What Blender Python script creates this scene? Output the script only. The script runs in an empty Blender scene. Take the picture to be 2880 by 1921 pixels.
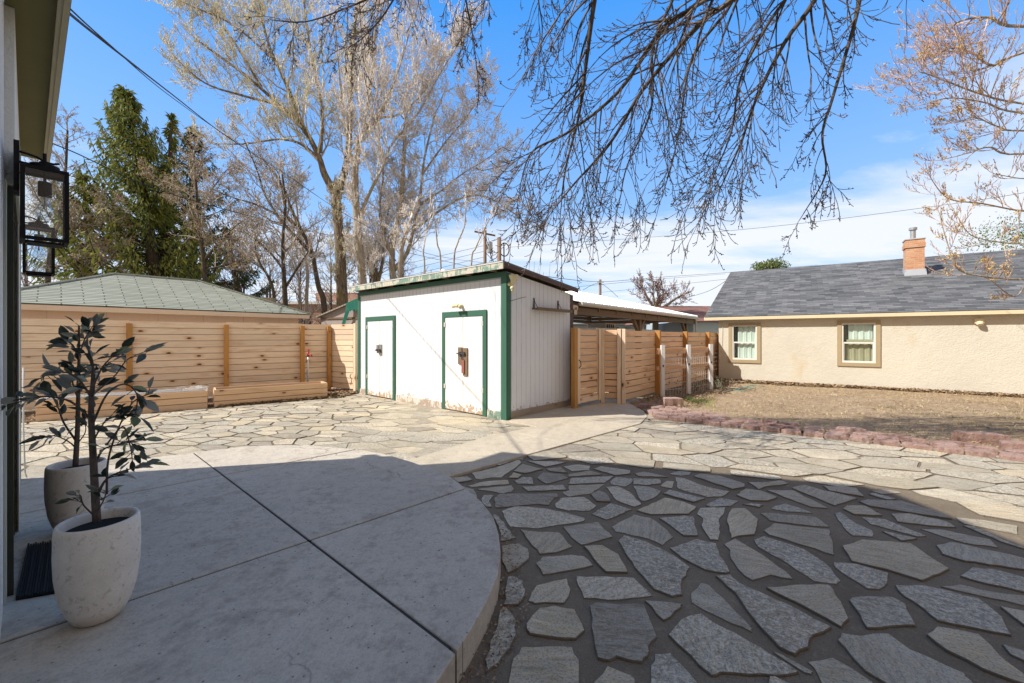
import bpy, math, random
import numpy as np
from math import radians as R, sin, cos, pi, sqrt
from mathutils import Vector, noise as mnoise

# ------------------------------------------------------------------ camera, sky, sun, exposure
S = bpy.context.scene
EYE = 1.49
cam_d = bpy.data.cameras.new('camera'); cam = bpy.data.objects.new('camera', cam_d)
S.collection.objects.link(cam); S.camera = cam
cam.location = (0, 0, EYE); cam.rotation_euler = (R(90), 0, 0)
cam_d.sensor_width = 36; cam_d.lens = 36 * 948 / 2351.0
cam_d.shift_y = -10 / 2351.0
cam_d.clip_start = 0.02; cam_d.clip_end = 3000

AZ, EL = R(12.9), R(46)                     # the way the light travels over the ground; its height
SUN_T = Vector((cos(AZ) * cos(EL), sin(AZ) * cos(EL), -sin(EL)))
sl = bpy.data.lights.new('sun', 'SUN'); so = bpy.data.objects.new('sun', sl); S.collection.objects.link(so)
sl.energy = 3.65; sl.angle = R(0.53); sl.color = (1.0, 0.96, 0.895)
so.rotation_euler = SUN_T.to_track_quat('-Z', 'Y').to_euler(); so.location = (-20, -5, 20)

W = bpy.data.worlds.new('World'); S.world = W; W.use_nodes = True
wt = W.node_tree; wn = wt.nodes; wl = wt.links; wn.clear()
def wnode(t, **k):
    n = wn.new(t)
    for a, b in k.items(): setattr(n, a, b)
    return n
wo = wnode('ShaderNodeOutputWorld'); bg = wnode('ShaderNodeBackground'); bg.inputs[1].default_value = 0.14
sky = wnode('ShaderNodeTexSky', sky_type='NISHITA', sun_disc=False)
sky.sun_elevation = EL; sky.sun_rotation = math.atan2(-SUN_T.x, -SUN_T.y)
sky.altitude = 800; sky.air_density = 1.0; sky.dust_density = 0.6; sky.ozone_density = 1.6
hs = wnode('ShaderNodeHueSaturation'); hs.inputs['Saturation'].default_value = 1.15; hs.inputs['Hue'].default_value = 0.5; hs.inputs['Value'].default_value = 1.35
tc = wnode('ShaderNodeTexCoord'); sep = wnode('ShaderNodeSeparateXYZ')
def wmath(op, a, b=None, clamp=False):
    n = wnode('ShaderNodeMath', operation=op); n.use_clamp = clamp
    for i, v in enumerate((a, b)):
        if v is None: continue
        if isinstance(v, (int, float)): n.inputs[i].default_value = v
        else: wl.new(v, n.inputs[i])
    return n.outputs[0]
wl.new(tc.outputs['Generated'], sep.inputs[0])
zz = wmath('ADD', wmath('MAXIMUM', sep.outputs[2], 0.0), 0.09)
cx = wmath('DIVIDE', sep.outputs[0], zz); cy = wmath('DIVIDE', sep.outputs[1], zz)
comb = wnode('ShaderNodeCombineXYZ'); wl.new(cx, comb.inputs[0]); wl.new(cy, comb.inputs[1])
mp = wnode('ShaderNodeMapping'); mp.inputs['Rotation'].default_value = (0, 0, R(24)); mp.inputs['Scale'].default_value = (0.42, 0.9, 1)
mp.inputs['Location'].default_value = (3.1, 1.7, 0)
wl.new(comb.outputs[0], mp.inputs[0])
n1 = wnode('ShaderNodeTexNoise'); n1.inputs['Scale'].default_value = 1.1; n1.inputs['Detail'].default_value = 9; n1.inputs['Roughness'].default_value = 0.62
n1.inputs['Distortion'].default_value = 0.35
wl.new(mp.outputs[0], n1.inputs['Vector'])
n2 = wnode('ShaderNodeTexNoise'); n2.inputs['Scale'].default_value = 0.5; n2.inputs['Detail'].default_value = 3
wl.new(mp.outputs[0], n2.inputs['Vector'])
# more cloud low in the sky, clear overhead
lowf = wmath('SUBTRACT', 1.0, wmath('MULTIPLY', sep.outputs[2], 1.75), clamp=True)
dens = wmath('ADD', wmath('MULTIPLY', n1.outputs[0], 0.8), wmath('MULTIPLY', n2.outputs[0], 0.6))
dens = wmath('ADD', dens, wmath('MULTIPLY', lowf, 0.36))
backf = wmath('MULTIPLY', wmath('ADD', wmath('MULTIPLY', sep.outputs[1], -1.0), 0.25), 1.6, clamp=True)   # unseen warm cloud added behind the camera to neutralise the blue shade
dens = wmath('ADD', dens, backf)
dens = wmath('SUBTRACT', dens, 0.83)
dens = wmath('MULTIPLY', dens, 5.2, clamp=True)
dens = wmath('MULTIPLY', dens, 0.9)
mx = wnode('ShaderNodeMix', data_type='RGBA')
ccol = wnode('ShaderNodeMix', data_type='RGBA'); ccol.inputs[6].default_value = (3.85, 3.95, 4.1, 1); ccol.inputs[7].default_value = (2.25, 1.68, 1.2, 1)
wl.new(wmath('MULTIPLY', backf, 1.0, clamp=True), ccol.inputs[0]); wl.new(ccol.outputs[2], mx.inputs[7])
wl.new(dens, mx.inputs[0]); wl.new(sky.outputs[0], hs.inputs['Color']); 
hg = wnode('ShaderNodeMix', data_type='RGBA'); hg.inputs[6].default_value = (2.35, 3.2, 4.1, 1); hg.inputs[7].default_value = (.20, 1.40, 3.95, 1)
wl.new(wmath('POWER', wmath('MULTIPLY', wmath('MAXIMUM', sep.outputs[2], 0.0), 1.55, clamp=True), 0.75), hg.inputs[0])
sk = wnode('ShaderNodeMix', data_type='RGBA'); sk.inputs[0].default_value = .88; wl.new(hs.outputs[0], sk.inputs[6]); wl.new(hg.outputs[2], sk.inputs[7])
wl.new(sk.outputs[2], mx.inputs[6])
mx.inputs[7].default_value = (3.8, 3.5, 3.2, 1)
wl.new(mx.outputs[2], bg.inputs[0]); wl.new(bg.outputs[0], wo.inputs[0])

S.view_settings.view_transform = 'Standard'; S.view_settings.look = 'None'
S.view_settings.exposure = 0.85; S.view_settings.gamma = 1.0
S.render.resolution_x = 1024; S.render.resolution_y = 683
rng = random.Random(7)

# ------------------------------------------------------------------ scene bookkeeping
COL = S.collection
def tag(o, label=None, cat=None, group=None, kind=None):
    if label: o['label'] = label
    if cat: o['category'] = cat
    if group: o['group'] = group
    if kind: o['kind'] = kind
    return o
def thing(name, loc, label, cat, group=None):
    o = bpy.data.objects.new(name, None); o.location = loc; o.empty_display_size = 0.2
    COL.objects.link(o); return tag(o, label, cat, group)
def wloc(o):
    v = Vector((0, 0, 0))
    while o is not None: v += o.location; o = o.parent
    return v
def link_mesh(name, me, mats, parent=None, smooth=False):
    o = bpy.data.objects.new(name, me); COL.objects.link(o)
    for m in (mats if isinstance(mats, (list, tuple)) else [mats]): me.materials.append(m)
    if parent is not None: o.parent = parent
    if smooth: me.polygons.foreach_set('use_smooth', [True] * len(me.polygons))
    return o

class MB:
    """collects faces for one mesh, with uv in metres and a random tint per piece"""
    def __init__(s): s.v = []; s.f = []; s.uv = []; s.t = []
    def face(s, pts, uvs=None, t=0.5):
        b = len(s.v); s.v += [tuple(p) for p in pts]; s.f.append(tuple(range(b, b + len(pts))))
        if uvs is None:
            p0 = Vector(pts[0]); a = (Vector(pts[1]) - p0); a.normalize()
            nn = a.cross(Vector(pts[2]) - p0); nn.normalize(); c = nn.cross(a)
            uvs = [((Vector(p) - p0).dot(a), (Vector(p) - p0).dot(c)) for p in pts]
        s.uv += [tuple(q) for q in uvs]; s.t.append(t)
    def box(s, O, A, B, C, t=None, off=None):
        """corner O and three edge vectors; u runs along the longest edge"""
        O, A, B, C = (Vector(q) for q in (O, A, B, C))
        if A.cross(B).dot(C) < 0: A, B = B, A
        if t is None: t = rng.random()
        if off is None: off = (rng.uniform(0, 40), float(rng.randint(0, 40)))
        L = max((A, B, C), key=lambda q: q.length)
        for o, p, q in ((O, B, A), (O + C, A, B), (O, A, C), (O + B, C, A), (O, C, B), (O + A, B, C)):
            pts = [o, o + p, o + p + q, o + q]
            if p.cross(q).length < 1e-9: continue
            lp, lq = p.length, q.length
            if abs(p.dot(L)) / lp >= abs(q.dot(L)) / lq - 1e-9: uv = [(0, 0), (lp, 0), (lp, lq), (0, lq)]
            else: uv = [(0, 0), (0, lp), (lq, lp), (lq, 0)]
            s.face(pts, [(a + off[0], b + off[1]) for a, b in uv], t)
    def prism(s, poly, z0, z1, t=0.5):
        n = len(poly)
        ar = sum(poly[i][0] * poly[(i + 1) % n][1] - poly[(i + 1) % n][0] * poly[i][1] for i in range(n))
        if ar < 0: poly = poly[::-1]
        s.face([(x, y, z1) for x, y in poly], [(x, y) for x, y in poly], t)
        s.face([(x, y, z0) for x, y in poly[::-1]], [(x, y) for x, y in poly[::-1]], t)
        for i in range(n):
            a, b = poly[i], poly[(i + 1) % n]
            s.face([(a[0], a[1], z0), (b[0], b[1], z0), (b[0], b[1], z1), (a[0], a[1], z1)], None, t)
    def tube(s, pts, rad, n=8, t=0.5, caps=True):
        pts = [Vector(p) for p in pts]
        if isinstance(rad, (int, float)): rad = [rad] * len(pts)
        rings = []; ref = None; L = 0; ls = []
        for i, p in enumerate(pts):
            d = (pts[min(i + 1, len(pts) - 1)] - pts[max(i - 1, 0)]).normalized()
            if i: L += (p - pts[i - 1]).length
            ls.append(L)
            if ref is None:
                ref = Vector((0, 0, 1)) if abs(d.z) < 0.9 else Vector((1, 0, 0))
            a = ref - d * ref.dot(d)
            if a.length < 1e-5: a = d.orthogonal()
            a.normalize(); ref = a; b = d.cross(a)
            rings.append([p + (a * cos(2 * pi * k / n) + b * sin(2 * pi * k / n)) * rad[i] for k in range(n)])
        base = len(s.v)
        for r_ in rings: s.v += [tuple(q) for q in r_]
        for i in range(len(rings) - 1):
            for k in range(n):
                k2 = (k + 1) % n
                s.f.append((base + i * n + k, base + i * n + k2, base + (i + 1) * n + k2, base + (i + 1) * n + k))
                w = 2 * pi * max(rad) / n
                s.uv += [(ls[i], k * w), (ls[i], (k + 1) * w), (ls[i + 1], (k + 1) * w), (ls[i + 1], k * w)]; s.t.append(t)
        if caps:
            for ring, rev in ((0, True), (len(rings) - 1, False)):
                ids = [base + ring * n + k for k in range(n)]
                if rev: ids = ids[::-1]
                s.f.append(tuple(ids)); s.uv += [(0, 0)] * n; s.t.append(t)
    def lathe(s, c, prof, n=32, t=0.5):
        c = Vector(c); base = len(s.v)
        for r_, z in prof:
            s.v += [(c.x + r_ * cos(2 * pi * k / n), c.y + r_ * sin(2 * pi * k / n), c.z + z) for k in range(n)]
        for i in range(len(prof) - 1):
            for k in range(n):
                k2 = (k + 1) % n
                s.f.append((base + i * n + k, base + i * n + k2, base + (i + 1) * n + k2, base + (i + 1) * n + k))
                s.uv += [(k / n, prof[i][1]), ((k + 1) / n, prof[i][1]), ((k + 1) / n, prof[i + 1][1]), (k / n, prof[i + 1][1])]; s.t.append(t)
    def blob(s, c, r, n=6, t=0.5, sq=(1, 1, 1)):
        c = Vector(c); m = max(3, n // 2); base = len(s.v)
        for i in range(m + 1):
            th = pi * i / m
            s.v += [(c.x + r * sq[0] * sin(th) * cos(2 * pi * k / n), c.y + r * sq[1] * sin(th) * sin(2 * pi * k / n), c.z + r * sq[2] * cos(th)) for k in range(n)]
        for i in range(m):
            for k in range(n):
                k2 = (k + 1) % n
                s.f.append((base + i * n + k, base + (i + 1) * n + k, base + (i + 1) * n + k2, base + i * n + k2)); s.uv += [(0, 0)] * 4; s.t.append(t)
    def build(s, name, mat, parent=None, smooth=False, bevel=0):
        o0 = wloc(parent) if parent is not None else Vector((0, 0, 0))
        me = bpy.data.meshes.new(name)
        me.from_pydata([(x - o0.x, y - o0.y, z - o0.z) for x, y, z in s.v], [], s.f)
        uvl = me.uv_layers.new(name='UVMap'); uvl.data.foreach_set('uv', np.array(s.uv, dtype=np.float32).ravel())
        at_ = me.attributes.new('tint', 'FLOAT', 'FACE'); at_.data.foreach_set('value', np.array(s.t, dtype=np.float32))
        me.update()
        o = link_mesh(name, me, mat, parent, smooth)
        if bevel:
            m = o.modifiers.new('bevel', 'BEVEL'); m.width = bevel; m.segments = 2; m.limit_method = 'ANGLE'; m.angle_limit = R(40)
        return o

def mesh_np(name, verts, faces, tint, mat, parent=None, uv=None):
    """quads from numpy arrays"""
    o0 = np.array(wloc(parent)) if parent is not None else np.zeros(3)
    me = bpy.data.meshes.new(name)
    nv, nf, k = len(verts), len(faces), faces.shape[1]
    me.vertices.add(nv); me.vertices.foreach_set('co', (verts - o0).astype(np.float32).ravel())
    me.loops.add(nf * k); me.loops.foreach_set('vertex_index', faces.astype(np.int32).ravel())
    me.polygons.add(nf); me.polygons.foreach_set('loop_start', np.arange(0, nf * k, k, dtype=np.int32))
    me.update(calc_edges=True)
    at_ = me.attributes.new('tint', 'FLOAT', 'FACE'); at_.data.foreach_set('value', tint.astype(np.float32))
    if uv is not None:
        uvl = me.uv_layers.new(name='UVMap'); uvl.data.foreach_set('uv', uv.astype(np.float32).ravel())
    me.validate()
    return link_mesh(name, me, mat, parent)

def segs_mesh(name, segs, mat, parent, n=3):
    """thin branches: every segment (p0, p1, r0, r1, tint) becomes a small prism"""
    if not segs: return None
    a = np.array([s[0] for s in segs]); b = np.array([s[1] for s in segs])
    r0 = np.array([s[2] for s in segs])[:, None]; r1 = np.array([s[3] for s in segs])[:, None]
    t = np.array([s[4] for s in segs])
    d = b - a; L = np.linalg.norm(d, axis=1, keepdims=True) + 1e-9; d = d / L
    ref = np.where(np.abs(d[:, 2:3]) < 0.9, np.array([[0, 0, 1.0]]), np.array([[1.0, 0, 0]]))
    u = np.cross(d, ref); u /= np.linalg.norm(u, axis=1, keepdims=True) + 1e-9; v = np.cross(d, u)
    N = len(a); V = np.zeros((N, 2 * n, 3))
    for k in range(n):
        w = u * cos(2 * pi * k / n) + v * sin(2 * pi * k / n)
        V[:, k] = a + w * r0 - d * r0 * 0.3; V[:, n + k] = b + w * r1 + d * r1 * 0.3
    F = np.zeros((N, n, 4), dtype=np.int64); base = (np.arange(N) * 2 * n)[:, None]
    for k in range(n):
        k2 = (k + 1) % n
        F[:, k] = base + np.array([[k, k2, n + k2, n + k]])
    return mesh_np(name, V.reshape(-1, 3), F.reshape(-1, 4), np.repeat(t, n), mat, parent)

def blades_mesh(name, pos, dirs, nrm, ln, wd, tint, mat, parent):
    """small leaf or needle-clump faces: diamond quads"""
    pos = np.asarray(pos, float); d = np.asarray(dirs, float); nn = np.asarray(nrm, float)
    d /= np.linalg.norm(d, axis=1, keepdims=True) + 1e-9
    s = np.cross(d, nn); s /= np.linalg.norm(s, axis=1, keepdims=True) + 1e-9
    ln = np.asarray(ln)[:, None]; wd = np.asarray(wd)[:, None]
    V = np.stack([pos, pos + d * ln * 0.45 + s * wd, pos + d * ln, pos + d * ln * 0.45 - s * wd], axis=1)
    F = np.arange(len(pos) * 4).reshape(-1, 4)
    return mesh_np(name, V.reshape(-1, 3), F, np.asarray(tint), mat, parent)

# photo pixel (2880 wide) on a level z, or at a distance: used to measure where things stand
FN, HN = 1161.3, 948.0
def G(px, py, z=0.0):
    d = FN * (EYE - z) / (py - HN); return ((px - 1440) / FN * d, d)
def at(px, py, d): return Vector(((px - 1440) / FN * d, d, EYE + (HN - py) / FN * d))
def atD(px, py, d): return at(px * 1.225, py * 1.225 - 0.0, d)

class Fr:
    """a straight wall or fence line: u along it, v across it (v > 0 on the left of u)"""
    def __init__(s, o, u):
        s.o = Vector((o[0], o[1])); s.u = Vector(u).normalized(); s.n = Vector((-s.u.y, s.u.x))
    def P(s, a, v, z): q = s.o + s.u * a + s.n * v; return Vector((q.x, q.y, z))
    def U(s, l): return Vector((s.u.x * l, s.u.y * l, 0))
    def N(s, l): return Vector((s.n.x * l, s.n.y * l, 0))
    def box(s, mb, a0, a1, v0, v1, z0, z1, t=None): mb.box(s.P(a0, v0, z0), s.U(a1 - a0), s.N(v1 - v0), (0, 0, z1 - z0), t)

# ------------------------------------------------------------------ materials
class MT:
    def __init__(s, name, rough=0.8, spec=0.3):
        s.m = bpy.data.materials.new(name); s.m.use_nodes = True; s.nt = s.m.node_tree
        s.b = s.nt.nodes['Principled BSDF']; s.b.inputs['Roughness'].default_value = rough
        s.b.inputs['Specular IOR Level'].default_value = spec
    def n(s, t, **k):
        x = s.nt.nodes.new(t)
        for a, b in k.items(): setattr(x, a, b)
        return x
    def l(s, a, b): s.nt.links.new(a, b)
    def coord(s, kind='Object'):
        return s.n('ShaderNodeTexCoord').outputs[kind]
    def map(s, c, scale=(1, 1, 1), rot=(0, 0, 0), loc=(0, 0, 0)):
        m = s.n('ShaderNodeMapping'); m.inputs['Scale'].default_value = scale; m.inputs['Rotation'].default_value = rot
        m.inputs['Location'].default_value = loc; s.l(c, m.inputs[0]); return m.outputs[0]
    def noise(s, c, scale=5, detail=4, rough=0.55, dist=0):
        x = s.n('ShaderNodeTexNoise'); x.inputs['Scale'].default_value = scale; x.inputs['Detail'].default_value = detail
        x.inputs['Roughness'].default_value = rough; x.inputs['Distortion'].default_value = dist
        s.l(c, x.inputs['Vector']); return x.outputs[0]
    def math(s, op, a, b=None, clamp=False):
        x = s.n('ShaderNodeMath', operation=op); x.use_clamp = clamp
        for i, v in enumerate((a, b)):
            if v is None: continue
            if isinstance(v, (int, float)): x.inputs[i].default_value = v
            else: s.l(v, x.inputs[i])
        return x.outputs[0]
    def ramp(s, f, stops):
        x = s.n('ShaderNodeValToRGB'); e = x.color_ramp.elements
        while len(e) < len(stops): e.new(0.5)
        for i, (p, c) in enumerate(stops):
            e[i].position = p; e[i].color = (c, c, c, 1) if isinstance(c, (int, float)) else (*c, 1)
        s.l(f, x.inputs[0]); return x.outputs[0]
    def mix(s, f, a, b, mode='MIX'):
        x = s.n('ShaderNodeMix', data_type='RGBA', blend_type=mode)
        for i, v in ((0, f), (6, a), (7, b)):
            if isinstance(v, (int, float)): x.inputs[i].default_value = v if i == 0 else (v, v, v, 1)
            elif isinstance(v, tuple): x.inputs[i].default_value = (*v, 1)
            else: s.l(v, x.inputs[i])
        return x.outputs[2]
    def attr(s, name='tint'):
        return s.n('ShaderNodeAttribute', attribute_name=name).outputs['Fac']
    def color(s, c):
        if isinstance(c, tuple): s.b.inputs['Base Color'].default_value = (*c, 1)
        else: s.l(c, s.b.inputs['Base Color'])
    def bump(s, h, strength=0.3, dist=0.01):
        x = s.n('ShaderNodeBump'); x.inputs['Strength'].default_value = strength; x.inputs['Distance'].default_value = dist
        s.l(h, x.inputs['Height']); s.l(x.outputs[0], s.b.inputs['Normal']); return s

def simple(name, col, rough=0.7, var=0.12, scale=8, bump=0.15, spec=0.3, metal=0):
    k = MT(name, rough, spec); c = k.coord()
    f = k.noise(c, scale, 5)
    k.color(k.mix(f, tuple(x * (1 - var) for x in col), tuple(min(1, x * (1 + var)) for x in col)))
    k.b.inputs['Metallic'].default_value = metal
    if bump: k.bump(k.noise(c, scale * 6, 4), bump, 0.004)
    return k.m

def mat_stone():
    k = MT('flagstone', 0.75, 0.35); uv = k.coord('UV'); t = k.attr()
    st = k.noise(k.map(uv, (2.2, 16, 1)), 2.2, 8, 0.65, 0.6)
    bl = k.noise(uv, 3.0, 5, 0.6); fi = k.noise(uv, 90, 3, 0.6)
    base = k.ramp(t, [(0, (.27, .225, .165)), (.2, (.47, .395, .265)), (.4, (.39, .345, .26)), (.55, (.56, .45, .28)), (.68, (.41, .37, .29)), (.82, (.64, .51, .315)), (1, (.66, .57, .41))])
    c = k.mix(k.ramp(st, [(.36, 0), (.52, .5), (.66, 1)]), k.mix(1.0, base, (.72, .72, .72), 'MULTIPLY'), k.mix(1.0, base, (1.22, 1.2, 1.17), 'MULTIPLY'))
    c = k.mix(k.ramp(k.noise(k.map(uv, (1.5, 5, 1)), 7, 7, .75, .8), [(.44, 0), (.5, .45), (.62, 0)]), c, (.62, .58, .50))
    c = k.mix(k.ramp(bl, [(.42, .5), (.62, 0)]), c, k.mix(1.0, c, (.7, .68, .62), 'MULTIPLY'))
    c = k.mix(k.ramp(k.noise(uv, 1.1, 3), [(.55, 0), (.72, .45)]), c, (.46, .37, .24))
    c = k.mix(k.ramp(fi, [(.34, .6), (.5, 0)]), c, (.13, .12, .105))
    rgh = k.ramp(k.math('FRACT', k.math('MULTIPLY', k.math('MAXIMUM', t, 0.0), 7.3)), [(.5, 0), (.62, 1)])
    spk = k.noise(uv, 38, 6, .85, .7)
    c = k.mix(k.math('MULTIPLY', rgh, k.ramp(spk, [(.50, 0), (.60, .75)])), c, (.72, .66, .54))
    c = k.mix(k.math('MULTIPLY', rgh, k.ramp(spk, [(.38, .8), (.47, 0)])), c, (.15, .14, .12))
    c = k.mix(k.math('LESS_THAN', t, -.5), c, (.16, .13, .095))
    k.color(c)
    h = k.math('ADD', k.math('MULTIPLY', st, 1.0), k.math('MULTIPLY', fi, .35))
    h = k.math('ADD', h, k.math('MULTIPLY', k.noise(uv, 14, 5, .7), .8))
    k.bump(h, 1.0, 0.022); return k.m
def mat_mortar():
    k = MT('sand_joint', 0.95, 0.15); c = k.coord()
    a = k.noise(c, 1.3, 5); b = k.noise(c, 120, 3, .7); d = k.noise(c, 22, 4)
    q = k.mix(k.ramp(a, [(.35, 0), (.65, 1)]), (.17, .135, .095), (.235, .19, .135))
    q = k.mix(k.ramp(b, [(.35, .6), (.55, 0)]), q, (.09, .07, .05))
    q = k.mix(k.ramp(d, [(.55, 0), (.7, .4)]), q, (.31, .25, .175))
    k.color(q); k.bump(k.math('ADD', b, k.math('MULTIPLY', d, 2.0)), .6, .01); return k.m
def mat_concrete(name, col, stain=1.0):
    k = MT(name, 0.85, 0.25); c = k.coord()
    gp = k.noise(c, 55, 5, .8)
    a = k.noise(c, 1.3, 8, .72); b = k.noise(c, 16, 8, .75); fn = k.noise(c, 190, 3, .7)
    br = k.noise(k.map(c, (60, 2.5, 1), (0, 0, R(-40))), 2, 3)
    q = k.mix(k.ramp(a, [(.3, 0), (.7, 1)]), tuple(x * .82 for x in col), tuple(x * 1.10 for x in col))
    q = k.mix(k.math('MULTIPLY', k.ramp(b, [(.46, 0), (.68, 1)]), .5 * stain), q, tuple(x * .55 for x in col))
    q = k.mix(k.math('MULTIPLY', k.ramp(k.noise(c, 4, 5, .7), [(.52, 0), (.66, 1)]), .38 * stain), q, (.24, .185, .14))
    q = k.mix(k.math('MULTIPLY', k.ramp(fn, [(.32, 1), (.46, 0)]), .65), q, tuple(x * .45 for x in col))
    q = k.mix(k.math('MULTIPLY', k.ramp(br, [(.3, 1), (.6, 0)]), .12), q, tuple(x * .6 for x in col))
    q = k.mix(k.math('MULTIPLY', k.ramp(gp, [(.52, 0), (.66, 1)]), .45), q, tuple(x * .5 for x in col))
    q = k.mix(k.math('MULTIPLY', k.ramp(gp, [(.30, 1), (.42, 0)]), .3), q, tuple(min(1, x * 1.4) for x in col))
    vo = k.n('ShaderNodeTexVoronoi', voronoi_dimensions='2D'); vo.inputs['Scale'].default_value = 7; k.l(c, vo.inputs['Vector'])
    q = k.mix(k.math('MULTIPLY', k.ramp(vo.outputs['Distance'], [(.02, 1), (.045, 0)]), .7), q, (.06, .05, .045))
    w = k.n('ShaderNodeTexVoronoi', voronoi_dimensions='2D', feature='DISTANCE_TO_EDGE'); w.inputs['Scale'].default_value = .55
    dv = k.n('ShaderNodeVectorMath', operation='ADD'); k.l(c, dv.inputs[0])
    nz = k.n('ShaderNodeTexNoise'); nz.inputs['Scale'].default_value = 3.5; nz.inputs['Detail'].default_value = 6; k.l(c, nz.inputs['Vector'])
    sc = k.n('ShaderNodeVectorMath', operation='SCALE'); sc.inputs['Scale'].default_value = .35; k.l(nz.outputs['Color'], sc.inputs[0]); k.l(sc.outputs[0], dv.inputs[1]); k.l(dv.outputs[0], w.inputs['Vector'])
    crk = k.math('MULTIPLY', k.ramp(w.outputs['Distance'], [(0, 1), (.0022, .8), (.0045, 0)]), k.ramp(k.noise(c, .7, 2), [(.52, 0), (.6, .7)]))
    q = k.mix(k.math('MULTIPLY', crk, stain), q, (.07, .06, .05))
    k.color(q); k.bump(k.math('ADD', k.math('MULTIPLY', fn, .5), k.math('ADD', br, b)), .3, .005); return k.m
def mat_wood(name, light, dark, knot=1.0, rough=0.7, streak=.5, edge=0):
    k = MT(name, rough, 0.25); uv = k.coord('UV'); t = k.attr()
    gr = k.noise(k.map(uv, (1.2, 28, 1)), 2.0, 6, .6, 1.2)
    fi = k.noise(k.map(uv, (6, 160, 1)), 2.0, 3, .6)
    c = k.mix(k.ramp(gr, [(.35, 0), (.75, 1)]), light, tuple((l * (1 - streak) + d * streak) for l, d in zip(light, dark)))
    c = k.mix(k.ramp(t, [(0, .75), (.3, .15), (.5, 0), (.75, 0), (1, .0)]), c, tuple(l * .62 + d * .12 for l, d in zip(light, dark)))
    c = k.mix(k.ramp(t, [(.72, 0), (1, .55)]), c, (light[0] * .98, light[1] * .92, light[2] * .82))
    c = k.mix(k.math('MULTIPLY', k.ramp(k.noise(k.map(uv, (1.1, 6, 1)), 1.3, 4), [(.54, 0), (.7, 1)]), .5), c, dark)
    if knot:
        vo = k.n('ShaderNodeTexVoronoi', voronoi_dimensions='2D'); vo.inputs['Scale'].default_value = 1.0; vo.inputs['Randomness'].default_value = 1.0
        k.l(k.map(uv, (1.7, 3.6, 1)), vo.inputs['Vector'])
        dd = k.math('ADD', vo.outputs['Distance'], k.math('MULTIPLY', k.noise(uv, 25, 2), .06))
        k1 = k.ramp(dd, [(.085, 1), (.12, 0)]); k2 = k.ramp(dd, [(.11, .7), (.27, 0)])
        sp = k.n('ShaderNodeSeparateColor'); k.l(vo.outputs['Color'], sp.inputs[0])
        pick = k.ramp(sp.outputs[0], [(.48, 0), (.55, 1)])
        c = k.mix(k.math('MULTIPLY', k.math('MULTIPLY', k2, pick), .8 * knot), c, tuple(d * 1.1 for d in dark))
        c = k.mix(k.math('MULTIPLY', k.math('MULTIPLY', k1, pick), .95 * knot), c, (.10, .045, .02))
    if edge:     # shadow line at the seam between boards, painted into the wood colour
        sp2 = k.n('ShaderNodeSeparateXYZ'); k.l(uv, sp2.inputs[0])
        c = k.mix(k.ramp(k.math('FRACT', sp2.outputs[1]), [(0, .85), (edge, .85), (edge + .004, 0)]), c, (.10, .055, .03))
    k.color(c); k.bump(k.math('ADD', gr, k.math('MULTIPLY', fi, .6)), .25, .004); return k.m
def mat_paint_wood(name, col, under, peel=.15, grooves=0, rough=.55, groove_w=.004, low=False):
    """painted boards; paint worn off in patches; grooves = spacing of the board joints in metres (u direction)"""
    k = MT(name, rough, .35); uv = k.coord('UV'); c0 = k.coord()
    f = k.noise(c0, 5, 6, .7); g = k.noise(k.map(c0, (1, 1, .15)), 30, 4)
    c = k.mix(k.ramp(k.noise(c0, 1.5, 4), [(.3, 0), (.7, 1)]), tuple(x * .93 for x in col), col)
    c = k.mix(k.math('MULTIPLY', k.ramp(g, [(.5, 0), (.75, 1)]), .15), c, tuple(x * .6 for x in col))
    thr = .70 - peel
    m = k.ramp(k.math('ADD', k.math('MULTIPLY', f, .7), k.math('MULTIPLY', g, .3)), [(thr, 0), (thr + .02, 1)])
    if low:      # wear gathers at the foot of the boards, where splash reaches
        z = k.n('ShaderNodeSeparateXYZ'); k.l(c0, z.inputs[0])
        lo = k.math('SUBTRACT', 1.0, k.math('MULTIPLY', z.outputs[2], 2.6), clamp=True)
        m = k.ramp(k.math('ADD', k.math('MULTIPLY', k.noise(c0, 14, 6, .7), 1.0), k.math('MULTIPLY', lo, .38)), [(.75, 0), (.78, 1)])
    c = k.mix(m, c, under)
    if grooves:
        sp = k.n('ShaderNodeSeparateXYZ'); k.l(uv, sp.inputs[0])
        w = k.math('FRACT', k.math('DIVIDE', sp.outputs[0], grooves))
        e = k.ramp(w, [(0, 1), (groove_w / grooves, 1), (groove_w / grooves + .012, 0)])
        c = k.mix(k.math('MULTIPLY', k.math('MULTIPLY', e, k.ramp(g, [(.3, .4), (.7, 1)])), .7), c, tuple(x * .3 for x in col))
        k.bump(k.math('SUBTRACT', k.math('MULTIPLY', g, .15), e), .5, .006)
    else: k.bump(g, .2, .003)
    k.color(c); return k.m
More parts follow.
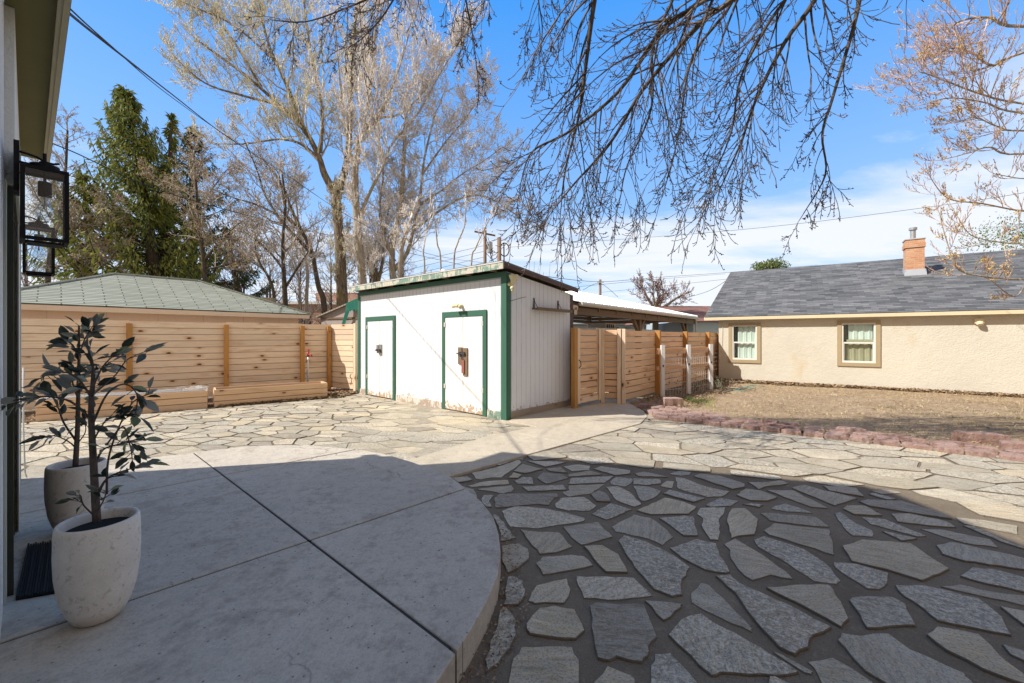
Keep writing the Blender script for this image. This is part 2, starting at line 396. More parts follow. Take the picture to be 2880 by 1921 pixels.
def mat_shingle(name, cols, w, h, dark=(.02, .02, .022), gap=.006, var=1.0, wavy=True):
    """u along the eave, v up the slope"""
    k = MT(name, .9, .2); uv = k.coord('UV')
    b = k.n('ShaderNodeTexBrick'); b.offset = .5; b.offset_frequency = 2
    b.inputs['Scale'].default_value = 1; b.inputs['Brick Width'].default_value = w; b.inputs['Row Height'].default_value = h
    b.inputs['Mortar Size'].default_value = gap; b.inputs['Mortar Smooth'].default_value = .1
    b.inputs['Color1'].default_value = (0, 0, 0, 1); b.inputs['Color2'].default_value = (1, 1, 1, 1); b.inputs['Mortar'].default_value = (0, 0, 0, 1)
    uvd = k.n('ShaderNodeVectorMath', operation='ADD'); k.l(uv, uvd.inputs[0])
    nn = k.n('ShaderNodeTexNoise'); nn.inputs['Scale'].default_value = 1.5; k.l(uv, nn.inputs['Vector'])
    sc = k.n('ShaderNodeVectorMath', operation='SCALE'); sc.inputs['Scale'].default_value = .05; k.l(nn.outputs['Color'], sc.inputs[0]); k.l(sc.outputs[0], uvd.inputs[1])
    k.l(uvd.outputs[0], b.inputs['Vector'])
    wn_ = k.n('ShaderNodeTexWhiteNoise', noise_dimensions='1D')
    c = k.mix(b.outputs['Color'], cols[0], cols[1])
    c = k.mix(k.math('MULTIPLY', k.ramp(k.noise(k.map(uv, (3, 7, 1)), 1.2, 2), [(.4, 0), (.6, 1)]), .45), c, cols[2])
    c = k.mix(k.math('MULTIPLY', k.ramp(k.noise(uv, .6, 5), [(.4, 0), (.7, 1)]), .35), c, cols[0])
    c = k.mix(k.ramp(k.noise(uv, 150, 2), [(.3, .4), (.5, 0)]), c, tuple(x * .5 for x in cols[0]))
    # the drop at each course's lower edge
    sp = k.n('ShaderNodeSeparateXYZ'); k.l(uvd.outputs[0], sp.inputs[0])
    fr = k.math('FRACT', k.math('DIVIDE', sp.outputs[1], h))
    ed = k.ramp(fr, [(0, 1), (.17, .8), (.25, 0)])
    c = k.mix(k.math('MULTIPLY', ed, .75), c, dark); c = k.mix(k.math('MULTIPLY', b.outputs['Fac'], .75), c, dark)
    k.color(c); k.bump(k.math('SUBTRACT', 1.0, fr), .6, .008); return k.m
def mat_stucco(name, col, stain=(.5, .38, .2), amt=.4, scale=45, bump=.5, seed=0):
    k = MT(name, .9, .2); c = k.coord()
    a = k.noise(k.map(c, loc=(seed, 0, 0)), .7, 5, .6); f = k.noise(c, scale, 4, .6); z = k.noise(c, 6, 5, .6)
    q = k.mix(k.ramp(a, [(.35, 0), (.7, 1)]), col, tuple(x * .9 for x in col))
    q = k.mix(k.math('MULTIPLY', k.ramp(k.noise(k.map(c, (1, 1, .5), loc=(seed, 3, 0)), 1.4, 6, .65), [(.58, 0), (.72, 1)]), amt), q, stain)
    q = k.mix(k.math('MULTIPLY', k.ramp(f, [(.25, 1), (.5, 0)]), .2), q, tuple(x * .6 for x in col))
    k.color(q); k.bump(k.math('ADD', f, z), bump, .012); return k.m
def mat_pot():
    k = MT('pot_plaster', .85, .25); c = k.coord()
    a = k.noise(c, 6, 6, .7); b = k.noise(c, 34, 6, .75, .5); f = k.noise(c, 120, 3, .7)
    q = k.mix(k.ramp(a, [(.35, 0), (.65, 1)]), (.60, .55, .48), (.72, .67, .60))
    q = k.mix(k.math('MULTIPLY', k.ramp(b, [(.56, 0), (.64, 1)]), .6), q, (.30, .265, .22))
    q = k.mix(k.math('MULTIPLY', k.ramp(k.noise(c, 11, 7, .75, 1.0), [(.60, 0), (.66, 1)]), .55), q, (.26, .24, .21))
    z = k.n('ShaderNodeSeparateXYZ'); k.l(c, z.inputs[0])
    q = k.mix(k.math('MULTIPLY', k.ramp(k.math('ADD', k.math('MULTIPLY', z.outputs[2], -3.2), k.math('MULTIPLY', a, .9)), [(.28, 0), (.5, 1)]), .45), q, (.42, .31, .22))
    k.color(q); k.bump(k.math('ADD', b, k.math('MULTIPLY', f, .4)), .4, .006); return k.m
def mat_soil(name, a_, b_, c_, bump=.8):
    k = MT(name, .97, .1); c = k.coord()
    a = k.noise(c, .8, 8, .7); b = k.noise(c, 14, 6, .7); f = k.noise(c, 90, 4, .7)
    q = k.mix(k.ramp(a, [(.38, 0), (.62, 1)]), a_, b_)
    q = k.mix(k.math('MULTIPLY', k.ramp(b, [(.52, 0), (.66, 1)]), .5), q, c_)
    q = k.mix(k.ramp(f, [(.32, .7), (.48, 0)]), q, tuple(x * .45 for x in a_))
    k.color(q); q = k.mix(k.math('MULTIPLY', k.ramp(k.noise(k.map(c, (1, 2.2, 1), (0, 0, R(-35))), 3.2, 9, .8, .4), [(.50, 0), (.60, 1)]), .55), q, tuple(x * .62 for x in a_))
    q = k.mix(k.math('MULTIPLY', k.ramp(k.noise(k.map(c, (1, 2.2, 1), (0, 0, R(-35)), (9, 2, 0)), 6, 9, .8, .4), [(.54, 0), (.62, 1)]), .5), q, tuple(min(1, x * 1.25) for x in c_))
    q = k.mix(k.math('MULTIPLY', k.ramp(k.noise(c, 32, 6, .8, .6), [(.54, 0), (.62, 1)]), .5), q, tuple(x * .55 for x in a_))
    k.color(q); k.bump(k.math('ADD', k.math('MULTIPLY', b, 1.5), f), bump, .03); return k.m
def mat_brick(name, c1, c2, mortar, w=.2, h=.067):
    k = MT(name, .9, .2); uv = k.coord('UV')
    b = k.n('ShaderNodeTexBrick'); b.inputs['Scale'].default_value = 1; b.inputs['Brick Width'].default_value = w; b.inputs['Row Height'].default_value = h
    b.inputs['Mortar Size'].default_value = .007; b.inputs['Color1'].default_value = (*c1, 1); b.inputs['Color2'].default_value = (*c2, 1); b.inputs['Mortar'].default_value = (*mortar, 1)
    k.l(uv, b.inputs['Vector'])
    k.color(k.mix(.35, b.outputs['Color'], k.mix(k.noise(uv, 30, 4), (.25, .2, .17), (.75, .6, .5)), 'MULTIPLY')) if False else k.color(k.mix(k.math('MULTIPLY', k.noise(uv, 20, 4), .35), b.outputs['Color'], tuple(x * .6 for x in c1)))
    k.bump(k.math('SUBTRACT', 1.0, b.outputs['Fac']), .6, .006); return k.m
def mat_bark(name, col, col2, moss=None, scale=12):
    k = MT(name, .92, .15); c = k.coord()
    f = k.noise(k.map(c, (1, 1, .22)), scale, 6, .65); t = k.attr()
    q = k.mix(k.ramp(f, [(.38, 0), (.62, 1)]), col, col2)
    if moss: q = k.mix(k.math('MULTIPLY', k.ramp(k.noise(c, .9, 4), [(.52, 0), (.62, 1)]), .6), q, moss)
    q = k.mix(k.math('MULTIPLY', t, .6), q, col2)
    k.color(q); k.bump(f, .8, .04); return k.m
def mat_tint(name, stops, rough=.7, trans=0, spec=.3):
    k = MT(name, rough, spec); c = k.ramp(k.attr(), stops); k.color(c)
    if trans:
        o = k.nt.nodes['Material Output']; tr = k.n('ShaderNodeBsdfTranslucent'); k.l(c, tr.inputs[0])
        mx_ = k.n('ShaderNodeMixShader'); mx_.inputs[0].default_value = trans
        k.l(k.b.outputs[0], mx_.inputs[1]); k.l(tr.outputs[0], mx_.inputs[2]); k.l(mx_.outputs[0], o.inputs[0])
    return k.m
def mat_glass(name, tintc=(.93, .96, .98), refl=.10):
    m = bpy.data.materials.new(name); m.use_nodes = True; nt = m.node_tree; nt.nodes.clear()
    o = nt.nodes.new('ShaderNodeOutputMaterial'); tr = nt.nodes.new('ShaderNodeBsdfTransparent'); tr.inputs[0].default_value = (*tintc, 1)
    gl = nt.nodes.new('ShaderNodeBsdfGlossy'); gl.inputs['Roughness'].default_value = .02
    lw = nt.nodes.new('ShaderNodeLayerWeight'); lw.inputs[0].default_value = .25
    mu = nt.nodes.new('ShaderNodeMath'); mu.operation = 'MULTIPLY_ADD'; mu.inputs[1].default_value = .22; mu.inputs[2].default_value = refl
    nt.links.new(lw.outputs['Fresnel'], mu.inputs[0])
    mx_ = nt.nodes.new('ShaderNodeMixShader'); nt.links.new(mu.outputs[0], mx_.inputs[0]); nt.links.new(tr.outputs[0], mx_.inputs[1]); nt.links.new(gl.outputs[0], mx_.inputs[2])
    nt.links.new(mx_.outputs[0], o.inputs[0]); return m

M = dict(
 stone=mat_stone(), mortar=mat_mortar(),
 slab=mat_concrete('patio_concrete', (.53, .465, .375)), path=mat_concrete('path_concrete', (.52, .445, .335), .6),
 groove=simple('joint_dark', (.05, .047, .045), .95),
 soil=mat_soil('dry_soil', (.36, .255, .155), (.47, .345, .22), (.56, .43, .29)),
 mulch=mat_soil('mulch_soil', (.16, .11, .075), (.22, .155, .10), (.28, .20, .14)),
 earth=mat_soil('open_ground', (.23, .19, .13), (.28, .23, .15), (.2, .2, .1)),
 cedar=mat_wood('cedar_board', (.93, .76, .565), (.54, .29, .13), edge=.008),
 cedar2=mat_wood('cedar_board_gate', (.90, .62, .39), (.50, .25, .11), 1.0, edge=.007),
 post=mat_wood('stained_post', (.58, .30, .09), (.28, .12, .035), .4),
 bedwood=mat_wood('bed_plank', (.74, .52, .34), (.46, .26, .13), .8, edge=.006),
 rail=mat_wood('rail_wood', (.72, .44, .25), (.42, .23, .12), .5),
 oldwood=mat_wood('old_timber', (.22, .155, .10), (.11, .075, .05), .3),
 white=mat_paint_wood('white_siding', (.75, .77, .80), (.40, .33, .26), 0, .135, groove_w=.009, low=True),
 whitedoor=mat_paint_wood('white_door_paint', (.80, .80, .79), (.45, .33, .22), 0, .19, .5, .002, low=True),
 skirt=mat_paint_wood('skirt_board_worn', (.66, .60, .53), (.40, .31, .24), .2),
 skirt2=mat_wood('skirt_board_bare', (.36, .29, .22), (.22, .16, .12), .3),
 green=mat_paint_wood('green_trim_paint', (.045, .135, .09), (.50, .44, .36), .035),
 fascia=mat_paint_wood('green_fascia_worn', (.20, .30, .235), (.56, .52, .42), .21),
 maroon=mat_paint_wood('maroon_trim', (.10, .055, .042), (.28, .2, .16), .08),
 whitepost=mat_paint_wood('white_post_paint', (.80, .80, .79), (.4, .35, .3), .02),
 tan=mat_paint_wood('tan_trim', (.42, .33, .20), (.3, .25, .2), .0),
 vinyl=simple('window_vinyl', (.76, .74, .68), .4, .04, 5, 0),
 cream=simple('cream_fascia', (.72, .60, .40), .6, .08, 3, .1),
 house=mat_stucco('cream_stucco', (.67, .625, .52), (.58, .44, .24), .6, 30, .8),
 stucco=mat_stucco('white_stucco', (.70, .70, .67), (.5, .5, .45), .1, 60, .5, 5),
 garage=mat_paint_wood('garage_siding', (.78, .58, .44), (.5, .4, .3), 0, 1.2, .7),
 garagetrim=simple('garage_fascia', (.84, .66, .49), .7, .08, 3, .1),
 pinkwall=mat_paint_wood('grey_pink_siding', (.42, .36, .33), (.4, .35, .3), 0, .6, .7),
 shg=mat_shingle('green_shingles', ((.27, .29, .24), (.40, .42, .355), (.34, .35, .29)), .9, .14, (.035, .04, .03), .016),
 shk=mat_shingle('charcoal_shingles', ((.065, .067, .070), (.235, .235, .235), (.14, .142, .145)), .34, .15, (.03, .03, .032), .003),
 shb=mat_shingle('brown_shingles', ((.20, .10, .075), (.27, .15, .115), (.24, .13, .1)), .35, .15, (.08, .04, .03), .003),
 sht=mat_shingle('tan_shingles', ((.36, .31, .25), (.45, .39, .32), (.4, .35, .28)), .35, .15, (.1, .08, .06), .003),
 roofing=simple('roll_roofing', (.16, .15, .145), .95, .25, 6, .5),
 brick=mat_brick('chimney_brick', (.56, .25, .12), (.70, .42, .26), (.55, .46, .36)),
 brickf=mat_brick('far_brick', (.42, .22, .15), (.48, .28, .2), (.45, .35, .28)),
 block=mat_soil('red_block', (.44, .275, .23), (.54, .37, .315), (.50, .41, .35), .9),
 metalroof=simple('pale_metal_roof', (.78, .78, .76), .35, .04, 2, 0, .5, .15),
 gutter=simple('gutter_paint', (.58, .53, .46), .6, .2, 5, .1),
 galv=simple('galvanised', (.50, .51, .52), .4, .15, 12, .05, .5, .7),
 black=simple('black_metal', (.010, .010, .012), .65, .1, 9, .05, .15), bulbglass=mat_glass('bulb_glass', (.93, .96, .98), .16),
 rubber=simple('black_rubber', (.015, .015, .016), .8, .2, 30, .2),
 iron=simple('dark_iron', (.05, .045, .045), .6, .3, 30, .2),
 redmetal=simple('red_painted_metal', (.45, .06, .05), .5, .2, 20, .1),
 rust=simple('rust_red_plate', (.30, .11, .085), .8, .3, 25, .2),
 plaster=simple('old_cream_plastic', (.70, .62, .38), .5, .1, 9, .05),
 glass=mat_glass('clear_glass', (.97, .985, .99), .02), paneglass=mat_glass('window_glass', (.95, .98, .965), .04),
 curtain=simple('white_curtain', (.80, .86, .80), .9, .06, 6, .1), curtain2=simple('tan_curtain', (.50, .45, .30), .9, .1, 6, .1),
 dark=simple('dark_inside', (.03, .03, .03), .9, .1),
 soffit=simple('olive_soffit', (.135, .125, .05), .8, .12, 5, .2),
 eavetrim=simple('olive_eave_trim', (.36, .33, .22), .6, .1, 5, .1),
 sage=simple('sage_trim', (.42, .44, .38), .6, .08, 6, .1),
 doorg=simple('dark_green_door', (.028, .032, .02), .5, .1, 6, .05),
 wire=simple('black_cable', (.02, .02, .022), .6, .1), wirew=simple('bright_wire', (.62, .62, .60), .4, .1, 9, 0, .5, .4),
 whitecable=simple('white_cable', (.62, .6, .55), .5, .05, 9, 0),
 pole=mat_wood('utility_pole_wood', (.24, .16, .11), (.13, .08, .055), .0),
 rvwhite=simple('trailer_white', (.78, .79, .80), .4, .05, 2, 0, .5),
 rvblue=simple('bluegrey_siding', (.40, .47, .52), .7, .08, 2, .1),
 tarp=simple('green_tarp', (.015, .16, .115), .6, .3, 9, .3),
 potm=mat_pot(),
 potsoil=simple('pot_soil', (.012, .011, .01), .95, .3, 30, .5),
 stem=mat_bark('plant_stem', (.07, .055, .045), (.15, .12, .10), None, 40),
 leaf=mat_tint('olive_leaf', [(0, (.02, .03, .022)), (.35, (.06, .075, .055)), (.6, (.20, .21, .18)), (.85, (.36, .36, .32)), (1, (.20, .25, .10))], .4, .3),
 spruce=mat_tint('spruce_needles', [(0, (.10, .14, .035)), (.5, (.29, .33, .075)), (1, (.52, .48, .13))], .7, .15),
 spruced=mat_tint('dark_spruce_needles', [(0, (.04, .065, .03)), (.6, (.11, .145, .055)), (1, (.24, .23, .09))], .7, .15),
 bark_big=mat_bark('furrowed_bark', (.10, .075, .055), (.34, .28, .215), (.25, .21, .06)),
 bark_grey=mat_bark('grey_bark', (.24, .20, .16), (.50, .45, .38), (.36, .30, .10)),
 bark_dark=mat_bark('dark_bark', (.05, .04, .032), (.13, .105, .08)),
 twig_pale=mat_tint('pale_twigs', [(0, (.55, .45, .38)), (.5, (.86, .80, .73)), (1, (.94, .91, .86))]),
 twig_gold=mat_tint('budding_twigs', [(0, (.42, .34, .25)), (.5, (.78, .70, .54)), (1, (.88, .87, .58))]),
 twig_dark=mat_tint('dark_twigs', [(0, (.045, .034, .028)), (.6, (.10, .075, .06)), (1, (.20, .16, .13))]),
 twig_brown=mat_tint('brown_twigs', [(0, (.20, .165, .135)), (.6, (.44, .37, .30)), (1, (.66, .59, .50))]),
 twig_pink=mat_tint('pinkish_twigs', [(0, (.34, .22, .14)), (.5, (.58, .40, .28)), (1, (.74, .52, .42))]),
 twig_red=mat_tint('reddish_twigs', [(0, (.16, .09, .08)), (.6, (.28, .17, .15)), (1, (.36, .26, .22))]),
 pod=mat_tint('seed_pods', [(0, (.32, .21, .10)), (.5, (.50, .36, .18)), (1, (.66, .50, .28))], .8, .2),
 bud=mat_tint('buds', [(0, (.07, .04, .03)), (1, (.20, .12, .07))]),
 gold=mat_tint('golden_seed', [(0, (.42, .28, .10)), (1, (.70, .52, .26))], .8, .2),
 litter=mat_tint('leaf_litter', [(0, (.11, .065, .035)), (.5, (.24, .15, .085)), (1, (.42, .30, .18))], .9),
 grass=mat_tint('grass', [(0, (.05, .09, .015)), (.7, (.11, .17, .03)), (1, (.30, .30, .12))], .7, .2),
 filament=simple('bulb_metal', (.25, .2, .12), .4, .1),
)

# ------------------------------------------------------------------ the ground
def big_sheet(name, poly, z, mat, kind='structure'):
    mb = MB(); mb.face([(x, y, z) for x, y in poly], [(x, y) for x, y in poly]); o = mb.build(name, mat); tag(o, kind=kind); return o
big_sheet('ground', [(-400, -400), (400, -400), (400, 700), (-400, 700)], -0.06, M['earth'])

# measured outlines
PZ = 0.15
patio_px = [(60,1345),(260,1318),(400,1290),(543,1272),(683,1256),(792,1251),(873,1252),(1000,1263),(1080,1276),(1156,1298),(1213,1318),(1274,1345),(1307,1371),(1355,1411),(1388,1454),(1402,1501),(1408,1550),(1400,1614),(1369,1690),(1326,1766),(1225,1921)]
patio = [G(x, y, PZ) for x, y in patio_px]
patio += [(-0.40, 1.35), (-0.47, 1.0), (-0.49, 0.62)]
HW = Fr((-0.065, 0), (-0.7614, 0.6483)); HN_ = 1   # house wall: u to the far left, v = -n side is the yard
def HP(s_, v, z):                                   # v > 0 towards the yard
    q = HW.o + HW.u * s_ - HW.n * v; return Vector((q.x, q.y, z))
def hbox(mb, s0, s1, v0, v1, z0, z1, t=None):
    mb.box(HP(s0, v0, z0), HP(s1, v0, 0) - HP(s0, v0, 0), HP(s0, v1, 0) - HP(s0, v0, 0), (0, 0, z1 - z0), t)
patio = [tuple(HP(6.35, -.07, 0).xy)] + patio[0:] + [tuple(HP(0.5, -.07, 0).xy)]

def clip(poly, a, b, c):          # keep a x + b y + c >= 0
    out = []
    for i in range(len(poly)):
        p, q = poly[i], poly[(i + 1) % len(poly)]
        fp, fq = a * p[0] + b * p[1] + c, a * q[0] + b * q[1] + c
        if fp >= 0: out.append(p)
        if fp * fq < 0:
            t = fp / (fp - fq); out.append((p[0] + (q[0] - p[0]) * t, p[1] + (q[1] - p[1]) * t))
    return out
def line(p, q):
    a, b = -(q[1] - p[1]), q[0] - p[0]; L = sqrt(a * a + b * b); a /= L; b /= L
    return a, b, -(a * p[0] + b * p[1])
def slab_pieces(poly, lines, gap):
    ps = [poly]
    for l in lines:
        nx = []
        for p in ps:
            for s_ in (1, -1):
                c = clip(p, s_ * l[0], s_ * l[1], s_ * l[2] - gap)
                if len(c) > 2: nx.append(c)
        ps = nx
    return ps
def smooth_poly(p, k=1):
    for _ in range(k):
        q = []
        for i in range(len(p)):
            a, b = p[i], p[(i + 1) % len(p)]
            q += [(a[0] * .75 + b[0] * .25, a[1] * .75 + b[1] * .25), (a[0] * .25 + b[0] * .75, a[1] * .25 + b[1] * .75)]
        p = q
    return p
J = [line(G(543,1272,PZ), G(1284,1834,PZ)), line(G(868,1520,PZ), G(1307,1374,PZ)), line(G(624,1336,PZ), G(1000,1264,PZ))]
mb = MB()
def slab(mb, poly, z0, z1, bev=.008, t=.5):
    """thick slab with a worn round arris"""
    poly = [p for i, p in enumerate(poly) if (Vector(p) - Vector(poly[i - 1])).length > .008]
    n = len(poly)
    ar = sum(poly[i][0] * poly[(i + 1) % n][1] - poly[(i + 1) % n][0] * poly[i][1] for i in range(n))
    if ar < 0: poly = poly[::-1]
    cxm = sum(p[0] for p in poly) / n; cym = sum(p[1] for p in poly) / n
    def inset(d):
        out = []
        for i in range(n):
            p0, p1, p2 = Vector(poly[i - 1]), Vector(poly[i]), Vector(poly[(i + 1) % n])
            e1 = (p1 - p0); e2 = (p2 - p1)
            if e1.length < 1e-6 or e2.length < 1e-6: out.append(tuple(p1)); continue
            e1.normalize(); e2.normalize()
            m = Vector((-e1.y, e1.x)) + Vector((-e2.y, e2.x))
            if m.length < .2: out.append(tuple(p1)); continue
            m.normalize(); k = max(.5, m.dot(Vector((-e1.y, e1.x))))
            out.append(tuple(p1 + m * d / k))
        return out
    rings = [(poly, z0), (poly, z1 - bev), (inset(bev * .35), z1 - bev * .3), (inset(bev), z1)]
    mb.face([(x, y, z1) for x, y in rings[3][0]], [(x, y) for x, y in rings[3][0]], t)
    for (a, za), (b, zb) in zip(rings, rings[1:]):
        for i in range(n):
            j = (i + 1) % n
            mb.face([(*a[i], za), (*a[j], za), (*b[j], zb), (*b[i], zb)], [a[i], a[j], b[j], b[i]], t)
for p in slab_pieces(patio, J, .008): slab(mb, p, -.05, PZ, .005)
po = mb.build('concrete_patio', M['slab']); tag(po, kind='structure')
mb = MB()
for a_, b_, c_ in J:
    strip = clip(clip(patio, a_, b_, c_ + .015), -a_, -b_, -c_ + .015)
    cxp = sum(p[0] for p in strip) / len(strip); cyp = sum(p[1] for p in strip) / len(strip)
    mb.prism([(cxp + (x - cxp) * .985, cyp + (y - cyp) * .985) for x, y in strip], .0, PZ - .0062)
o = mb.build('patio_joint_fill', M['groove']); tag(o, kind='structure')

path = [(-1.75,4.6),(-1.18,4.985),(-.37,6.11),(.39,6.76),(-.06,7.2),(.02,7.45),(1.24,8.95),(2.0,9.4),(2.62,9.35),(2.62,8.2),(2.50,7.62),(2.17,7.0),(.136,5.10),(-.64,4.36),(-1.0,4.0)]
mb = MB()
for p in slab_pieces(path, [line((-.02, 6.42), (.72, 5.72)), line((1.0, 7.6), (1.95, 6.85)), line((1.3, 8.35), (2.6, 7.55))], .004): slab(mb, p, -.05, .028, .006)
o = mb.build('concrete_path', M['path']); tag(o, kind='structure')

# paving: traced stones near the camera, a grown pattern elsewhere
CR = dict(A=(1240,1280), B=(1780,1280), C=(2280,1330), D=(1340,1560), E=(1880,1560), F=(2280,1560))
TR = """A 335,200 600,145 860,55 885,95 790,170 660,255 540,255 440,275 380,265
A 120,262 290,245 345,285 190,312
A 285,345 480,295 740,280 755,325 330,357
A 390,382 780,338 810,375 780,410 690,430
A 900,108 1125,165 930,210 795,185
A 940,70 1400,85 1150,138
A 745,262 800,200 895,228 850,262
A 805,292 900,250 1000,250 1025,330 840,325
A 1060,262 1130,200 1330,220 1410,262 1160,325
A 1155,160 1320,142 1400,205 1200,185
A 1350,130 1520,108 1645,125 1640,175 1440,185
A 1400,225 1640,180 1785,222 1400,250
A 1430,260 1910,238 1810,312 1400,327
A 890,355 1350,335 1390,390 960,408
A 1405,340 1815,325 1640,435 1410,468 1330,415 1410,395
A 590,480 640,435 1280,432 1300,470 1245,480 1190,560 1060,548 600,590
A 470,450 585,450 535,520 560,580 500,580 440,500
A 665,620 820,565 1180,595 1440,660 1585,700 1575,735 1060,818 760,795
A 1255,545 1320,480 1580,468 1720,565 1640,620 1400,620 1270,590
A 1645,440 1750,402 1830,440 1870,525 1720,520
A 1815,360 1950,352 2090,420 2210,550 2130,578 1930,505
A 1860,300 1930,245 2110,260 2110,300 2030,355 1880,330
A 1680,160 1760,128 2090,175 2090,212 1920,232
A 1655,660 1870,540 2110,610 1820,722
A 570,660 640,690 830,925 665,960 640,830
A 875,830 1080,855 1300,862 1450,1020 1270,1085 1090,1105 970,960
A 1340,800 1730,745 1900,910 1545,1000 1440,920
A 1880,800 2125,660 2316,700 2496,830 2566,915 2446,1005 2286,930 1920,850
A 665,1020 860,990 960,1050 975,1160 855,1260 732,1317 665,1180
A 1570,1020 1780,1010 1960,1110 2060,1310 1820,1305 1640,1100
D 650,110 720,35 1050,10 1180,25 1290,130 900,205 730,232
E -557,-137 -488,-201 -252,-137 28,3 240,155 155,290 155,460 44,478 -156,400 -376,150
D 345,265 440,268 510,310 545,420 470,570 300,575 310,430
D 570,525 660,350 850,300 1000,280 1040,400 970,550 640,550
D 1095,245 1740,265 1945,465 1450,515 1180,490 1120,350
D 1250,580 1300,550 1850,565 1990,930 1890,1030 1890,1140 1830,1210 1540,1145 1470,1190 1335,1160 1290,900
D 540,790 700,610 850,580 1080,620 1200,860 1095,950 880,935 590,895
D 370,1300 400,1160 500,1030 760,1020 1060,1030 1130,1170 1130,1415 1100,1700 330,1700
D 260,640 330,605 440,760 440,900 370,1060 230,1230 100,1320 90,1180 200,900
D 1850,520 2270,560 2260,600 2060,745
D 1290,1415 1440,1235 1700,1340 1760,1415 1700,1600 1300,1560
E -200,1240 -150,1110 20,1090 150,1230 320,1415 350,1600 -210,1500
E 240,430 350,320 450,345 930,830 930,870 700,770 250,540
E 515,250 680,240 800,340 1300,560 1800,825 1590,915 1540,1050 1400,1130 1220,1050 860,640 740,440
E 1075,380 1450,350 1770,350 1900,540 1985,730 1900,820 1600,650 1200,450
E 0,900 140,730 360,665 560,800 900,980 1100,1100 1330,1230 1440,1320 1200,1360 570,1325 480,1360 230,1120
E 1145,1085 1230,1100 1600,1300 1580,1335 1430,1270
E 1525,1190 1800,1140 2250,1415 2400,1600 1800,1600 1640,1320
F 290,960 330,880 560,915 850,890 1100,1070 1700,1330 1770,1415 1900,1600 1100,1600 600,1300 460,1150
F 425,520 520,485 890,485 1050,570 1160,800 620,830 540,680
F 250,90 500,110 860,215 855,330 770,395 620,385 270,150
E 940,-157 1050,-197 1500,-50 1720,90 1910,300 1850,335 1600,300 1300,100 980,-80
E 608,-107 730,-170 840,-107 1050,20 1300,200 1370,280 1130,235 930,295 830,240 680,50 680,-40
E 8,-57 308,-157 528,-107 568,23 680,205 640,215 400,180 150,50
B 1440,840 1550,760 2170,830 2225,1115 1900,1010 1500,890
B 1405,650 1520,645 2020,690 2175,800 1900,780 1500,730
B 1520,600 1560,565 1680,540 1820,580 1980,645 1700,630
B 1035,720 1090,600 1240,600 1385,720 1340,890 1160,905 1085,930
B 705,660 740,590 1020,580 1000,660 950,720 965,860 940,950 850,940 810,880 755,780 770,710
B 285,705 560,680 670,690 715,900 560,900 430,800
B 35,620 350,480 500,510 705,580 620,660 200,665
B 330,435 400,395 800,490 670,530
B 0,345 150,350 315,405 230,480 130,515 80,500
B 300,350 370,290 460,300 430,375
B 465,250 560,260 800,350 1065,410 980,465 820,470 640,420 490,370
B 665,240 750,215 960,240 1235,330 1230,365 1100,388
B 1135,450 1240,380 1400,400 1590,475 1480,515 1290,510
B 1265,305 1480,310 1620,285 1715,325 1450,360 1380,385
B 1470,395 1770,398 2150,595 1960,580
B 1745,370 1900,340 2100,400 2300,440 2479,486 2230,568 2130,530
B 20,210 120,190 390,250 60,240
B 400,215 500,180 650,190 620,225 540,235
B 0,265 300,272 310,320 160,340 0,330
B 800,560 950,480 1170,515 1080,570 860,580
B 1205,550 1300,540 1440,560 1400,585
C 130,150 500,175 590,275 200,205
C 355,405 400,370 600,375 790,480 480,470
C 260,450 330,440 500,560 680,640 690,715 460,700 350,600
C 555,495 820,515 1280,705 1170,710 650,570
C 880,460 1080,455 1500,545 1600,610 1300,590 950,545
C 530,325 620,305 1000,320 1400,440 1560,520 1100,450 640,375
C 640,245 700,230 950,295 850,305
C 780,650 1180,735 1000,760 900,710
C 350,820 570,750 1100,790 1530,1075 1230,1205 830,1080 450,990
C 1380,810 1530,770 2351,950 2500,1100 1700,985 1450,910
C 1200,625 1450,630 1980,740 2080,835 1700,780
C 1670,590 1800,600 2150,760 2351,830 2500,900 2100,770
F 1645,250 1780,155 2000,170 2351,260 2500,460 1800,300
F 1430,360 1640,335 1850,390 2351,460 2500,600 1800,450
F 930,350 1250,355 1850,500 2120,710 2220,910 1800,830 1400,745 1250,620 1020,470
F 1270,905 1390,820 1850,900 2100,1150 2351,1340 2500,1500 1900,1290 1500,1080
F 2080,590 2351,640 2600,900 2351,800
F 2100,1000 2351,1080 2600,1300 2200,1120"""
traced = []
for ln_ in TR.splitlines():
    k, *pp = ln_.split(); ox, oy = CR[k]
    traced.append([G(ox + float(a) / 3.918, oy + float(b) / 3.918) for a, b in (q.split(',') for q in pp)])
def inside(p, poly):
    c = False; n = len(poly)
    for i in range(n):
        (x1, y1), (x2, y2) = poly[i], poly[(i + 1) % n]
        if (y1 > p[1]) != (y2 > p[1]) and p[0] < (x2 - x1) * (p[1] - y1) / (y2 - y1) + x1: c = not c
    return c
zone = [G(1240,1352), G(1471,1289), G(1560,1291), G(1800,1312), G(2105,1344), G(2380,1356), G(2500,1385), G(2880,1545), (4.6, 2.6), (4.6, 1.3), (-.3, 1.3)]
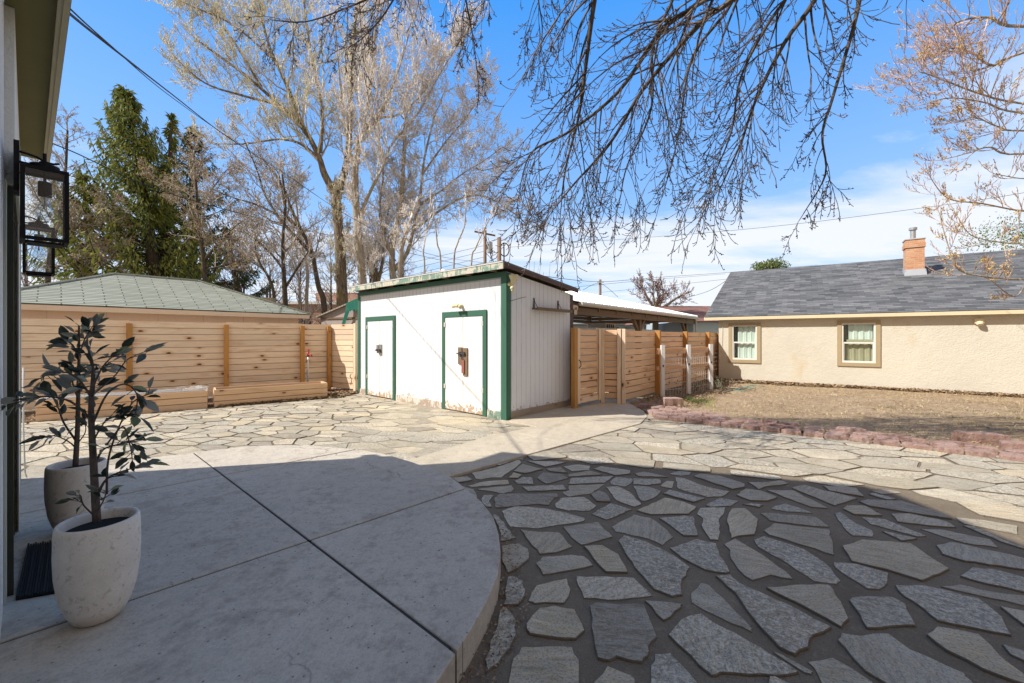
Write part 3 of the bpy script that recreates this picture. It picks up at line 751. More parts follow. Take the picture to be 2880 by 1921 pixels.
def voronoi(xmin, xmax, ymin, ymax, cell, ang, stretch, gap, keep, rg):
    ca, sa = cos(ang), sin(ang); n = int((xmax - xmin) * (ymax - ymin) / (cell * cell * stretch))
    pts = []; tries = 0
    while len(pts) < n and tries < n * 30:
        tries += 1
        x, y = rg.uniform(xmin, xmax), rg.uniform(ymin, ymax)
        q = ((x * ca + y * sa) / stretch, -x * sa + y * ca)
        if all((q[0] - p[0]) ** 2 + (q[1] - p[1]) ** 2 > (cell * .62) ** 2 for p in pts): pts.append(q)
    A = np.array(pts); out = []
    for i, p in enumerate(pts):
        d2 = ((A - A[i]) ** 2).sum(1); idx = np.argsort(d2)[1:20]
        poly = [(p[0] - 1, p[1] - 1), (p[0] + 1, p[1] - 1), (p[0] + 1, p[1] + 1), (p[0] - 1, p[1] + 1)]
        for j in idx:
            q = pts[j]; dx, dy = p[0] - q[0], p[1] - q[1]; L = sqrt(dx * dx + dy * dy); dx /= L; dy /= L
            mxx, myy = (p[0] + q[0]) / 2, (p[1] + q[1]) / 2
            poly = clip(poly, dx, dy, -(dx * mxx + dy * myy) - gap * rg.uniform(.5, 1.6))
            if len(poly) < 3: break
        if len(poly) < 3: continue
        w = [((x * stretch) * ca - y * sa, (x * stretch) * sa + y * ca) for x, y in poly]
        c = (sum(a for a, b in w) / len(w), sum(b for a, b in w) / len(w))
        if keep(c, w): out.append(w)
    return out
tbox = [(min(p[0] for p in t) - .03, max(p[0] for p in t) + .03, min(p[1] for p in t) - .03, max(p[1] for p in t) + .03) for t in traced]
def clear(w):
    smp = [(a[0] + (b[0] - a[0]) * k / 6, a[1] + (b[1] - a[1]) * k / 6) for a, b in zip(w, w[1:] + w[:1]) for k in range(6)]
    x0, x1, y0, y1 = min(p[0] for p in w), max(p[0] for p in w), min(p[1] for p in w), max(p[1] for p in w)
    for t, bb in zip(traced, tbox):
        if bb[0] > x1 or bb[1] < x0 or bb[2] > y1 or bb[3] < y0: continue
        if any(inside(v, t) for v in smp) or any(inside(v, w) for v in t): return False
    return True
def keepR(c, w):
    for k in (1.0, .8, .62, .45):
        v = [(c[0] + (x - c[0]) * k, c[1] + (y - c[1]) * k) for x, y in w]
        if clear(v):
            w[:] = v; return True
    return False
rg = random.Random(31)
grown = voronoi(-.9, 8.5, 1.2, 8.6, .30, R(-22), 1.75, .006, keepR, rg)
pathline = line((-1.18, 4.985), (.39, 6.76))
def keepL(c, w): return True
grownL = voronoi(-8.8, 1.0, 3.9, 11.8, .27, R(-14), 1.6, .009, lambda c, w: (c[0] * pathline[0] + c[1] * pathline[1] + pathline[2]) * 1 > 0, random.Random(77))
mb = MB(); sd = random.Random(5)
def add_stone(poly, jag=.012, near=False):
    n = len(poly)
    ar = sum(poly[i][0] * poly[(i + 1) % n][1] - poly[(i + 1) % n][0] * poly[i][1] for i in range(n))
    if ar < 0: poly = poly[::-1]
    if abs(ar) < .006: return
    ring = []
    for i in range(n):
        a, b = Vector(poly[i]), Vector(poly[(i + 1) % n]); L = (b - a).length
        k = max(2, int(L / (.055 if near else .11))); nn = Vector((-(b - a).y, (b - a).x)) / max(L, 1e-6)
        for j in range(k):
            q = a.lerp(b, j / k)
            if j == 0:
                prev = Vector(poly[i - 1]); q = q * .90 + a.lerp(b, .12) * .05 + a.lerp(prev, .12) * .05
                off = sd.uniform(-.3, .3) * jag
            else: off = sd.uniform(-1, 1) * jag
            ring.append(q + nn * off)
    th = sd.uniform(-pi, pi) * .12 + R(-18 if sd.random() < .8 else 50); cs, sn = cos(th), sin(th); ou, ov = sd.uniform(0, 50), sd.uniform(0, 50)
    def uvf(q): return (q[0] * cs + q[1] * sn + ou, -q[0] * sn + q[1] * cs + ov)
    zt = .009 + sd.uniform(-.003, .006); tx, ty = sd.uniform(-.006, .006), sd.uniform(-.006, .006)
    c = sum((q for q in ring), Vector((0, 0))) / len(ring); t = sd.random()
    def zz_(q): return zt + (q[0] - c[0]) * tx + (q[1] - c[1]) * ty
    m = len(ring); inner = []
    for i in range(m):
        e = (ring[(i + 1) % m] - ring[i - 1])
        if e.length < 1e-6: inner.append(ring[i]); continue
        e.normalize(); inner.append(ring[i] + Vector((-e.y, e.x)) * .0035)
    mb.face([(q.x, q.y, zz_(q)) for q in inner], [uvf(q) for q in inner], t)
    for i in range(m):
        j = (i + 1) % m
        a, b, c2, d2 = ring[i], ring[j], inner[j], inner[i]
        mb.face([(a.x, a.y, zz_(a) - .005), (b.x, b.y, zz_(b) - .005), (c2.x, c2.y, zz_(c2)), (d2.x, d2.y, zz_(d2))], [uvf(q) for q in (a, b, c2, d2)], -1)
        mb.face([(a.x, a.y, -.02), (b.x, b.y, -.02), (b.x, b.y, zz_(b) - .005), (a.x, a.y, zz_(a) - .005)], [uvf(a), uvf(b), uvf(b), uvf(a)], -1)
for p in traced: add_stone(p, .008, True)
for p in grown + grownL: add_stone(p, .008)
o = mb.build('flagstone_paving', M['stone']); tag(o, kind='structure')
big_sheet('paving_sand', [(-9.6, 3.4), (-2, .8), (0, .4), (9.5, .4), (9.5, 9.0), (2, 10.5), (-5, 12.4), (-9.6, 9.4)], 0.0, M['mortar'])

# ------------------------------------------------------------------ yard soil behind the edging
edge_px = [(1815,1172),(1820,1179),(1910,1188.5),(2002,1198),(2104,1209),(2225,1225),(2356,1239),(2496.5,1256),(2584,1266),(2671,1278),(2763,1288),(2865,1301)]
edge = [G(x, y) for x, y in edge_px] + [(6.3, 4.62), (6.9, 4.1), (7.6, 3.6)]
def grid_sheet(name, poly, z, mat, step=.18, amp=.02, kind='structure', seed=0):
    xs = [p[0] for p in poly]; ys = [p[1] for p in poly]; mb = MB(); cache = {}
    nx = int((max(xs) - min(xs)) / step) + 1; ny = int((max(ys) - min(ys)) / step) + 1
    def vid(i, j):
        if (i, j) not in cache:
            x, y = min(xs) + i * step, min(ys) + j * step
            cache[(i, j)] = len(mb.v); mb.v.append((x, y, z + amp * (mnoise.noise((x * 1.1 + seed, y * 1.1, 0)) + .5 * mnoise.noise((x * 4, y * 4 + seed, 1)))))
        return cache[(i, j)]
    for i in range(nx):
        for j in range(ny):
            if inside((min(xs) + (i + .5) * step, min(ys) + (j + .5) * step), poly):
                q = (vid(i, j), vid(i + 1, j), vid(i + 1, j + 1), vid(i, j + 1)); mb.f.append(q)
                mb.uv += [mb.v[k][:2] for k in q]; mb.t.append(.5)
    o = mb.build(name, mat, smooth=True); tag(o, kind=kind); return o
BW = Fr((7.06, 14.1), (.82, -.573))                     # right house wall; n side is into the house
yard = [(x + .22, y + .18) for x, y in edge] + [tuple(BW.P(13, .1, 0).xy), tuple(BW.P(-.3, .1, 0).xy), (2.62, 9.2), (2.62, 8.1)]
grid_sheet('dirt_yard', yard, .035, M['soil'], .1, .022)
F1 = Fr((-5.1, 11.6), (-.788, -.616))                   # long left fence, from its inner corner
strip = [tuple(F1.P(-.3, -.3, 0).xy), tuple(F1.P(7.5, -.3, 0).xy), (-9.6, 6.2), (-8.35, 7.15), (-6.3, 8.68), (-4.35, 10.05), (-4.05, 10.55), (-4.0, 11.5)]
grid_sheet('planting_strip', strip, .018, M['mulch'], .1, .012, seed=4)

# ------------------------------------------------------------------ fences
def board_panel(mb, fr, a0, a1, v0, v1, z0, z1, bh=.14, gap=.006, mat=None, wob=.002, rag=0):
    """horizontal boards"""
    n = int(round((z1 - z0) / (bh + gap))); bh = (z1 - z0) / n - gap
    for i in range(n):
        zb = z0 + i * (bh + gap); L = a1 - a0
        cuts = [a0, a1] if L < 2.4 else [a0, a0 + L * rng.uniform(.35, .65), a1]
        for c0, c1 in zip(cuts, cuts[1:]):
            w = rng.uniform(-wob, wob)
            fr.box(mb, c0 + .001, c1 - .001 + rng.uniform(-rag, rag), v0 + w, v1 + w, zb, zb + bh - (0 if gap < .01 else rng.uniform(0, .002)))
def post_mb(fr, a, v, w, z0, z1, t=None):
    mb = MB(); fr.box(mb, a - w / 2, a + w / 2, v - w / 2, v + w / 2, z0, z1, t); return mb
FH = 1.86
lf = thing('wood_fence', F1.P(0, 0, 0), 'long horizontal cedar board fence with stained posts behind the raised beds', 'fence')
def s_at(fr, pxD):       # where a photo column meets the fence line
    r_ = (pxD - 1175) / 948.0
    return (fr.o.y * r_ - fr.o.x) / (fr.u.x - fr.u.y * r_)
ps = [s_at(F1, 693), s_at(F1, 519), s_at(F1, 297)]
ps.append(ps[2] + (ps[2] - ps[1]))
allp = [.05] + ps; prev = 0
for i, a in enumerate(allp[1:] + [ps[-1] + 1.5]):
    mb = MB(); board_panel(mb, F1, prev, a, -.025, .0, .06, FH - (.0 if i % 2 else .015), .14, .006)
    mb.build('board_panel', M['cedar'], lf, bevel=.002); prev = a
for a in allp:
    post_mb(F1, a, .05, .095, 0, FH - .07).build('fence_post', M['post'], lf, bevel=.004)
FS = Fr((-5.1, 11.6), (.88, -.475))                     # short return to the shed
sf = thing('wood_fence', FS.P(0, 0, 0), 'short pale board fence section between long fence corner and white shed', 'fence')
mb = MB(); board_panel(mb, FS, .03, 1.0, .0, .025, .08, FH - .01, .14, .006); mb.build('board_panel', M['cedar'], sf, bevel=.002)
mb = MB(); FS.box(mb, .98, 1.07, -.06, .035, 0, FH); mb.build('fence_post', M['cedar'], sf, bevel=.004)
mb = MB(); mb.tube([FS.P(.9, -.05, .38), FS.P(.93, -.07, .28), FS.P(.89, -.06, .2)], .008, 6)
mb.tube([FS.P(.90, -.05, .5), FS.P(.87, -.07, .44), FS.P(.91, -.06, .38)], .01, 6); mb.build('hanging_hook', M['iron'], sf)

GT = Fr((1.30, 8.52), (.70, .72))                       # gate beside the shed
g = thing('garden_gate', GT.P(0, 0, 0), 'cedar slat gate hung between the white shed and the zigzag fence', 'gate')
FH2 = 1.665
mb = MB(); board_panel(mb, GT, .10, .93, .02, .042, .13, FH2, .125, .012); mb.build('slat_panel', M['cedar2'], g, bevel=.002)
mb = MB(); GT.box(mb, .06, .17, -.018, .018, .1, FH2 + .01); GT.box(mb, .86, .97, -.018, .018, .1, FH2 + .01)
GT.box(mb, .172, .858, -.016, .016, .1, .21); mb.build('gate_frame', M['cedar'], g, bevel=.003)
mb = MB(); GT.box(mb, .0, .055, -.03, -.01, 1.08, 1.14); mb.tube([GT.P(.1, -.03, 1.02), GT.P(.12, -.06, .97), GT.P(.13, -.06, .90), GT.P(.10, -.03, .84)], .009, 6)
mb.build('gate_latch', M['iron'], g)
zf = thing('wood_fence', (2.4, 9.1, 0), 'cedar slat fence running from the gate back to the cream house', 'fence')
mb = MB(); GT.box(mb, -.07, .03, -.05, .05, 0, FH2 + .02); mb.build('fence_post', M['post'], zf, bevel=.004)
ZG = Fr((2.02, 9.27), (.43, -.17))
mb = MB(); board_panel(mb, ZG, .05, .40, .02, .04, .12, FH2, .125, .012); mb.build('slat_panel', M['cedar2'], zf, bevel=.002)
mb = MB(); ZG.box(mb, -.03, .06, -.05, .015, 0.02, FH2 + .01); mb.build('fence_post', M['cedar'], zf, bevel=.004)
mb = MB(); ZG.box(mb, .33, .42, -.045, .045, 0.02, FH2 + .01); mb.build('fence_post', M['cedar'], zf, bevel=.004)
mb = MB(); ZG.box(mb, .425, .51, -.03, .06, 0.02, FH2 + .01); mb.build('fence_post', M['cedar'], zf, bevel=.004)
F2 = Fr((2.48, 9.08), (.656, .755)); prev = .02
for a in (1.74, 3.77, 5.93, 7.28):
    mb = MB(); board_panel(mb, F2, prev, a, .0, .02, .1, FH2 - .02, .125, .010, rag=.0); mb.build('slat_panel', M['cedar2'], zf, bevel=.002)
    mb = MB(); F2.box(mb, a - .05, a + .05, -.115, -.002, .0, FH2 - .01); mb.build('fence_post', M['post'], zf, bevel=.004); prev = a

# wire trellis with white posts
wp = [(3.60, 9.86), (4.47, 10.45), (5.42, 11.25)]
tr = thing('wire_trellis', (3.6, 9.86, 0), 'white post and brown rail trellis with wire mesh before the slat fence', 'trellis')
for (x, y) in wp:
    mb = MB(); mb.box((x - .045, y - .04, 0), (.085, 0, 0), (0, .08, 0), (0, 0, 1.30)); po = mb.build('post', M['whitepost'], tr, bevel=.004)
    mb = MB(); mb.box((x - .02, y - .052, .78), (.03, 0, 0), (0, .006, 0), (0, 0, .05)); mb.build('bolt_plate', M['iron'], po)
for z, h in ((1.08, .14), (.70, .09)):
    for i in (0, 1):
        a, b = Vector(wp[i]), Vector(wp[i + 1]); fr = Fr(a, b - a); L = (b - a).length
        mb = MB(); fr.box(mb, -.12 if i == 0 else .0, L + (.12 if i else -.002), .05, .09, z, z + h); mb.build('rail', M['rail'], tr, bevel=.003)
for i in (0, 1):
    a, b = Vector(wp[i]), Vector(wp[i + 1]); fr = Fr(a, b - a); L = (b - a).length; mb = MB()
    k = int(L / .12)
    for j in range(1, k + 1): mb.tube([fr.P(j * L / (k + 1), .045, .04), fr.P(j * L / (k + 1), .045, 1.16)], .004, 4)
    for z in [.06 + .15 * q for q in range(8)]: mb.tube([fr.P(0, .042, z), fr.P(L, .042, z)], .004, 4)
    mb.build('wire_mesh', M['wirew'], tr)

# ------------------------------------------------------------------ raised beds and the spigot
def raised_bed(p0, p1, dep, h, label):
    fr = Fr(p0, (p1[0] - p0[0], p1[1] - p0[1])); L = (Vector(p1) - Vector(p0)).length
    b = thing('raised_bed', (p0[0], p0[1], 0), label, 'raised bed', 'raised cedar beds along the fence')
    n = 3; bh = h / n; T = .04
    for (a0, a1, v0, v1) in ((0, L, 0, T), (0, L, dep - T, dep), (0, T, T, dep - T), (L - T, L, T, dep - T)):
        mb = MB()
        for i in range(n): fr.box(mb, a0, a1, v0, v1, i * bh + .002, (i + 1) * bh - .003)
        mb.build('side_planks', M['bedwood'], b, bevel=.003)
    for a in (T, L - T - .05, L * .5):
        mb = MB(); fr.box(mb, a, a + .05, T + .001, T + .05, .01, h - .03); mb.build('corner_stake', M['bedwood'], b)
    return b, fr, L
b1, fb1, L1 = raised_bed(G(100, 1188), G(583, 1149), .55, .375, 'raised cedar bed covered with grey wire mesh behind the potted plants')
mb = MB(); mb.prism([tuple(fb1.P(.04, .04, 0).xy), tuple(fb1.P(L1 - .04, .04, 0).xy), tuple(fb1.P(L1 - .04, .51, 0).xy), tuple(fb1.P(.04, .51, 0).xy)], .02, .33)
mb.build('bed_soil', M['mulch'], b1)
wm = MB()
for i in range(int(L1 / .05)): wm.tube([fb1.P(.02 + i * .05, .0, .385), fb1.P(.02 + i * .05, .28, .40 + .012 * sin(i * .7)), fb1.P(.02 + i * .05, .55, .385)], .0025, 4)
for j in range(12): wm.tube([fb1.P(.0, j * .05, .388 + .012 * sin(j * .6)), fb1.P(L1 * .5, j * .05, .395), fb1.P(L1, j * .05, .388)], .0025, 4)
o = wm.build('wire_mesh_cover', M['wirew']); tag(o, 'grey wire mesh sheet laid over the top of the left raised bed', 'wire mesh')
dr = random.Random(3); sg = []
for i in range(160):
    p = fb1.P(L1 - .05 - abs(dr.gauss(0, .22)), dr.uniform(.1, .5), .38 + dr.uniform(0, .05)); q = p + Vector((dr.uniform(-.12, .12), dr.uniform(-.12, .12), dr.uniform(-.01, .05)))
    sg.append((tuple(p), tuple(q), .003, .002, dr.random()))
o = segs_mesh('dry_stems', sg, M['twig_pale'], None); tag(o, 'heap of dry grey stems on the right end of the mesh covered bed', 'dry plants', kind='stuff')
b2, fb2, L2 = raised_bed(G(602, 1146.5), G(921, 1119.5), .55, .375, 'empty raised cedar bed nearer the white shed')
mb = MB(); mb.prism([tuple(fb2.P(.04, .04, 0).xy), tuple(fb2.P(L2 - .04, .04, 0).xy), tuple(fb2.P(L2 - .04, .51, 0).xy), tuple(fb2.P(.04, .51, 0).xy)], .02, .19)
mb.build('bed_soil', M['mulch'], b2)
sx, sy = -5.38, 10.9
sp_ = thing('water_spigot', (sx, sy, 0), 'galvanised standpipe with a red valve handle in front of fence post', 'spigot')
mb = MB(); mb.tube([(sx, sy, 0), (sx, sy, 1.0)], .018, 8); mb.tube([(sx - .04, sy + .02, 0), (sx - .04, sy + .02, .62)], .02, 8); mb.tube([(sx - .07, sy, .55), (sx + .03, sy, .55)], .012, 6); mb.build('pipe', M['galv'], sp_, True)
mb = MB(); mb.tube([(sx, sy, .98), (sx, sy, 1.10)], .032, 8); mb.tube([(sx - .02, sy, 1.04), (sx + .09, sy - .03, 1.03), (sx + .12, sy - .04, .98)], .02, 8)
mb.tube([(sx, sy, 1.1), (sx, sy, 1.16)], .012, 6); mb.tube([(sx - .06, sy, 1.165), (sx + .05, sy, 1.15)], .014, 6); mb.build('valve_head', M['redmetal'], sp_, True)

# ------------------------------------------------------------------ the shed
SH = Fr((-.10, 7.34), (-.745, .667)); SL, SD = 5.27, 2.05      # front line from the near corner to the left; v < 0 is towards us, so inside is +... (n side)
if SH.n.dot(Vector((0, 1))) > 0: sgn = 1
else: sgn = -1
def sbox(mb, a0, a1, v0, v1, z0, z1, t=None):                  # v > 0 towards the inside
    mb.box(SH.P(a0, sgn * v0, z0), SH.U(a1 - a0), SH.N(sgn * (v1 - v0)), (0, 0, z1 - z0), t)
def SPt(a, v, z): return SH.P(a, sgn * v, z)
# inside is the side away from the camera
inside_v = Vector((0, 0))
shed = thing('storage_shed', SH.P(SL / 2, 0, 0), 'white board shed with green trim and two pairs of narrow doors', 'shed')
def wall_poly(mb, fr_pt, pts, t=.5):
    """pts: (along, height) outline in the plane given by fr_pt(along, z); uv = (along, height)"""
    mb.face([fr_pt(a, z) for a, z in pts], pts, t)
ZF, ZB = 2.66, 2.42
def sz(v): return ZF + (ZB - ZF) * v / SD
mb = MB()
wall_poly(mb, lambda a, z: SPt(a, 0, z), [(SL, .13), (0, .13), (0, ZF), (SL, ZF)])
wall_poly(mb, lambda a, z: SPt(0, a, z), [(0, .13), (SD, .13), (SD, ZB), (0, ZF)])
wall_poly(mb, lambda a, z: SPt(a, SD, z), [(0, .0), (SL, .0), (SL, ZB), (0, ZB)])
wall_poly(mb, lambda a, z: SPt(SL, a, z), [(SD, .0), (0, .0), (0, ZF), (SD, ZB)])
mb.build('wall', M['white'], shed)
mb = MB(); sbox(mb, 1.80, 3.50, -.018, .0, .0, .15); mb.build('skirt_board', M['skirt'], shed, bevel=.003)
mb = MB(); sbox(mb, 4.9, 5.22, -.018, .0, .0, .15); mb.build('skirt_board', M['skirt'], shed, bevel=.003)
mb = MB(); sbox(mb, .12, .47, -.018, .0, .0, .15); o = mb.build('skirt_board', M['fascia'], shed, bevel=.003)
mb = MB(); sbox(mb, -.02, .0, .08, SD - .02, .0, .15); o = mb.build('skirt_board', M['skirt2'], shed, bevel=.003)
mb = MB(); sbox(mb, -.02, .11, -.024, -.002, .0, ZF); mb.build('corner_trim', M['green'], shed, bevel=.003)
mb = MB(); sbox(mb, -.022, -.001, .0, .10, .0, ZF - .02); mb.build('corner_trim', M['green'], shed, bevel=.003)
mb = MB(); sbox(mb, SL - .09, SL + .02, -.024, -.002, .05, ZF); mb.build('corner_trim', M['green'], shed, bevel=.003)
mb = MB(); sbox(mb, -.02, .0, SD - .03, SD + .06, .0, ZB - .02); mb.build('corner_trim', M['maroon'], shed, bevel=.003)
mb = MB(); sbox(mb, .112, SL - .092, -.022, -.001, 2.565, ZF); mb.build('frieze_board', M['green'], shed, bevel=.003)
mb = MB(); sbox(mb, .112, SL - .092, -.014, -.001, 2.54, 2.563); mb.build('frieze_moulding', simple('grey_moulding', (.45, .46, .45)), shed)
def shed_doors(a0, a1, z1, kind):
    T = .095; o = thing_part = bpy.data.objects.new('double_door', None)
    COL.objects.link(o); o.parent = shed
    mb = MB(); sbox(mb, a0, a0 + T, -.030, -.001, .0, z1); sbox(mb, a1 - T, a1, -.030, -.001, .0, z1); sbox(mb, a0 + T + .001, a1 - T - .001, -.030, -.001, z1 - .11, z1)
    mb.build('door_frame', M['green'], o, bevel=.003)
    mid = (a0 + a1) / 2
    for (l, r_) in ((a0 + T + .006, mid - .006), (mid + .006, a1 - T - .006)):
        mb = MB(); wall_poly(mb, lambda a, z: SPt(a, -.022, z), [(r_, .035), (l, .035), (l, z1 - .118), (r_, z1 - .118)])
        mb.v, mb.f, mb.uv, mb.t = [], [], [], []
        fr_pts = lambda a, v, z: SPt(a, v, z)
        A = [(r_, .035), (l, .035), (l, z1 - .118), (r_, z1 - .118)]
        mb.face([fr_pts(a, -.022, z) for a, z in A], A)
        for i in range(4):
            (p, q), (p2, q2) = A[i], A[(i + 1) % 4]
            mb.face([fr_pts(p2, -.022, q2), fr_pts(p, -.022, q), fr_pts(p, -.003, q), fr_pts(p2, -.003, q2)], [(.06, .5)] * 4)
        mb.build('door_leaf', M['whitedoor'], o)
    mb = MB(); sbox(mb, mid - .006, mid + .006, -.010, -.004, .035, z1 - .12); mb.build('door_gap', M['dark'], o)
    hm = simple('painted_hinge', (.55, .5, .45))
    for a in (a0 + T, a1 - T):
        for z in (.45, z1 - .3): mb = MB(); sbox(mb, a - .02, a + .03, -.034, -.030, z, z + .09); mb.build('hinge', hm, o)
    la = MB()
    if kind == 2:
        sbox(la, mid + .02, mid + .125, -.045, -.0225, .96, 1.29); sbox(la, mid - .145, mid - .02, -.045, -.0225, .74, 1.28)
        lt = la.build('latch_board', M['oldwood'], o, bevel=.002)
        m2 = MB(); sbox(m2, mid - .075, mid + .0, -.065, -.046, .79, 1.045); m2.build('rusty_plate', M['rust'], o, bevel=.003)
    else:
        sbox(la, mid + .02, mid + .12, -.04, -.0225, 1.15, 1.30); sbox(la, mid - .12, mid - .01, -.04, -.0225, 1.05, 1.31)
        lt = la.build('latch_board', simple('grey_latch_plate', (.22, .21, .2), .6), o, bevel=.002)
    m3 = MB(); zc = 1.17
    m3.tube([SPt(mid + .14, -.065, zc), SPt(mid - .10, -.065, zc)], .012, 8); sbox(m3, mid - .09, mid - .03, -.075, -.05, zc - .03, zc + .03); sbox(m3, mid + .03, mid + .08, -.075, -.05, zc - .03, zc + .03)
    m3.tube([SPt(mid, -.07, zc - .01), SPt(mid + .02, -.085, zc - .06), SPt(mid - .02, -.085, zc - .07), SPt(mid - .02, -.07, zc)], .007, 6)
    m3.build('sliding_bolt', M['iron'], o)
    return o
shed_doors(.486, 1.777, 2.0, 2)
shed_doors(3.53, 4.88, 2.0, 1)
# roof: mono pitch falling to the back
def roof_slab(mb, a0, a1, v0, v1, zf, th):
    def z(v): return zf + (ZB - ZF) * v / SD
    P = [SPt(a0, v0, z(v0)), SPt(a1, v0, z(v0)), SPt(a1, v1, z(v1)), SPt(a0, v1, z(v1))]
    mb.box(P[0], P[1] - P[0], P[3] - P[0], (0, 0, th))
mb = MB(); roof_slab(mb, -.10, SL + .12, -.20, SD + .14, 2.765, .03); rf = mb.build('roof', M['roofing'], shed)
mb = MB(); roof_slab(mb, -.085, SL + .105, -.17, SD + .1, 2.742, .02); mb.build('roof_deck', M['oldwood'], shed)
mb = MB(); sbox(mb, -.105, SL + .125, -.205, -.175, 2.675, 2.80); mb.build('fascia', M['fascia'], shed, bevel=.003)
mb = MB(); sbox(mb, -.11, SL + .13, -.213, -.206, 2.785, 2.805); mb.build('drip_edge', simple('pale_drip_edge', (.6, .6, .58), .4), shed)
for a in (-.10, SL + .10):
    P0 = SPt(a, -.174, 2.66 + .055); mb = MB(); Q = SPt(a, SD + .14, 2.66 + .055 + (ZB - ZF) * (SD + .31) / SD)
    mb.box(P0, Q - P0, SH.U(.022), (0, 0, .07)); mb.build('rake_board', M['maroon'], shed, bevel=.003)
for i in range(8):
    mb = MB(); sbox(mb, .2 + i * .68, .245 + i * .68, -.172, -.004, 2.665, 2.735); mb.build('rafter_tail', M['oldwood'], shed)
# lamps and the small shelf on the shed
def flood(p, d, nm):
    fl = bpy.data.objects.new('flood_light', None); COL.objects.link(fl); fl.parent = shed
    p = Vector(p); d = Vector(d)
    mb = MB(); mb.tube([p, p + d * .06], .035, 10); mb.tube([p + d * .05, p + d * .11 + Vector((0, 0, .015))], .018, 8)
    mb.build('mount', M['plaster'], fl, True)
    mb = MB()
    if nm: 
        mb.tube([p + d * .10 + Vector((0, 0, -.01)), p + d * .11 + Vector((0, 0, .06)), p + d * .12 + Vector((0, 0, .12)), p + d * .12 + Vector((0, 0, .155))], [.035, .045, .08, .085], 12)
        mb.blob(p + d * .09 + Vector((0, 0, -.075)), .04, 10); mb.tube([p + d * .09 + Vector((0, 0, -.1)), p + d * .10 + Vector((0, 0, -.13))], .025, 8)
    else:
        s_ = SH.U(1); mb.tube([p + d * .10 - s_ * .02, p + d * .14 + s_ * .12 + Vector((0, 0, .005))], [.02, .045], 10); mb.blob(p + d * .12, .04, 8); mb.tube([p + d * .1 - s_ * .02, p + d * .13 - s_ * .1 + Vector((0, 0, -.03))], [.02, .04], 10)
    mb.build('lamp_head', M['plaster'], fl, True)
nf = SH.N(-sgn * 1.0); nf = Vector((nf.x, nf.y, 0))
flood(SPt(1.18, -.002, 2.10), nf, 0)
sd_ = -SH.U(1.0); flood(SPt(-.024, .03, 2.43), Vector((sd_.x, sd_.y, 0)), 1)
mb = MB(); sbox(mb, -.13, -.002, .72, 1.90, 2.02, 2.045); sbox(mb, -.135, -.12, .72, 1.90, 2.0, 2.06); shf = mb.build('wall_shelf', M['oldwood'], shed, bevel=.002)
for v in (.76, 1.55): mb = MB(); sbox(mb, -.02, -.003, v, v + .02, 2.046, 2.24); mb.tube([SPt(-.1, v + .01, 2.05), SPt(-.01, v + .01, 2.2)], .006, 5); mb.build('shelf_bracket', M['iron'], shf)
mb = MB(); sbox(mb, -.13, -.12, 1.86, 1.88, 2.045, 2.11); mb.build('shelf_peg', M['iron'], shf)
mb = MB(); mb.tube([SPt(-.02, .06, 2.13), SPt(-.14, .22, 2.19), SPt(-.10, .42, 2.23)], .005, 5); mb.build('wall_hook', M['iron'], shed)

# ------------------------------------------------------------------ carport and trailer behind the slat fence
CP = Fr((1.57, 9.84), (.64, .768)); CL = 9.4            # gutter line; n side (left of u) is away to the back-left
cp = thing('carport', CP.P(CL / 2, 0, 0), 'open carport with pale ribbed metal roof, gutter and dark timber posts', 'carport')
def cpz(v, z0=2.36): return z0 + .25 * v
mb = MB(); W_ = 5.0; k = 46
for i in range(k):
    a0, a1 = -.1 + (CL + .2) * i / k, -.1 + (CL + .2) * (i + 1) / k; w = (a1 - a0)
    prof = [(0, 0), (.72 * w, 0), (.78 * w, .03), (.92 * w, .03), (w, 0)]
    for (x0, z0), (x1, z1) in zip(prof, prof[1:]):
        mb.face([CP.P(a0 + x0, -.06, cpz(-.06) + z0), CP.P(a0 + x1, -.06, cpz(-.06) + z1), CP.P(a0 + x1, W_, cpz(W_) + z1), CP.P(a0 + x0, W_, cpz(W_) + z0)], None, .5)
o = mb.build('metal_roof', M['metalroof'], cp)
m = o.modifiers.new('thick', 'SOLIDIFY'); m.thickness = .012; m.offset = -1
mb = MB()
for i in range(9):
    a0 = i * CL / 9; mb.tube([CP.P(a0, -.075, 2.285 - .002 * i), CP.P(a0 + CL / 9 - .01, -.075, 2.285 - .002 * i)], .058, 10)
mb.build('gutter', M['gutter'], cp, False)
mb = MB()
for v in (.05, 1.6, 3.2, 4.8): CP.box(mb, 0, CL, v, v + .05, cpz(v) - .07, cpz(v) - .02)
for i in range(10):
    a = i * (CL - .05) / 9; P0 = CP.P(a, .0, cpz(0) - .23); Q = CP.P(a, W_, cpz(W_) - .23); mb.box(P0, Q - P0, CP.U(.05), (0, 0, .15))
CP.box(mb, 0, CL, .02, .10, 2.03, 2.20); CP.box(mb, 0, CL, 4.8, 4.9, 3.1, 3.35)
mb.build('roof_beams', M['oldwood'], cp)
mb = MB()
for i in range(8): CP.box(mb, .02, CL - .1, 4.74, 4.77, 2.14 + i * .16, 2.295 + i * .16)
mb.build('back_boards', M['oldwood'], cp)
mb = MB()
for i in range(9):
    z0 = 2.12 + i * .16; v0 = max(.12, (z0 + .16 - 2.30) / .25)
    if v0 < 4.6: CP.box(mb, CL - .12, CL - .09, v0 * 1.0, 4.73, z0, z0 + .155)
mb.build('end_boards', M['oldwood'], cp)
for a in (4.0, 8.65):
    mb = MB(); CP.box(mb, a - .075, a + .075, .11, .26, 0, 2.2); pp = mb.build('post', M['oldwood'], cp, bevel=.004)
    for sg_ in (-1, 1):
        if a > 8 and sg_ > 0: continue
        mb = MB(); P0 = CP.P(a + sg_ * .06, .14, 1.62); mb.box(P0, CP.U(sg_ * .55) + Vector((0, 0, .55)), CP.N(.09), Vector((0, 0, .14))); mb.build('knee_brace', M['oldwood'], pp)
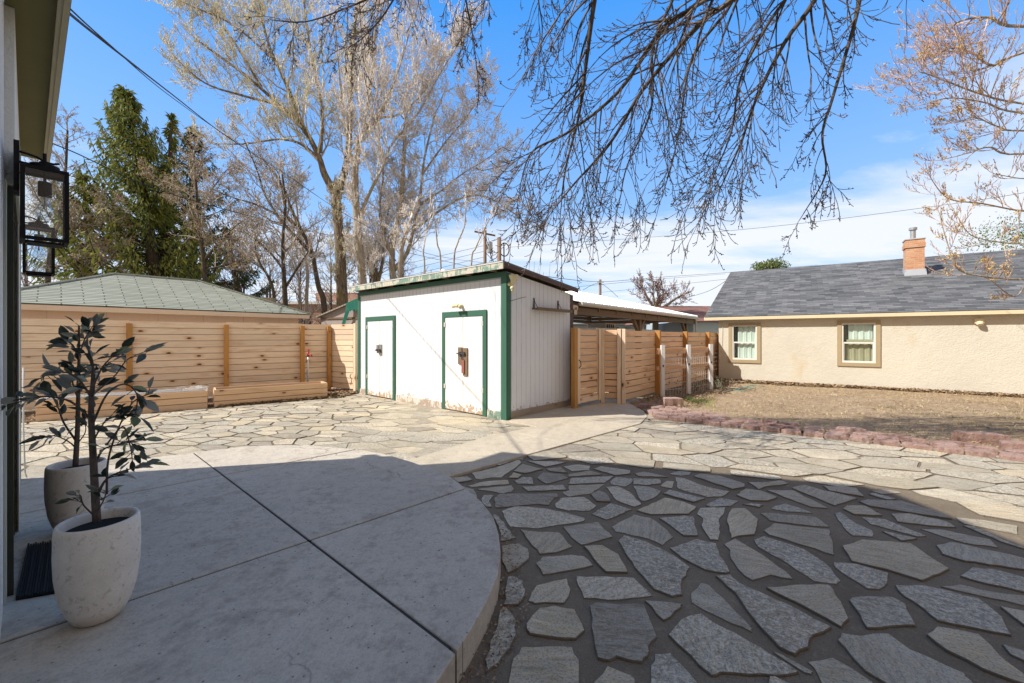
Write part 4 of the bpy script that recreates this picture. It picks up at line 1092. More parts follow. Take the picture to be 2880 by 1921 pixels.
for a in (.2, 9.2):
    mb = MB(); CP.box(mb, a - .06, a + .06, 4.78, 4.9, 0, 3.2); mb.build('post', M['oldwood'], cp)
mb = MB(); mb.tube([CP.P(CL - .05, .0, 2.25), CP.P(CL, -.02, 2.1), CP.P(CL, .0, .1)], .035, 8); mb.build('downpipe', M['gutter'], cp)

RV = Fr((3.1, 13.3), (.64, .768))
rv = thing('camper_trailer', RV.P(2.5, .8, 0), 'white camper trailer roof showing over the slat fence under the carport', 'trailer')
mb = MB(); RV.box(mb, -.8, 4.6, .0, 2.1, .45, 1.78); mb.build('body', M['rvwhite'], rv, bevel=.06)
mb = MB(); RV.box(mb, .8, 1.55, .5, 1.2, 1.782, 1.98); ac = mb.build('air_conditioner', M['rvwhite'], rv, bevel=.04)
mb = MB()
for i in range(4): RV.box(mb, .88 + i * .15, .96 + i * .15, .492, .499, 1.82, 1.94)
mb.build('grille', M['iron'], ac)
for a in (2.3, 3.4):
    mb = MB(); mb.blob(RV.P(a, .9, 1.80), .22, 14, .5, (1, 1, .35)); mb.build('roof_vent', M['rvwhite'], rv, True)
for a in (.6, 4.0):
    for v in (.05, 1.85):
        mb = MB(); mb.tube([RV.P(a, v, .33), RV.P(a, v + .2, .33)], .33, 18); mb.build('wheel', M['rubber'], rv)

# ------------------------------------------------------------------ cream house on the right
ch = thing('cream_house', BW.P(6, 6, 0), 'cream stucco house with charcoal shingle roof and brick chimney', 'house')
BH, EO, HL, HD = 2.16, .17, 17.0, 12.4                  # eave height, overhang, length, depth
RIS = .372
def bz(v): return BH + RIS * (v + EO)
mb = MB()
holes = [(.30, 1.23, .64, 1.96), (3.18, 4.15, .64, 1.98)]
xs_ = [0, .30, 1.23, 3.18, 4.15, HL]
def wq(a0, a1, z0, z1): wall_poly(mb, lambda a, z: BW.P(a, 0, z), [(a0, z0), (a1, z0), (a1, z1), (a0, z1)])
wq(0, .30, -.1, BH + .06); wq(.30, 1.23, -.1, .64); wq(.30, 1.23, 1.96, BH + .06); wq(1.23, 3.18, -.1, BH + .06)
wq(3.18, 4.15, -.1, .64); wq(3.18, 4.15, 1.98, BH + .06); wq(4.15, HL, -.1, BH + .06)
RV_ = HD / 2
wall_poly(mb, lambda a, z: BW.P(0, a, z), [(HD - .3, -.1), (0, -.1), (0, BH + .06), (RV_ - EO, bz(RV_ - EO) - .06), (HD - .3, BH + .06)])
wall_poly(mb, lambda a, z: BW.P(HL, a, z), [(0, -.1), (HD - .3, -.1), (HD - .3, BH + .06), (RV_ - EO, bz(RV_ - EO) - .06), (0, BH + .06)])
wall_poly(mb, lambda a, z: BW.P(a, HD - .3, z), [(HL, -.1), (0, -.1), (0, BH), (HL, BH)])
mb.build('wall', M['house'], ch)
mb = MB(); a0, a1 = -.42, HL + .4; vr = RV_ + .03
zr = bz(vr)
for side in (0, 1):
    v0 = -EO if side == 0 else 2 * vr + EO
    P = [BW.P(a0, v0, BH + .02), BW.P(a1, v0, BH + .02), BW.P(a1, vr, zr), BW.P(a0, vr, zr)]
    sl_ = (P[3] - P[0]).length
    if side: P = [P[1], P[0], P[3], P[2]]
    mb.face(P, [(0, 0), (a1 - a0, 0), (a1 - a0, sl_), (0, sl_)])
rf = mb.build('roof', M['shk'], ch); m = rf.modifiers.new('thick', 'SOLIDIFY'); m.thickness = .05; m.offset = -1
mb = MB(); BW.box(mb, a0, a1, -EO - .02, -EO - .002, BH - .095, BH + .0); mb.build('fascia', M['cream'], ch)
mb = MB(); P0 = BW.P(a0 - .012, -EO, BH - .09); Q = BW.P(a0 - .012, vr, zr - .11); mb.box(P0, Q - P0, BW.U(.02), (0, 0, .09)); mb.build('rake_board', M['cream'], ch)
mb = MB(); BW.box(mb, a0, a1, -EO, -.001, BH - .04, BH - .02); mb.build('soffit', M['cream'], ch)
for wi, (l, r_, z0, z1) in enumerate(holes):
    T = .105; w = bpy.data.objects.new('window', None); COL.objects.link(w); w.parent = ch
    mb = MB()
    BW.box(mb, l, l + T, -.03, .02, z0, z1); BW.box(mb, r_ - T, r_, -.03, .02, z0, z1)
    BW.box(mb, l + T + .001, r_ - T - .001, -.03, .02, z1 - .08, z1); BW.box(mb, l + T + .001, r_ - T - .001, -.03, .02, z0, z0 + T)
    mb.build('window_trim', M['tan'], w, bevel=.003)
    il, ir, iz0, iz1 = l + T, r_ - T, z0 + T, z1 - .08; f = .04; mid = (iz0 + iz1) / 2
    mb = MB()
    BW.box(mb, il, il + f, -.015, .06, iz0, iz1); BW.box(mb, ir - f, ir, -.015, .06, iz0, iz1)
    BW.box(mb, il + f + .001, ir - f - .001, -.015, .06, iz1 - f, iz1); BW.box(mb, il + f + .001, ir - f - .001, -.015, .06, iz0, iz0 + f + .015)
    BW.box(mb, il + f + .001, ir - f - .001, -.005, .05, mid - .02, mid + .025)
    BW.box(mb, il + f + .001, il + f + .022, -.002, .045, iz0 + f + .016, mid - .021); BW.box(mb, ir - f - .022, ir - f - .001, -.002, .045, iz0 + f + .016, mid - .021)
    mb.build('window_frame', M['vinyl'], w, bevel=.002)
    mb = MB(); BW.box(mb, il + f, ir - f, .03, .034, iz0 + f, iz1 - f); mb.build('window_pane', M['paneglass'], w)
    # curtain folds behind the glass
    for half, (c0, c1) in enumerate(((mid, iz1 - f), (iz0 + f, mid))):
        mb = MB(); N = 26; g0 = il + f + (.12 if wi == 0 or half == 0 else 0)
        for i in range(N):
            u0, u1 = g0 + (ir - f - g0) * i / N, g0 + (ir - f - g0) * (i + 1) / N
            q = lambda u: .10 + .012 * sin(u * 38 + half) + .006 * sin(u * 91)
            mb.face([BW.P(u0, q(u0), c0), BW.P(u1, q(u1), c0), BW.P(u1, q(u1), c1), BW.P(u0, q(u0), c1)])
        mb.build('curtain', M['curtain2'] if (wi == 1 and half == 1) else M['curtain'], w)
    mb = MB(); BW.box(mb, il, ir, .2, .21, iz0, iz1); mb.build('dark_room', M['curtain2'] if wi else simple('grey_room', (.35, .38, .36)), w)
    if wi == 1:
        mb = MB(); BW.box(mb, il + .12, ir - .02, .07, .08, mid + .03, mid + .10); mb.build('blind_edge', M['curtain2'], w)
# chimney
ca, cv = 5.96 - .37 - .12, 4.06 - .17
chim = bpy.data.objects.new('chimney', None); COL.objects.link(chim); chim.parent = ch
cpos = BW.P(ca, cv, 0); cw = .23
mb = MB()
zb, zt = bz(cv - cw) - .1, 4.80
def sqr(w, z): return [BW.P(ca - w, cv - w, z), BW.P(ca + w, cv - w, z), BW.P(ca + w, cv + w, z), BW.P(ca - w, cv + w, z)]
def sq_walls(mb, w, z0, z1):
    A, B = sqr(w, z0), sqr(w, z1)
    for i in range(4):
        j = (i + 1) % 4; mb.face([A[i], A[j], B[j], B[i]], [(i * 2 * w, z0), ((i + 1) * 2 * w, z0), ((i + 1) * 2 * w, z1), (i * 2 * w, z1)])
    mb.face(B)
sq_walls(mb, cw, zb, zt - .26); mb.build('brick_stack', M['brick'], chim)
mb = MB(); 
mb2 = MB(); sq_walls(mb2, cw + .03, zt - .27, zt - .14); A = sqr(cw + .03, zt - .27); mb2.face(A[::-1]); mb2.build('brick_corbel', M['brick'], chim)
mb2 = MB(); sq_walls(mb2, cw + .01, zt - .14, zt); mb2.build('brick_corbel', M['brick'], chim)
mb2 = MB(); mb2.box(BW.P(ca - cw - .03, cv - cw - .03, zt + .001), BW.U(2 * cw + .06), BW.N(2 * cw + .06), (0, 0, .03)); mb2.build('cap', simple('chimney_cap', (.5, .47, .42)), chim)
mb2 = MB(); A = [BW.P(ca - cw - .05, cv - cw - .05, bz(cv - cw - .05) + .01), BW.P(ca + cw + .05, cv - cw - .05, bz(cv - cw - .05) + .01)]
mb2.face([A[0], A[1], BW.P(ca + cw + .03, cv - cw - .012, bz(cv - cw) + .2), BW.P(ca - cw - .03, cv - cw - .012, bz(cv - cw) + .2)])
for s_ in (-1, 1):
    mb2.face([BW.P(ca + s_ * (cw + .012), cv - cw - .03, bz(cv - cw) + .0), BW.P(ca + s_ * (cw + .012), cv + cw, bz(cv + cw)), BW.P(ca + s_ * (cw + .012), cv + cw, bz(cv + cw) + .15), BW.P(ca + s_ * (cw + .012), cv - cw - .03, bz(cv - cw) + .17)])
o = mb2.build('flashing', simple('pale_flashing', (.45, .48, .52), .5, .1, 8, .05, .5, .3), chim); m = o.modifiers.new('t', 'SOLIDIFY'); m.thickness = .006
mb2 = MB(); c0 = BW.P(ca - .02, cv, zt); mb2.tube([c0, c0 + Vector((0, 0, .34))], .075, 14); mb2.tube([c0 + Vector((0, 0, .36)), c0 + Vector((0, 0, .44))], .11, 14); mb2.build('flue_pipe', M['galv'], chim, False)
mb = MB(); vp = BW.P(6.06, 0, 1.9); mb.box(BW.P(5.97, -.05, 1.84), BW.U(.17), BW.N(.05), (0, 0, .13)); mb.tube([BW.P(6.055, -.06, 1.87), BW.P(6.055, -.10, 1.80)], [.075, .06], 12); mb.build('dryer_vent', M['cream'], ch, bevel=.01)
mb = MB(); mb.tube([BW.P(.12, -.02, BH - .05), BW.P(.1, -.02, 1.2)], .006, 4); mb.build('wall_cable', M['whitecable'], ch)

# ------------------------------------------------------------------ left neighbours
GA = Fr((-8.16, 16.6), (-.669, -.743)); # from the right eave corner along the eave to the left
gg = thing('green_roof_garage', GA.P(4.2, 0, 0), 'tan garage with pale green shingle hip roof behind the long fence', 'garage')
GE, GW, GL_, GR = 2.42, 3.06, 8.51, 1.30
nsg = 1 if GA.n.y > 0 else -1                              # back-left direction
def GP(a, v, z): return GA.P(a, nsg * v, z)
cs_ = [GP(0, 0, GE), GP(GL_, 0, GE), GP(GL_, 2 * GW, GE), GP(0, 2 * GW, GE)]
r0_, r1_ = GP(GW, GW, GE + GR), GP(GL_ - GW, GW, GE + GR)
mb = MB(); s3 = sqrt(GW ** 2 + GR ** 2)
def rface(pts, uvs):
    nn = (Vector(pts[1]) - Vector(pts[0])).cross(Vector(pts[2]) - Vector(pts[0]))
    if nn.z < 0: pts = pts[::-1]; uvs = uvs[::-1]
    mb.face(pts, uvs)
rface([cs_[0], cs_[1], r1_, r0_], [(0, 0), (GL_, 0), (GL_ - GW, s3), (GW, s3)])
rface([cs_[2], cs_[3], r0_, r1_], [(0, 0), (GL_, 0), (GL_ - GW, s3), (GW, s3)])
rface([cs_[1], cs_[2], r1_], [(0, 0), (2 * GW, 0), (GW, s3)])
rface([cs_[3], cs_[0], r0_], [(0, 0), (2 * GW, 0), (GW, s3)])
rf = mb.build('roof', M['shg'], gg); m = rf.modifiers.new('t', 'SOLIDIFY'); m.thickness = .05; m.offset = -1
mb = MB()
for p, q in ((cs_[0], r0_), (cs_[1], r1_), (r0_, r1_), (cs_[3], r0_)): mb.tube([p + Vector((0, 0, .01)), q + Vector((0, 0, .015))], .045, 5)
mb.build('ridge_caps', M['shg'], gg)
mb = MB(); i_ = .3
def gwall(p, q): wall_poly(mb, lambda a, z: Vector((p.x + (q.x - p.x) * a / (q - p).length, p.y + (q.y - p.y) * a / (q - p).length, z)), [(0, 0), ((q - p).length, 0), ((q - p).length, GE - .05), (0, GE - .05)])
W4 = [GP(i_, i_, 0), GP(GL_ - i_, i_, 0), GP(GL_ - i_, 2 * GW - i_, 0), GP(i_, 2 * GW - i_, 0)]
for a, b in zip(W4, W4[1:] + W4[:1]): gwall(b, a)
mb.build('wall', M['garage'], gg)
mb = MB()
for a, b in zip(cs_, cs_[1:] + cs_[:1]):
    d = (b - a); n_ = Vector((-d.y, d.x, 0)).normalized() * .02; mb.box(a + Vector((0, 0, -.19)), d, n_, (0, 0, .145))
mb.build('fascia', M['garagetrim'], gg)
mb = MB(); mb.box(GP(.0, .02, GE - .06), GP(GL_, .02, 0) - GP(0, .02, 0), GP(0, i_, 0) - GP(0, .02, 0), (0, 0, .01)); mb.build('soffit', M['garagetrim'], gg)
stub = at(752, 853, 19.2)
mb = MB(); c0 = Vector((stub.x, stub.y, 2.3)); mb.box(c0 + Vector((-.26, -.2, 0)), (.52, .1, 0), (-.1, .5, 0), (0, 0, 1.02)); st_ = mb.build('chimney', simple('tan_chimney_stub', (.36, .30, .21), .9, .2, 10, .4), gg, bevel=.03)
mb = MB(); mb.tube([c0 + Vector((-.05, .05, 1.0)), c0 + Vector((-.05, .05, 1.38))], .05, 8); mb.tube([c0 + Vector((-.05, .05, 1.3)), c0 + Vector((-.05, .05, 1.36))], .09, 8); mb.build('flue_pipe', M['iron'], st_)

pg = thing('pink_grey_shed', (-6.9, 18.6, 0), 'grey pink gabled outbuilding with torn green tarp behind the fence', 'outbuilding')
PG = Fr((-8.0, 18.3), (.93, -.37))
mb = MB(); wall_poly(mb, lambda a, z: PG.P(a, 0, z), [(-.6, 0), (4.2, 0), (4.2, 3.35), (1.9, 3.20), (-.6, 2.42)])
wall_poly(mb, lambda a, z: PG.P(-.6, a, z), [(4, 0), (0, 0), (0, 2.42), (4, 2.42)]); wall_poly(mb, lambda a, z: PG.P(4.2, a, z), [(0, 0), (4, 0), (4, 3.35), (0, 3.35)])
mb.build('wall', M['pinkwall'], pg)
mb = MB(); P = [PG.P(-.8, -.12, 2.42), PG.P(1.9, -.12, 3.24), PG.P(1.9, 4, 3.24), PG.P(-.8, 4, 2.42)]; mb.face(P, [(0, 0), (0, 2.8), (4, 2.8), (4, 0)])
P = [PG.P(1.9, -.12, 3.24), PG.P(4.3, -.12, 3.39), PG.P(4.3, 4, 3.39), PG.P(1.9, 4, 3.24)]; mb.face(P, [(0, 0), (0, 2.4), (4, 2.4), (4, 0)])
o = mb.build('roof', M['sht'], pg); m = o.modifiers.new('t', 'SOLIDIFY'); m.thickness = .06
mb = MB(); PG.box(mb, -.55, 4.2, -.03, -.002, 2.28, 2.36); mb.build('band_board', M['oldwood'], pg)
tp = MB(); tr_ = random.Random(9)
def tarp_piece(pts):
    tp.face([PG.P(a, -.16 - .03 * tr_.random(), z) for a, z in pts])
N = 9
for i in range(N):
    a0, a1 = 1.0 + i * .12, 1.0 + (i + 1) * .12; f0, f1 = tr_.uniform(-.05, .05), tr_.uniform(-.05, .05)
    tarp_piece([(a0, 2.96 + (a0 - 1) * .3), (a0, 2.62 + f0), (a1, 2.62 + f1 + .03 * i * .4), (a1, 2.96 + (a1 - 1) * .3)])
tarp_piece([(1.0, 2.9), (.95, 2.55), (.82, 2.25), (.70, 1.85), (.86, 1.83), (1.02, 2.3), (1.2, 2.65)])
tarp_piece([(1.75, 2.66), (1.78, 2.45), (1.9, 2.4), (1.95, 2.72)])
o = tp.build('torn_tarp', M['tarp'], pg); m = o.modifiers.new('t', 'SOLIDIFY'); m.thickness = .01

def far_block(name, x0, x1, d, ztop, dep, mat, label, cat, z0=0):
    a, b = at(x0, 948, d), at(x1, 948, d); o = thing(name, ((a.x + b.x) / 2, d, 0), label, cat)
    mb = MB(); mb.box((a.x, d, z0), (b.x - a.x, 0, 0), (0, dep, 0), (0, 0, ztop - z0)); mb.build('wall', mat, o); return o, a.x, b.x
br, ax, bx = far_block('brick_building', 700, 1010, 46, 5.15, 14, M['brickf'], 'low red brick building with white cornice behind the bare trees', 'building')
mb = MB(); mb.box((ax - .2, 45.8, 5.16), (bx - ax + .4, 0, 0), (0, 14, 0), (0, 0, .3)); mb.build('cornice', M['rvwhite'], br)
for i in range(5):
    mb = MB(); mb.box((ax + .8 + i * 2.4, 45.95, 1.8), (1.3, 0, 0), (0, .04, 0), (0, 0, 2.0)); mb.build('window', M['dark'], br)
mb = MB(); mb.box((ax + 6.5, 48, 5.47), (6, 0, 0), (0, 6, 0), (0, 0, 1.2)); mb.build('roof_box', M['brickf'], br)
bl, ax, bx = far_block('bluegrey_barn', 1590, 1815, 34, 2.45, 8, M['rvblue'], 'pale blue grey building seen under the carport roof', 'building')
mb = MB(); mb.box((ax - .3, 33.7, 2.46), (bx - ax + .6, 0, 0), (0, 8.6, 0), (0, 0, .15)); mb.build('roof', M['roofing'], bl)
# siding house with brown roof between carport and cream house
bh, ax, bx = far_block('brown_roof_house', 1950, 2075, 25, 2.5, 9, M['rvblue'], 'blue grey siding house with brown shingle roof between carport and cream house', 'house')
mb = MB(); P = [Vector((ax - 1.8, 24.6, 2.45)), Vector((bx + 2.5, 24.6, 2.45)), Vector((bx + 2.5, 30, 3.75)), Vector((ax - .6, 30, 3.75))]
mb.face(P, [(0, 0), (7, 0), (7, 5.5), (0, 5.5)]); mb.face([P[0], P[3], Vector((ax - 1.8, 35, 2.45))], [(0, 0), (3, 5), (8, 0)])
o = mb.build('roof', M['shb'], bh); m = o.modifiers.new('t', 'SOLIDIFY'); m.thickness = .08
hf = thing('low_brown_house', at(1890, 948, 37), 'low house with brown gable roof and white rake far behind the carport post', 'house')
hp = lambda x, d, z: Vector((at(x, 948, d).x, d, z))
mb = MB(); mb.box(hp(1850, 38, 0), hp(1950, 38, 0) - hp(1850, 38, 0), (0, 8, 0), (0, 0, 1.9)); mb.build('wall', M['rvwhite'], hf)
mb = MB(); mb.face([hp(1845, 37.5, 1.75), hp(1990, 37.5, 1.75), hp(1975, 42, 3.5), hp(1890, 42, 3.3)], [(0, 0), (5, 0), (4.5, 4), (1, 4)]); o = mb.build('roof', M['shb'], hf); m = o.modifiers.new('t', 'SOLIDIFY'); m.thickness = .1
mb = MB(); mb.tube([hp(1838, 37.4, 1.55), hp(1872, 37.4, 2.25), hp(1925, 37.4, 1.45)], .07, 4); mb.build('rake_board', M['rvwhite'], hf)

# ------------------------------------------------------------------ the house at the left edge
hs_ = thing('white_stucco_house', HP(3, -3, 0), 'white stucco house at the left edge with olive soffit and dark green door', 'house')
mb = MB(); S1, SE = .9, 6.02
mb2 = MB()
def hquad(s0, s1, v, z0, z1): wall_poly(mb, lambda a, z: HP(a, v, z), [(s1, z0), (s0, z0), (s0, z1), (s1, z1)])
d0, d1, dz = 3.32, 4.38, 2.28
hquad(S1, d0, -.035, -.1, 3.2); hquad(d0, d1, 0, dz, 3.2); hquad(d1, SE, 0, -.1, 3.2)
hquad(S1, SE, 0.0, 3.2, 4.6)
mb.box(HP(d0 - .004, -.036, dz), HP(d0, -.036, 0) - HP(d0 - .004, -.036, 0), HP(d0, 0, 0) - HP(d0, -.036, 0), (0, 0, 3.2 - dz))
wall_poly(mb, lambda a, z: HP(a, 0, z), [(6.0, 4.6), (1.5, 4.6), (3.75, 6.45)])
wall_poly(mb, lambda a, z: HP(SE, -a, z), [(6.5, -.1), (0, -.1), (0, 4.6), (6.5, 4.6)])
wall_poly(mb, lambda a, z: HP(S1, -a, z), [(0, -.1), (6.5, -.1), (6.5, 4.6), (0, 4.6)])
hquad(-6, S1, -.8, -.1, 3.3); wall_poly(mb, lambda a, z: HP(-6, -a, z), [(.8, -.1), (6.5, -.1), (6.5, 3.3), (.8, 3.3)])
wall_poly(mb, lambda a, z: HP(a, -6.5, z), [(-6, -.1), (6.02, -.1), (6.02, 4.6), (-6, 4.6)])
wall_poly(mb, lambda a, z: HP(a, -6.5, z), [(1.5, 4.6), (6.0, 4.6), (3.75, 6.45)])
mb.build('wall', M['stucco'], hs_)
mb = MB()
for e, sg_ in ((6.17, 1), (1.33, -1)):
    A = HP(e, .245, 4.75); B = HP(3.75, .245, 6.68); C_ = HP(3.75, -6.8, 6.68); D_ = HP(e, -6.8, 4.75)
    mb.face([A, B, C_, D_] if sg_ > 0 else [B, A, D_, C_], [(0, 0), (0, 3.1), (7, 3.1), (7, 0)])
# low wing roof over the recess side
A = HP(-6.3, -.45, 3.3); B = HP(1.2, -.45, 3.3); mb.face([A, B, HP(1.2, -4, 4.6), HP(-6.3, -4, 4.6)], [(0, 0), (7.5, 0), (7.5, 3.6), (0, 3.6)])
A = HP(-6.3, -7, 3.3); B = HP(1.2, -7, 3.3); mb.face([B, A, HP(-6.3, -4, 4.6), HP(1.2, -4, 4.6)], [(0, 0), (7.5, 0), (7.5, 3.6), (0, 3.6)])
o = mb.build('roof', M['shk'], hs_); m = o.modifiers.new('t', 'SOLIDIFY'); m.thickness = .10; m.offset = -1
EE = 6.0
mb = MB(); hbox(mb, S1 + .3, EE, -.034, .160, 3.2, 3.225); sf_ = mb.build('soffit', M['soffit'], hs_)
mb = MB(); hbox(mb, S1 + .3, EE + .02, .161, .185, 3.165, 3.28); hbox(mb, S1 + .3, EE + .02, .142, .1605, 3.17, 3.1995); mb.build('fascia', M['eavetrim'], hs_, bevel=.003)
mb = MB(); hbox(mb, S1 + .3, EE + .02, .1855, .195, 3.265, 3.29); mb.build('drip_edge', simple('brown_drip_edge', (.16, .10, .08)), hs_)
mb = MB(); q = [HP(S1 + .3, .19, 3.285), HP(EE + .02, .19, 3.285), HP(EE + .02, .001, 3.42), HP(S1 + .3, .001, 3.42)]; mb.face(q); mb.build('pent_roof', M['shk'], hs_)
# door with trims
dr_ = bpy.data.objects.new('patio_door', None); COL.objects.link(dr_); dr_.parent = hs_
mb = MB(); hbox(mb, d0, d1, -.10, -.04, .15, dz); mb.build('door_leaf', M['doorg'], dr_)
mb = MB(); hbox(mb, d0 - .10, d0, -.034, -.025, .15, dz); hbox(mb, d1, d1 + .13, .0005, .006, .15, dz); mb.build('door_trim', M['sage'], dr_, bevel=.004)
mb = MB(); hbox(mb, d0 - .005, d0 + .05, -.05, -.003, .15, dz - .01); hbox(mb, d1 - .06, d1 + .0, -.05, -.012, .15, dz - .01); mb.build('door_jamb', M['doorg'], dr_, bevel=.003)
mb = MB(); hbox(mb, d0 - .12, d1 + .15, .0005, .012, dz + .001, dz + .14); hbox(mb, d0 - .14, d1 + .17, .0005, .02, dz + .141, dz + .17); mb.build('door_header', M['sage'], dr_, bevel=.004)
mb = MB(); hbox(mb, SE - .10, SE, .0005, .006, .15, 3.2); mb.build('corner_board', M['sage'], hs_, bevel=.003)

# lanterns
def lantern(sc, label, scale=1.0):
    """box lantern hung from a wall bracket; sc = position along the wall of its near face"""
    w, h = .16, .358; v0 = .02; zb = 1.963
    L = thing('wall_lantern', HP(sc + w / 2, 0, zb + h), label, 'lantern')
    mb = MB(); hbox(mb, sc + .02, sc + .14, .0, .018, 2.19, 2.43); mb.build('backplate', M['black'], L, bevel=.004)
    c = lambda v, z: HP(sc + w / 2, v, z)
    mb = MB(); mb.tube([c(.015, 2.395), c(.04, 2.392), c(.075, 2.385), c(.10, 2.368), c(.13, 2.367), c(.15, 2.375)], .0055, 6); mb.build('bracket_arm', M['black'], L, True); mb = MB(); mb.tube([c(.015, 2.345), c(.07, 2.343), c(.10, 2.34)], .0055, 6)
    mb.tube([c(.015, 2.29), c(.03, 2.29)], .003, 5); mb.build('bracket_arm', M['black'], L, True)
    vc = v0 + w / 2
    mb = MB(); mb.tube([c(vc, zb + h), c(vc, zb + h + .028)], .052, 18); mb.tube([c(vc, zb + h + .028), c(vc, zb + h + .045)], .02, 10); mb.tube([c(vc, zb + h + .045), c(vc, zb + h + .09)], .007, 6); mb.build('cap', M['black'], L)
    T = .016; mb = MB()
    for a in (sc, sc + w - T):
        for v in (v0, v0 + w - T): hbox(mb, a, a + T, v, v + T, zb, zb + h)
        for z in (zb, zb + h - T): hbox(mb, a, a + T, v0 + T + .0003, v0 + w - T - .0003, z, z + T)
    for v in (v0, v0 + w - T):
        for z in (zb, zb + h - T): hbox(mb, sc + T + .0003, sc + w - T - .0003, v, v + T, z, z + T)
    mb.build('frame', M['black'], L)
    mb = MB(); hbox(mb, sc + T, sc + w - T, v0 + T, v0 + w - T, zb + h - .006, zb + h - .001); mb.build('top_plate', M['black'], L); mb = MB(); hbox(mb, sc + .02, sc + w - .02, v0 + .02, v0 + w - .02, zb - .012, zb - .002); mb.build('bottom_plate', M['black'], L)
    for (s0, s1, a0, a1) in ((sc + .005, sc + .007, v0 + T, v0 + w - T), (sc + w - .007, sc + w - .005, v0 + T, v0 + w - T), (sc + T, sc + w - T, v0 + w - .007, v0 + w - .005), (sc + T, sc + w - T, v0 + .005, v0 + .007)):
        mb = MB(); hbox(mb, s0, s1, a0, a1, zb + T, zb + h - T); mb.build('glass_pane', M['glass'], L)
    mb = MB(); mb.tube([c(vc, zb + h - .01), c(vc, zb + h - .06)], .006, 6); mb.tube([c(vc, zb + h - .055), c(vc, zb + h - .125)], .024, 14); sk = mb.build('socket', M['black'], L)
    mb = MB(); p = c(vc, zb + h - .125); mb.lathe(p, [(.013, 0), (.015, -.02), (.024, -.05), (.033, -.075), (.034, -.09), (.027, -.108), (.012, -.12), (.001, -.123)], 16)
    bu = mb.build('bulb', M['bulbglass'], L, True)
    mb = MB(); mb.tube([p, p + Vector((0, 0, -.05))], .004, 5)
    for q in (-1, 1): mb.tube([p + Vector((q * .004, 0, -.03)), p + Vector((q * .014, 0, -.085))], .0012, 4)
    mb.build('filament', M['filament'], bu)
lantern(3.0, 'black box lantern with clear bulb, the nearer one by the door')
lantern(4.63, 'smaller looking black box lantern with clear bulb, beyond the door and below the nearer one')
# white cable at the wall foot
mb = MB(); pts = [HP(6.04, .02, 1.2), HP(6.05, .02, .6), HP(6.04, .03, .2), HP(6.1, .06, .05), G(75, 1352, .02) + (.03,), G(92, 1358, .02) + (.03,), G(88, 1366, .02) + (.03,)]
o = mb if mb.tube(pts, .006, 6) else mb; o = mb.build('loose_cable', M['whitecable'], None, True); tag(o, 'thin white cable lying at the foot of the stucco wall corner', 'cable')

# rubber mat
MT_ = [G(78, 1538, PZ), G(185, 1527, PZ), G(170, 1668, PZ), G(44, 1690, PZ)]
mb = MB(); p0, p1, p3 = Vector(MT_[3]), Vector(MT_[2]), Vector(MT_[0]); U_, V_ = (p1 - p0), (p3 - p0)
for i in range(15):
    a = i / 15; q = p0 + U_ * a; mb.box((q.x, q.y, PZ + .002), (U_.x / 15 * .78, U_.y / 15 * .78, 0), (V_.x, V_.y, 0), (0, 0, .016 + .006 * (i % 3 == 0)))
mb.box((p0.x, p0.y, PZ + .001), (U_.x, U_.y, 0), (V_.x, V_.y, 0), (0, 0, .006))
o = mb.build('ribbed_mat', M['rubber'], None, bevel=.002); tag(o, 'black ribbed rubber mat on the patio beside the house door', 'mat')

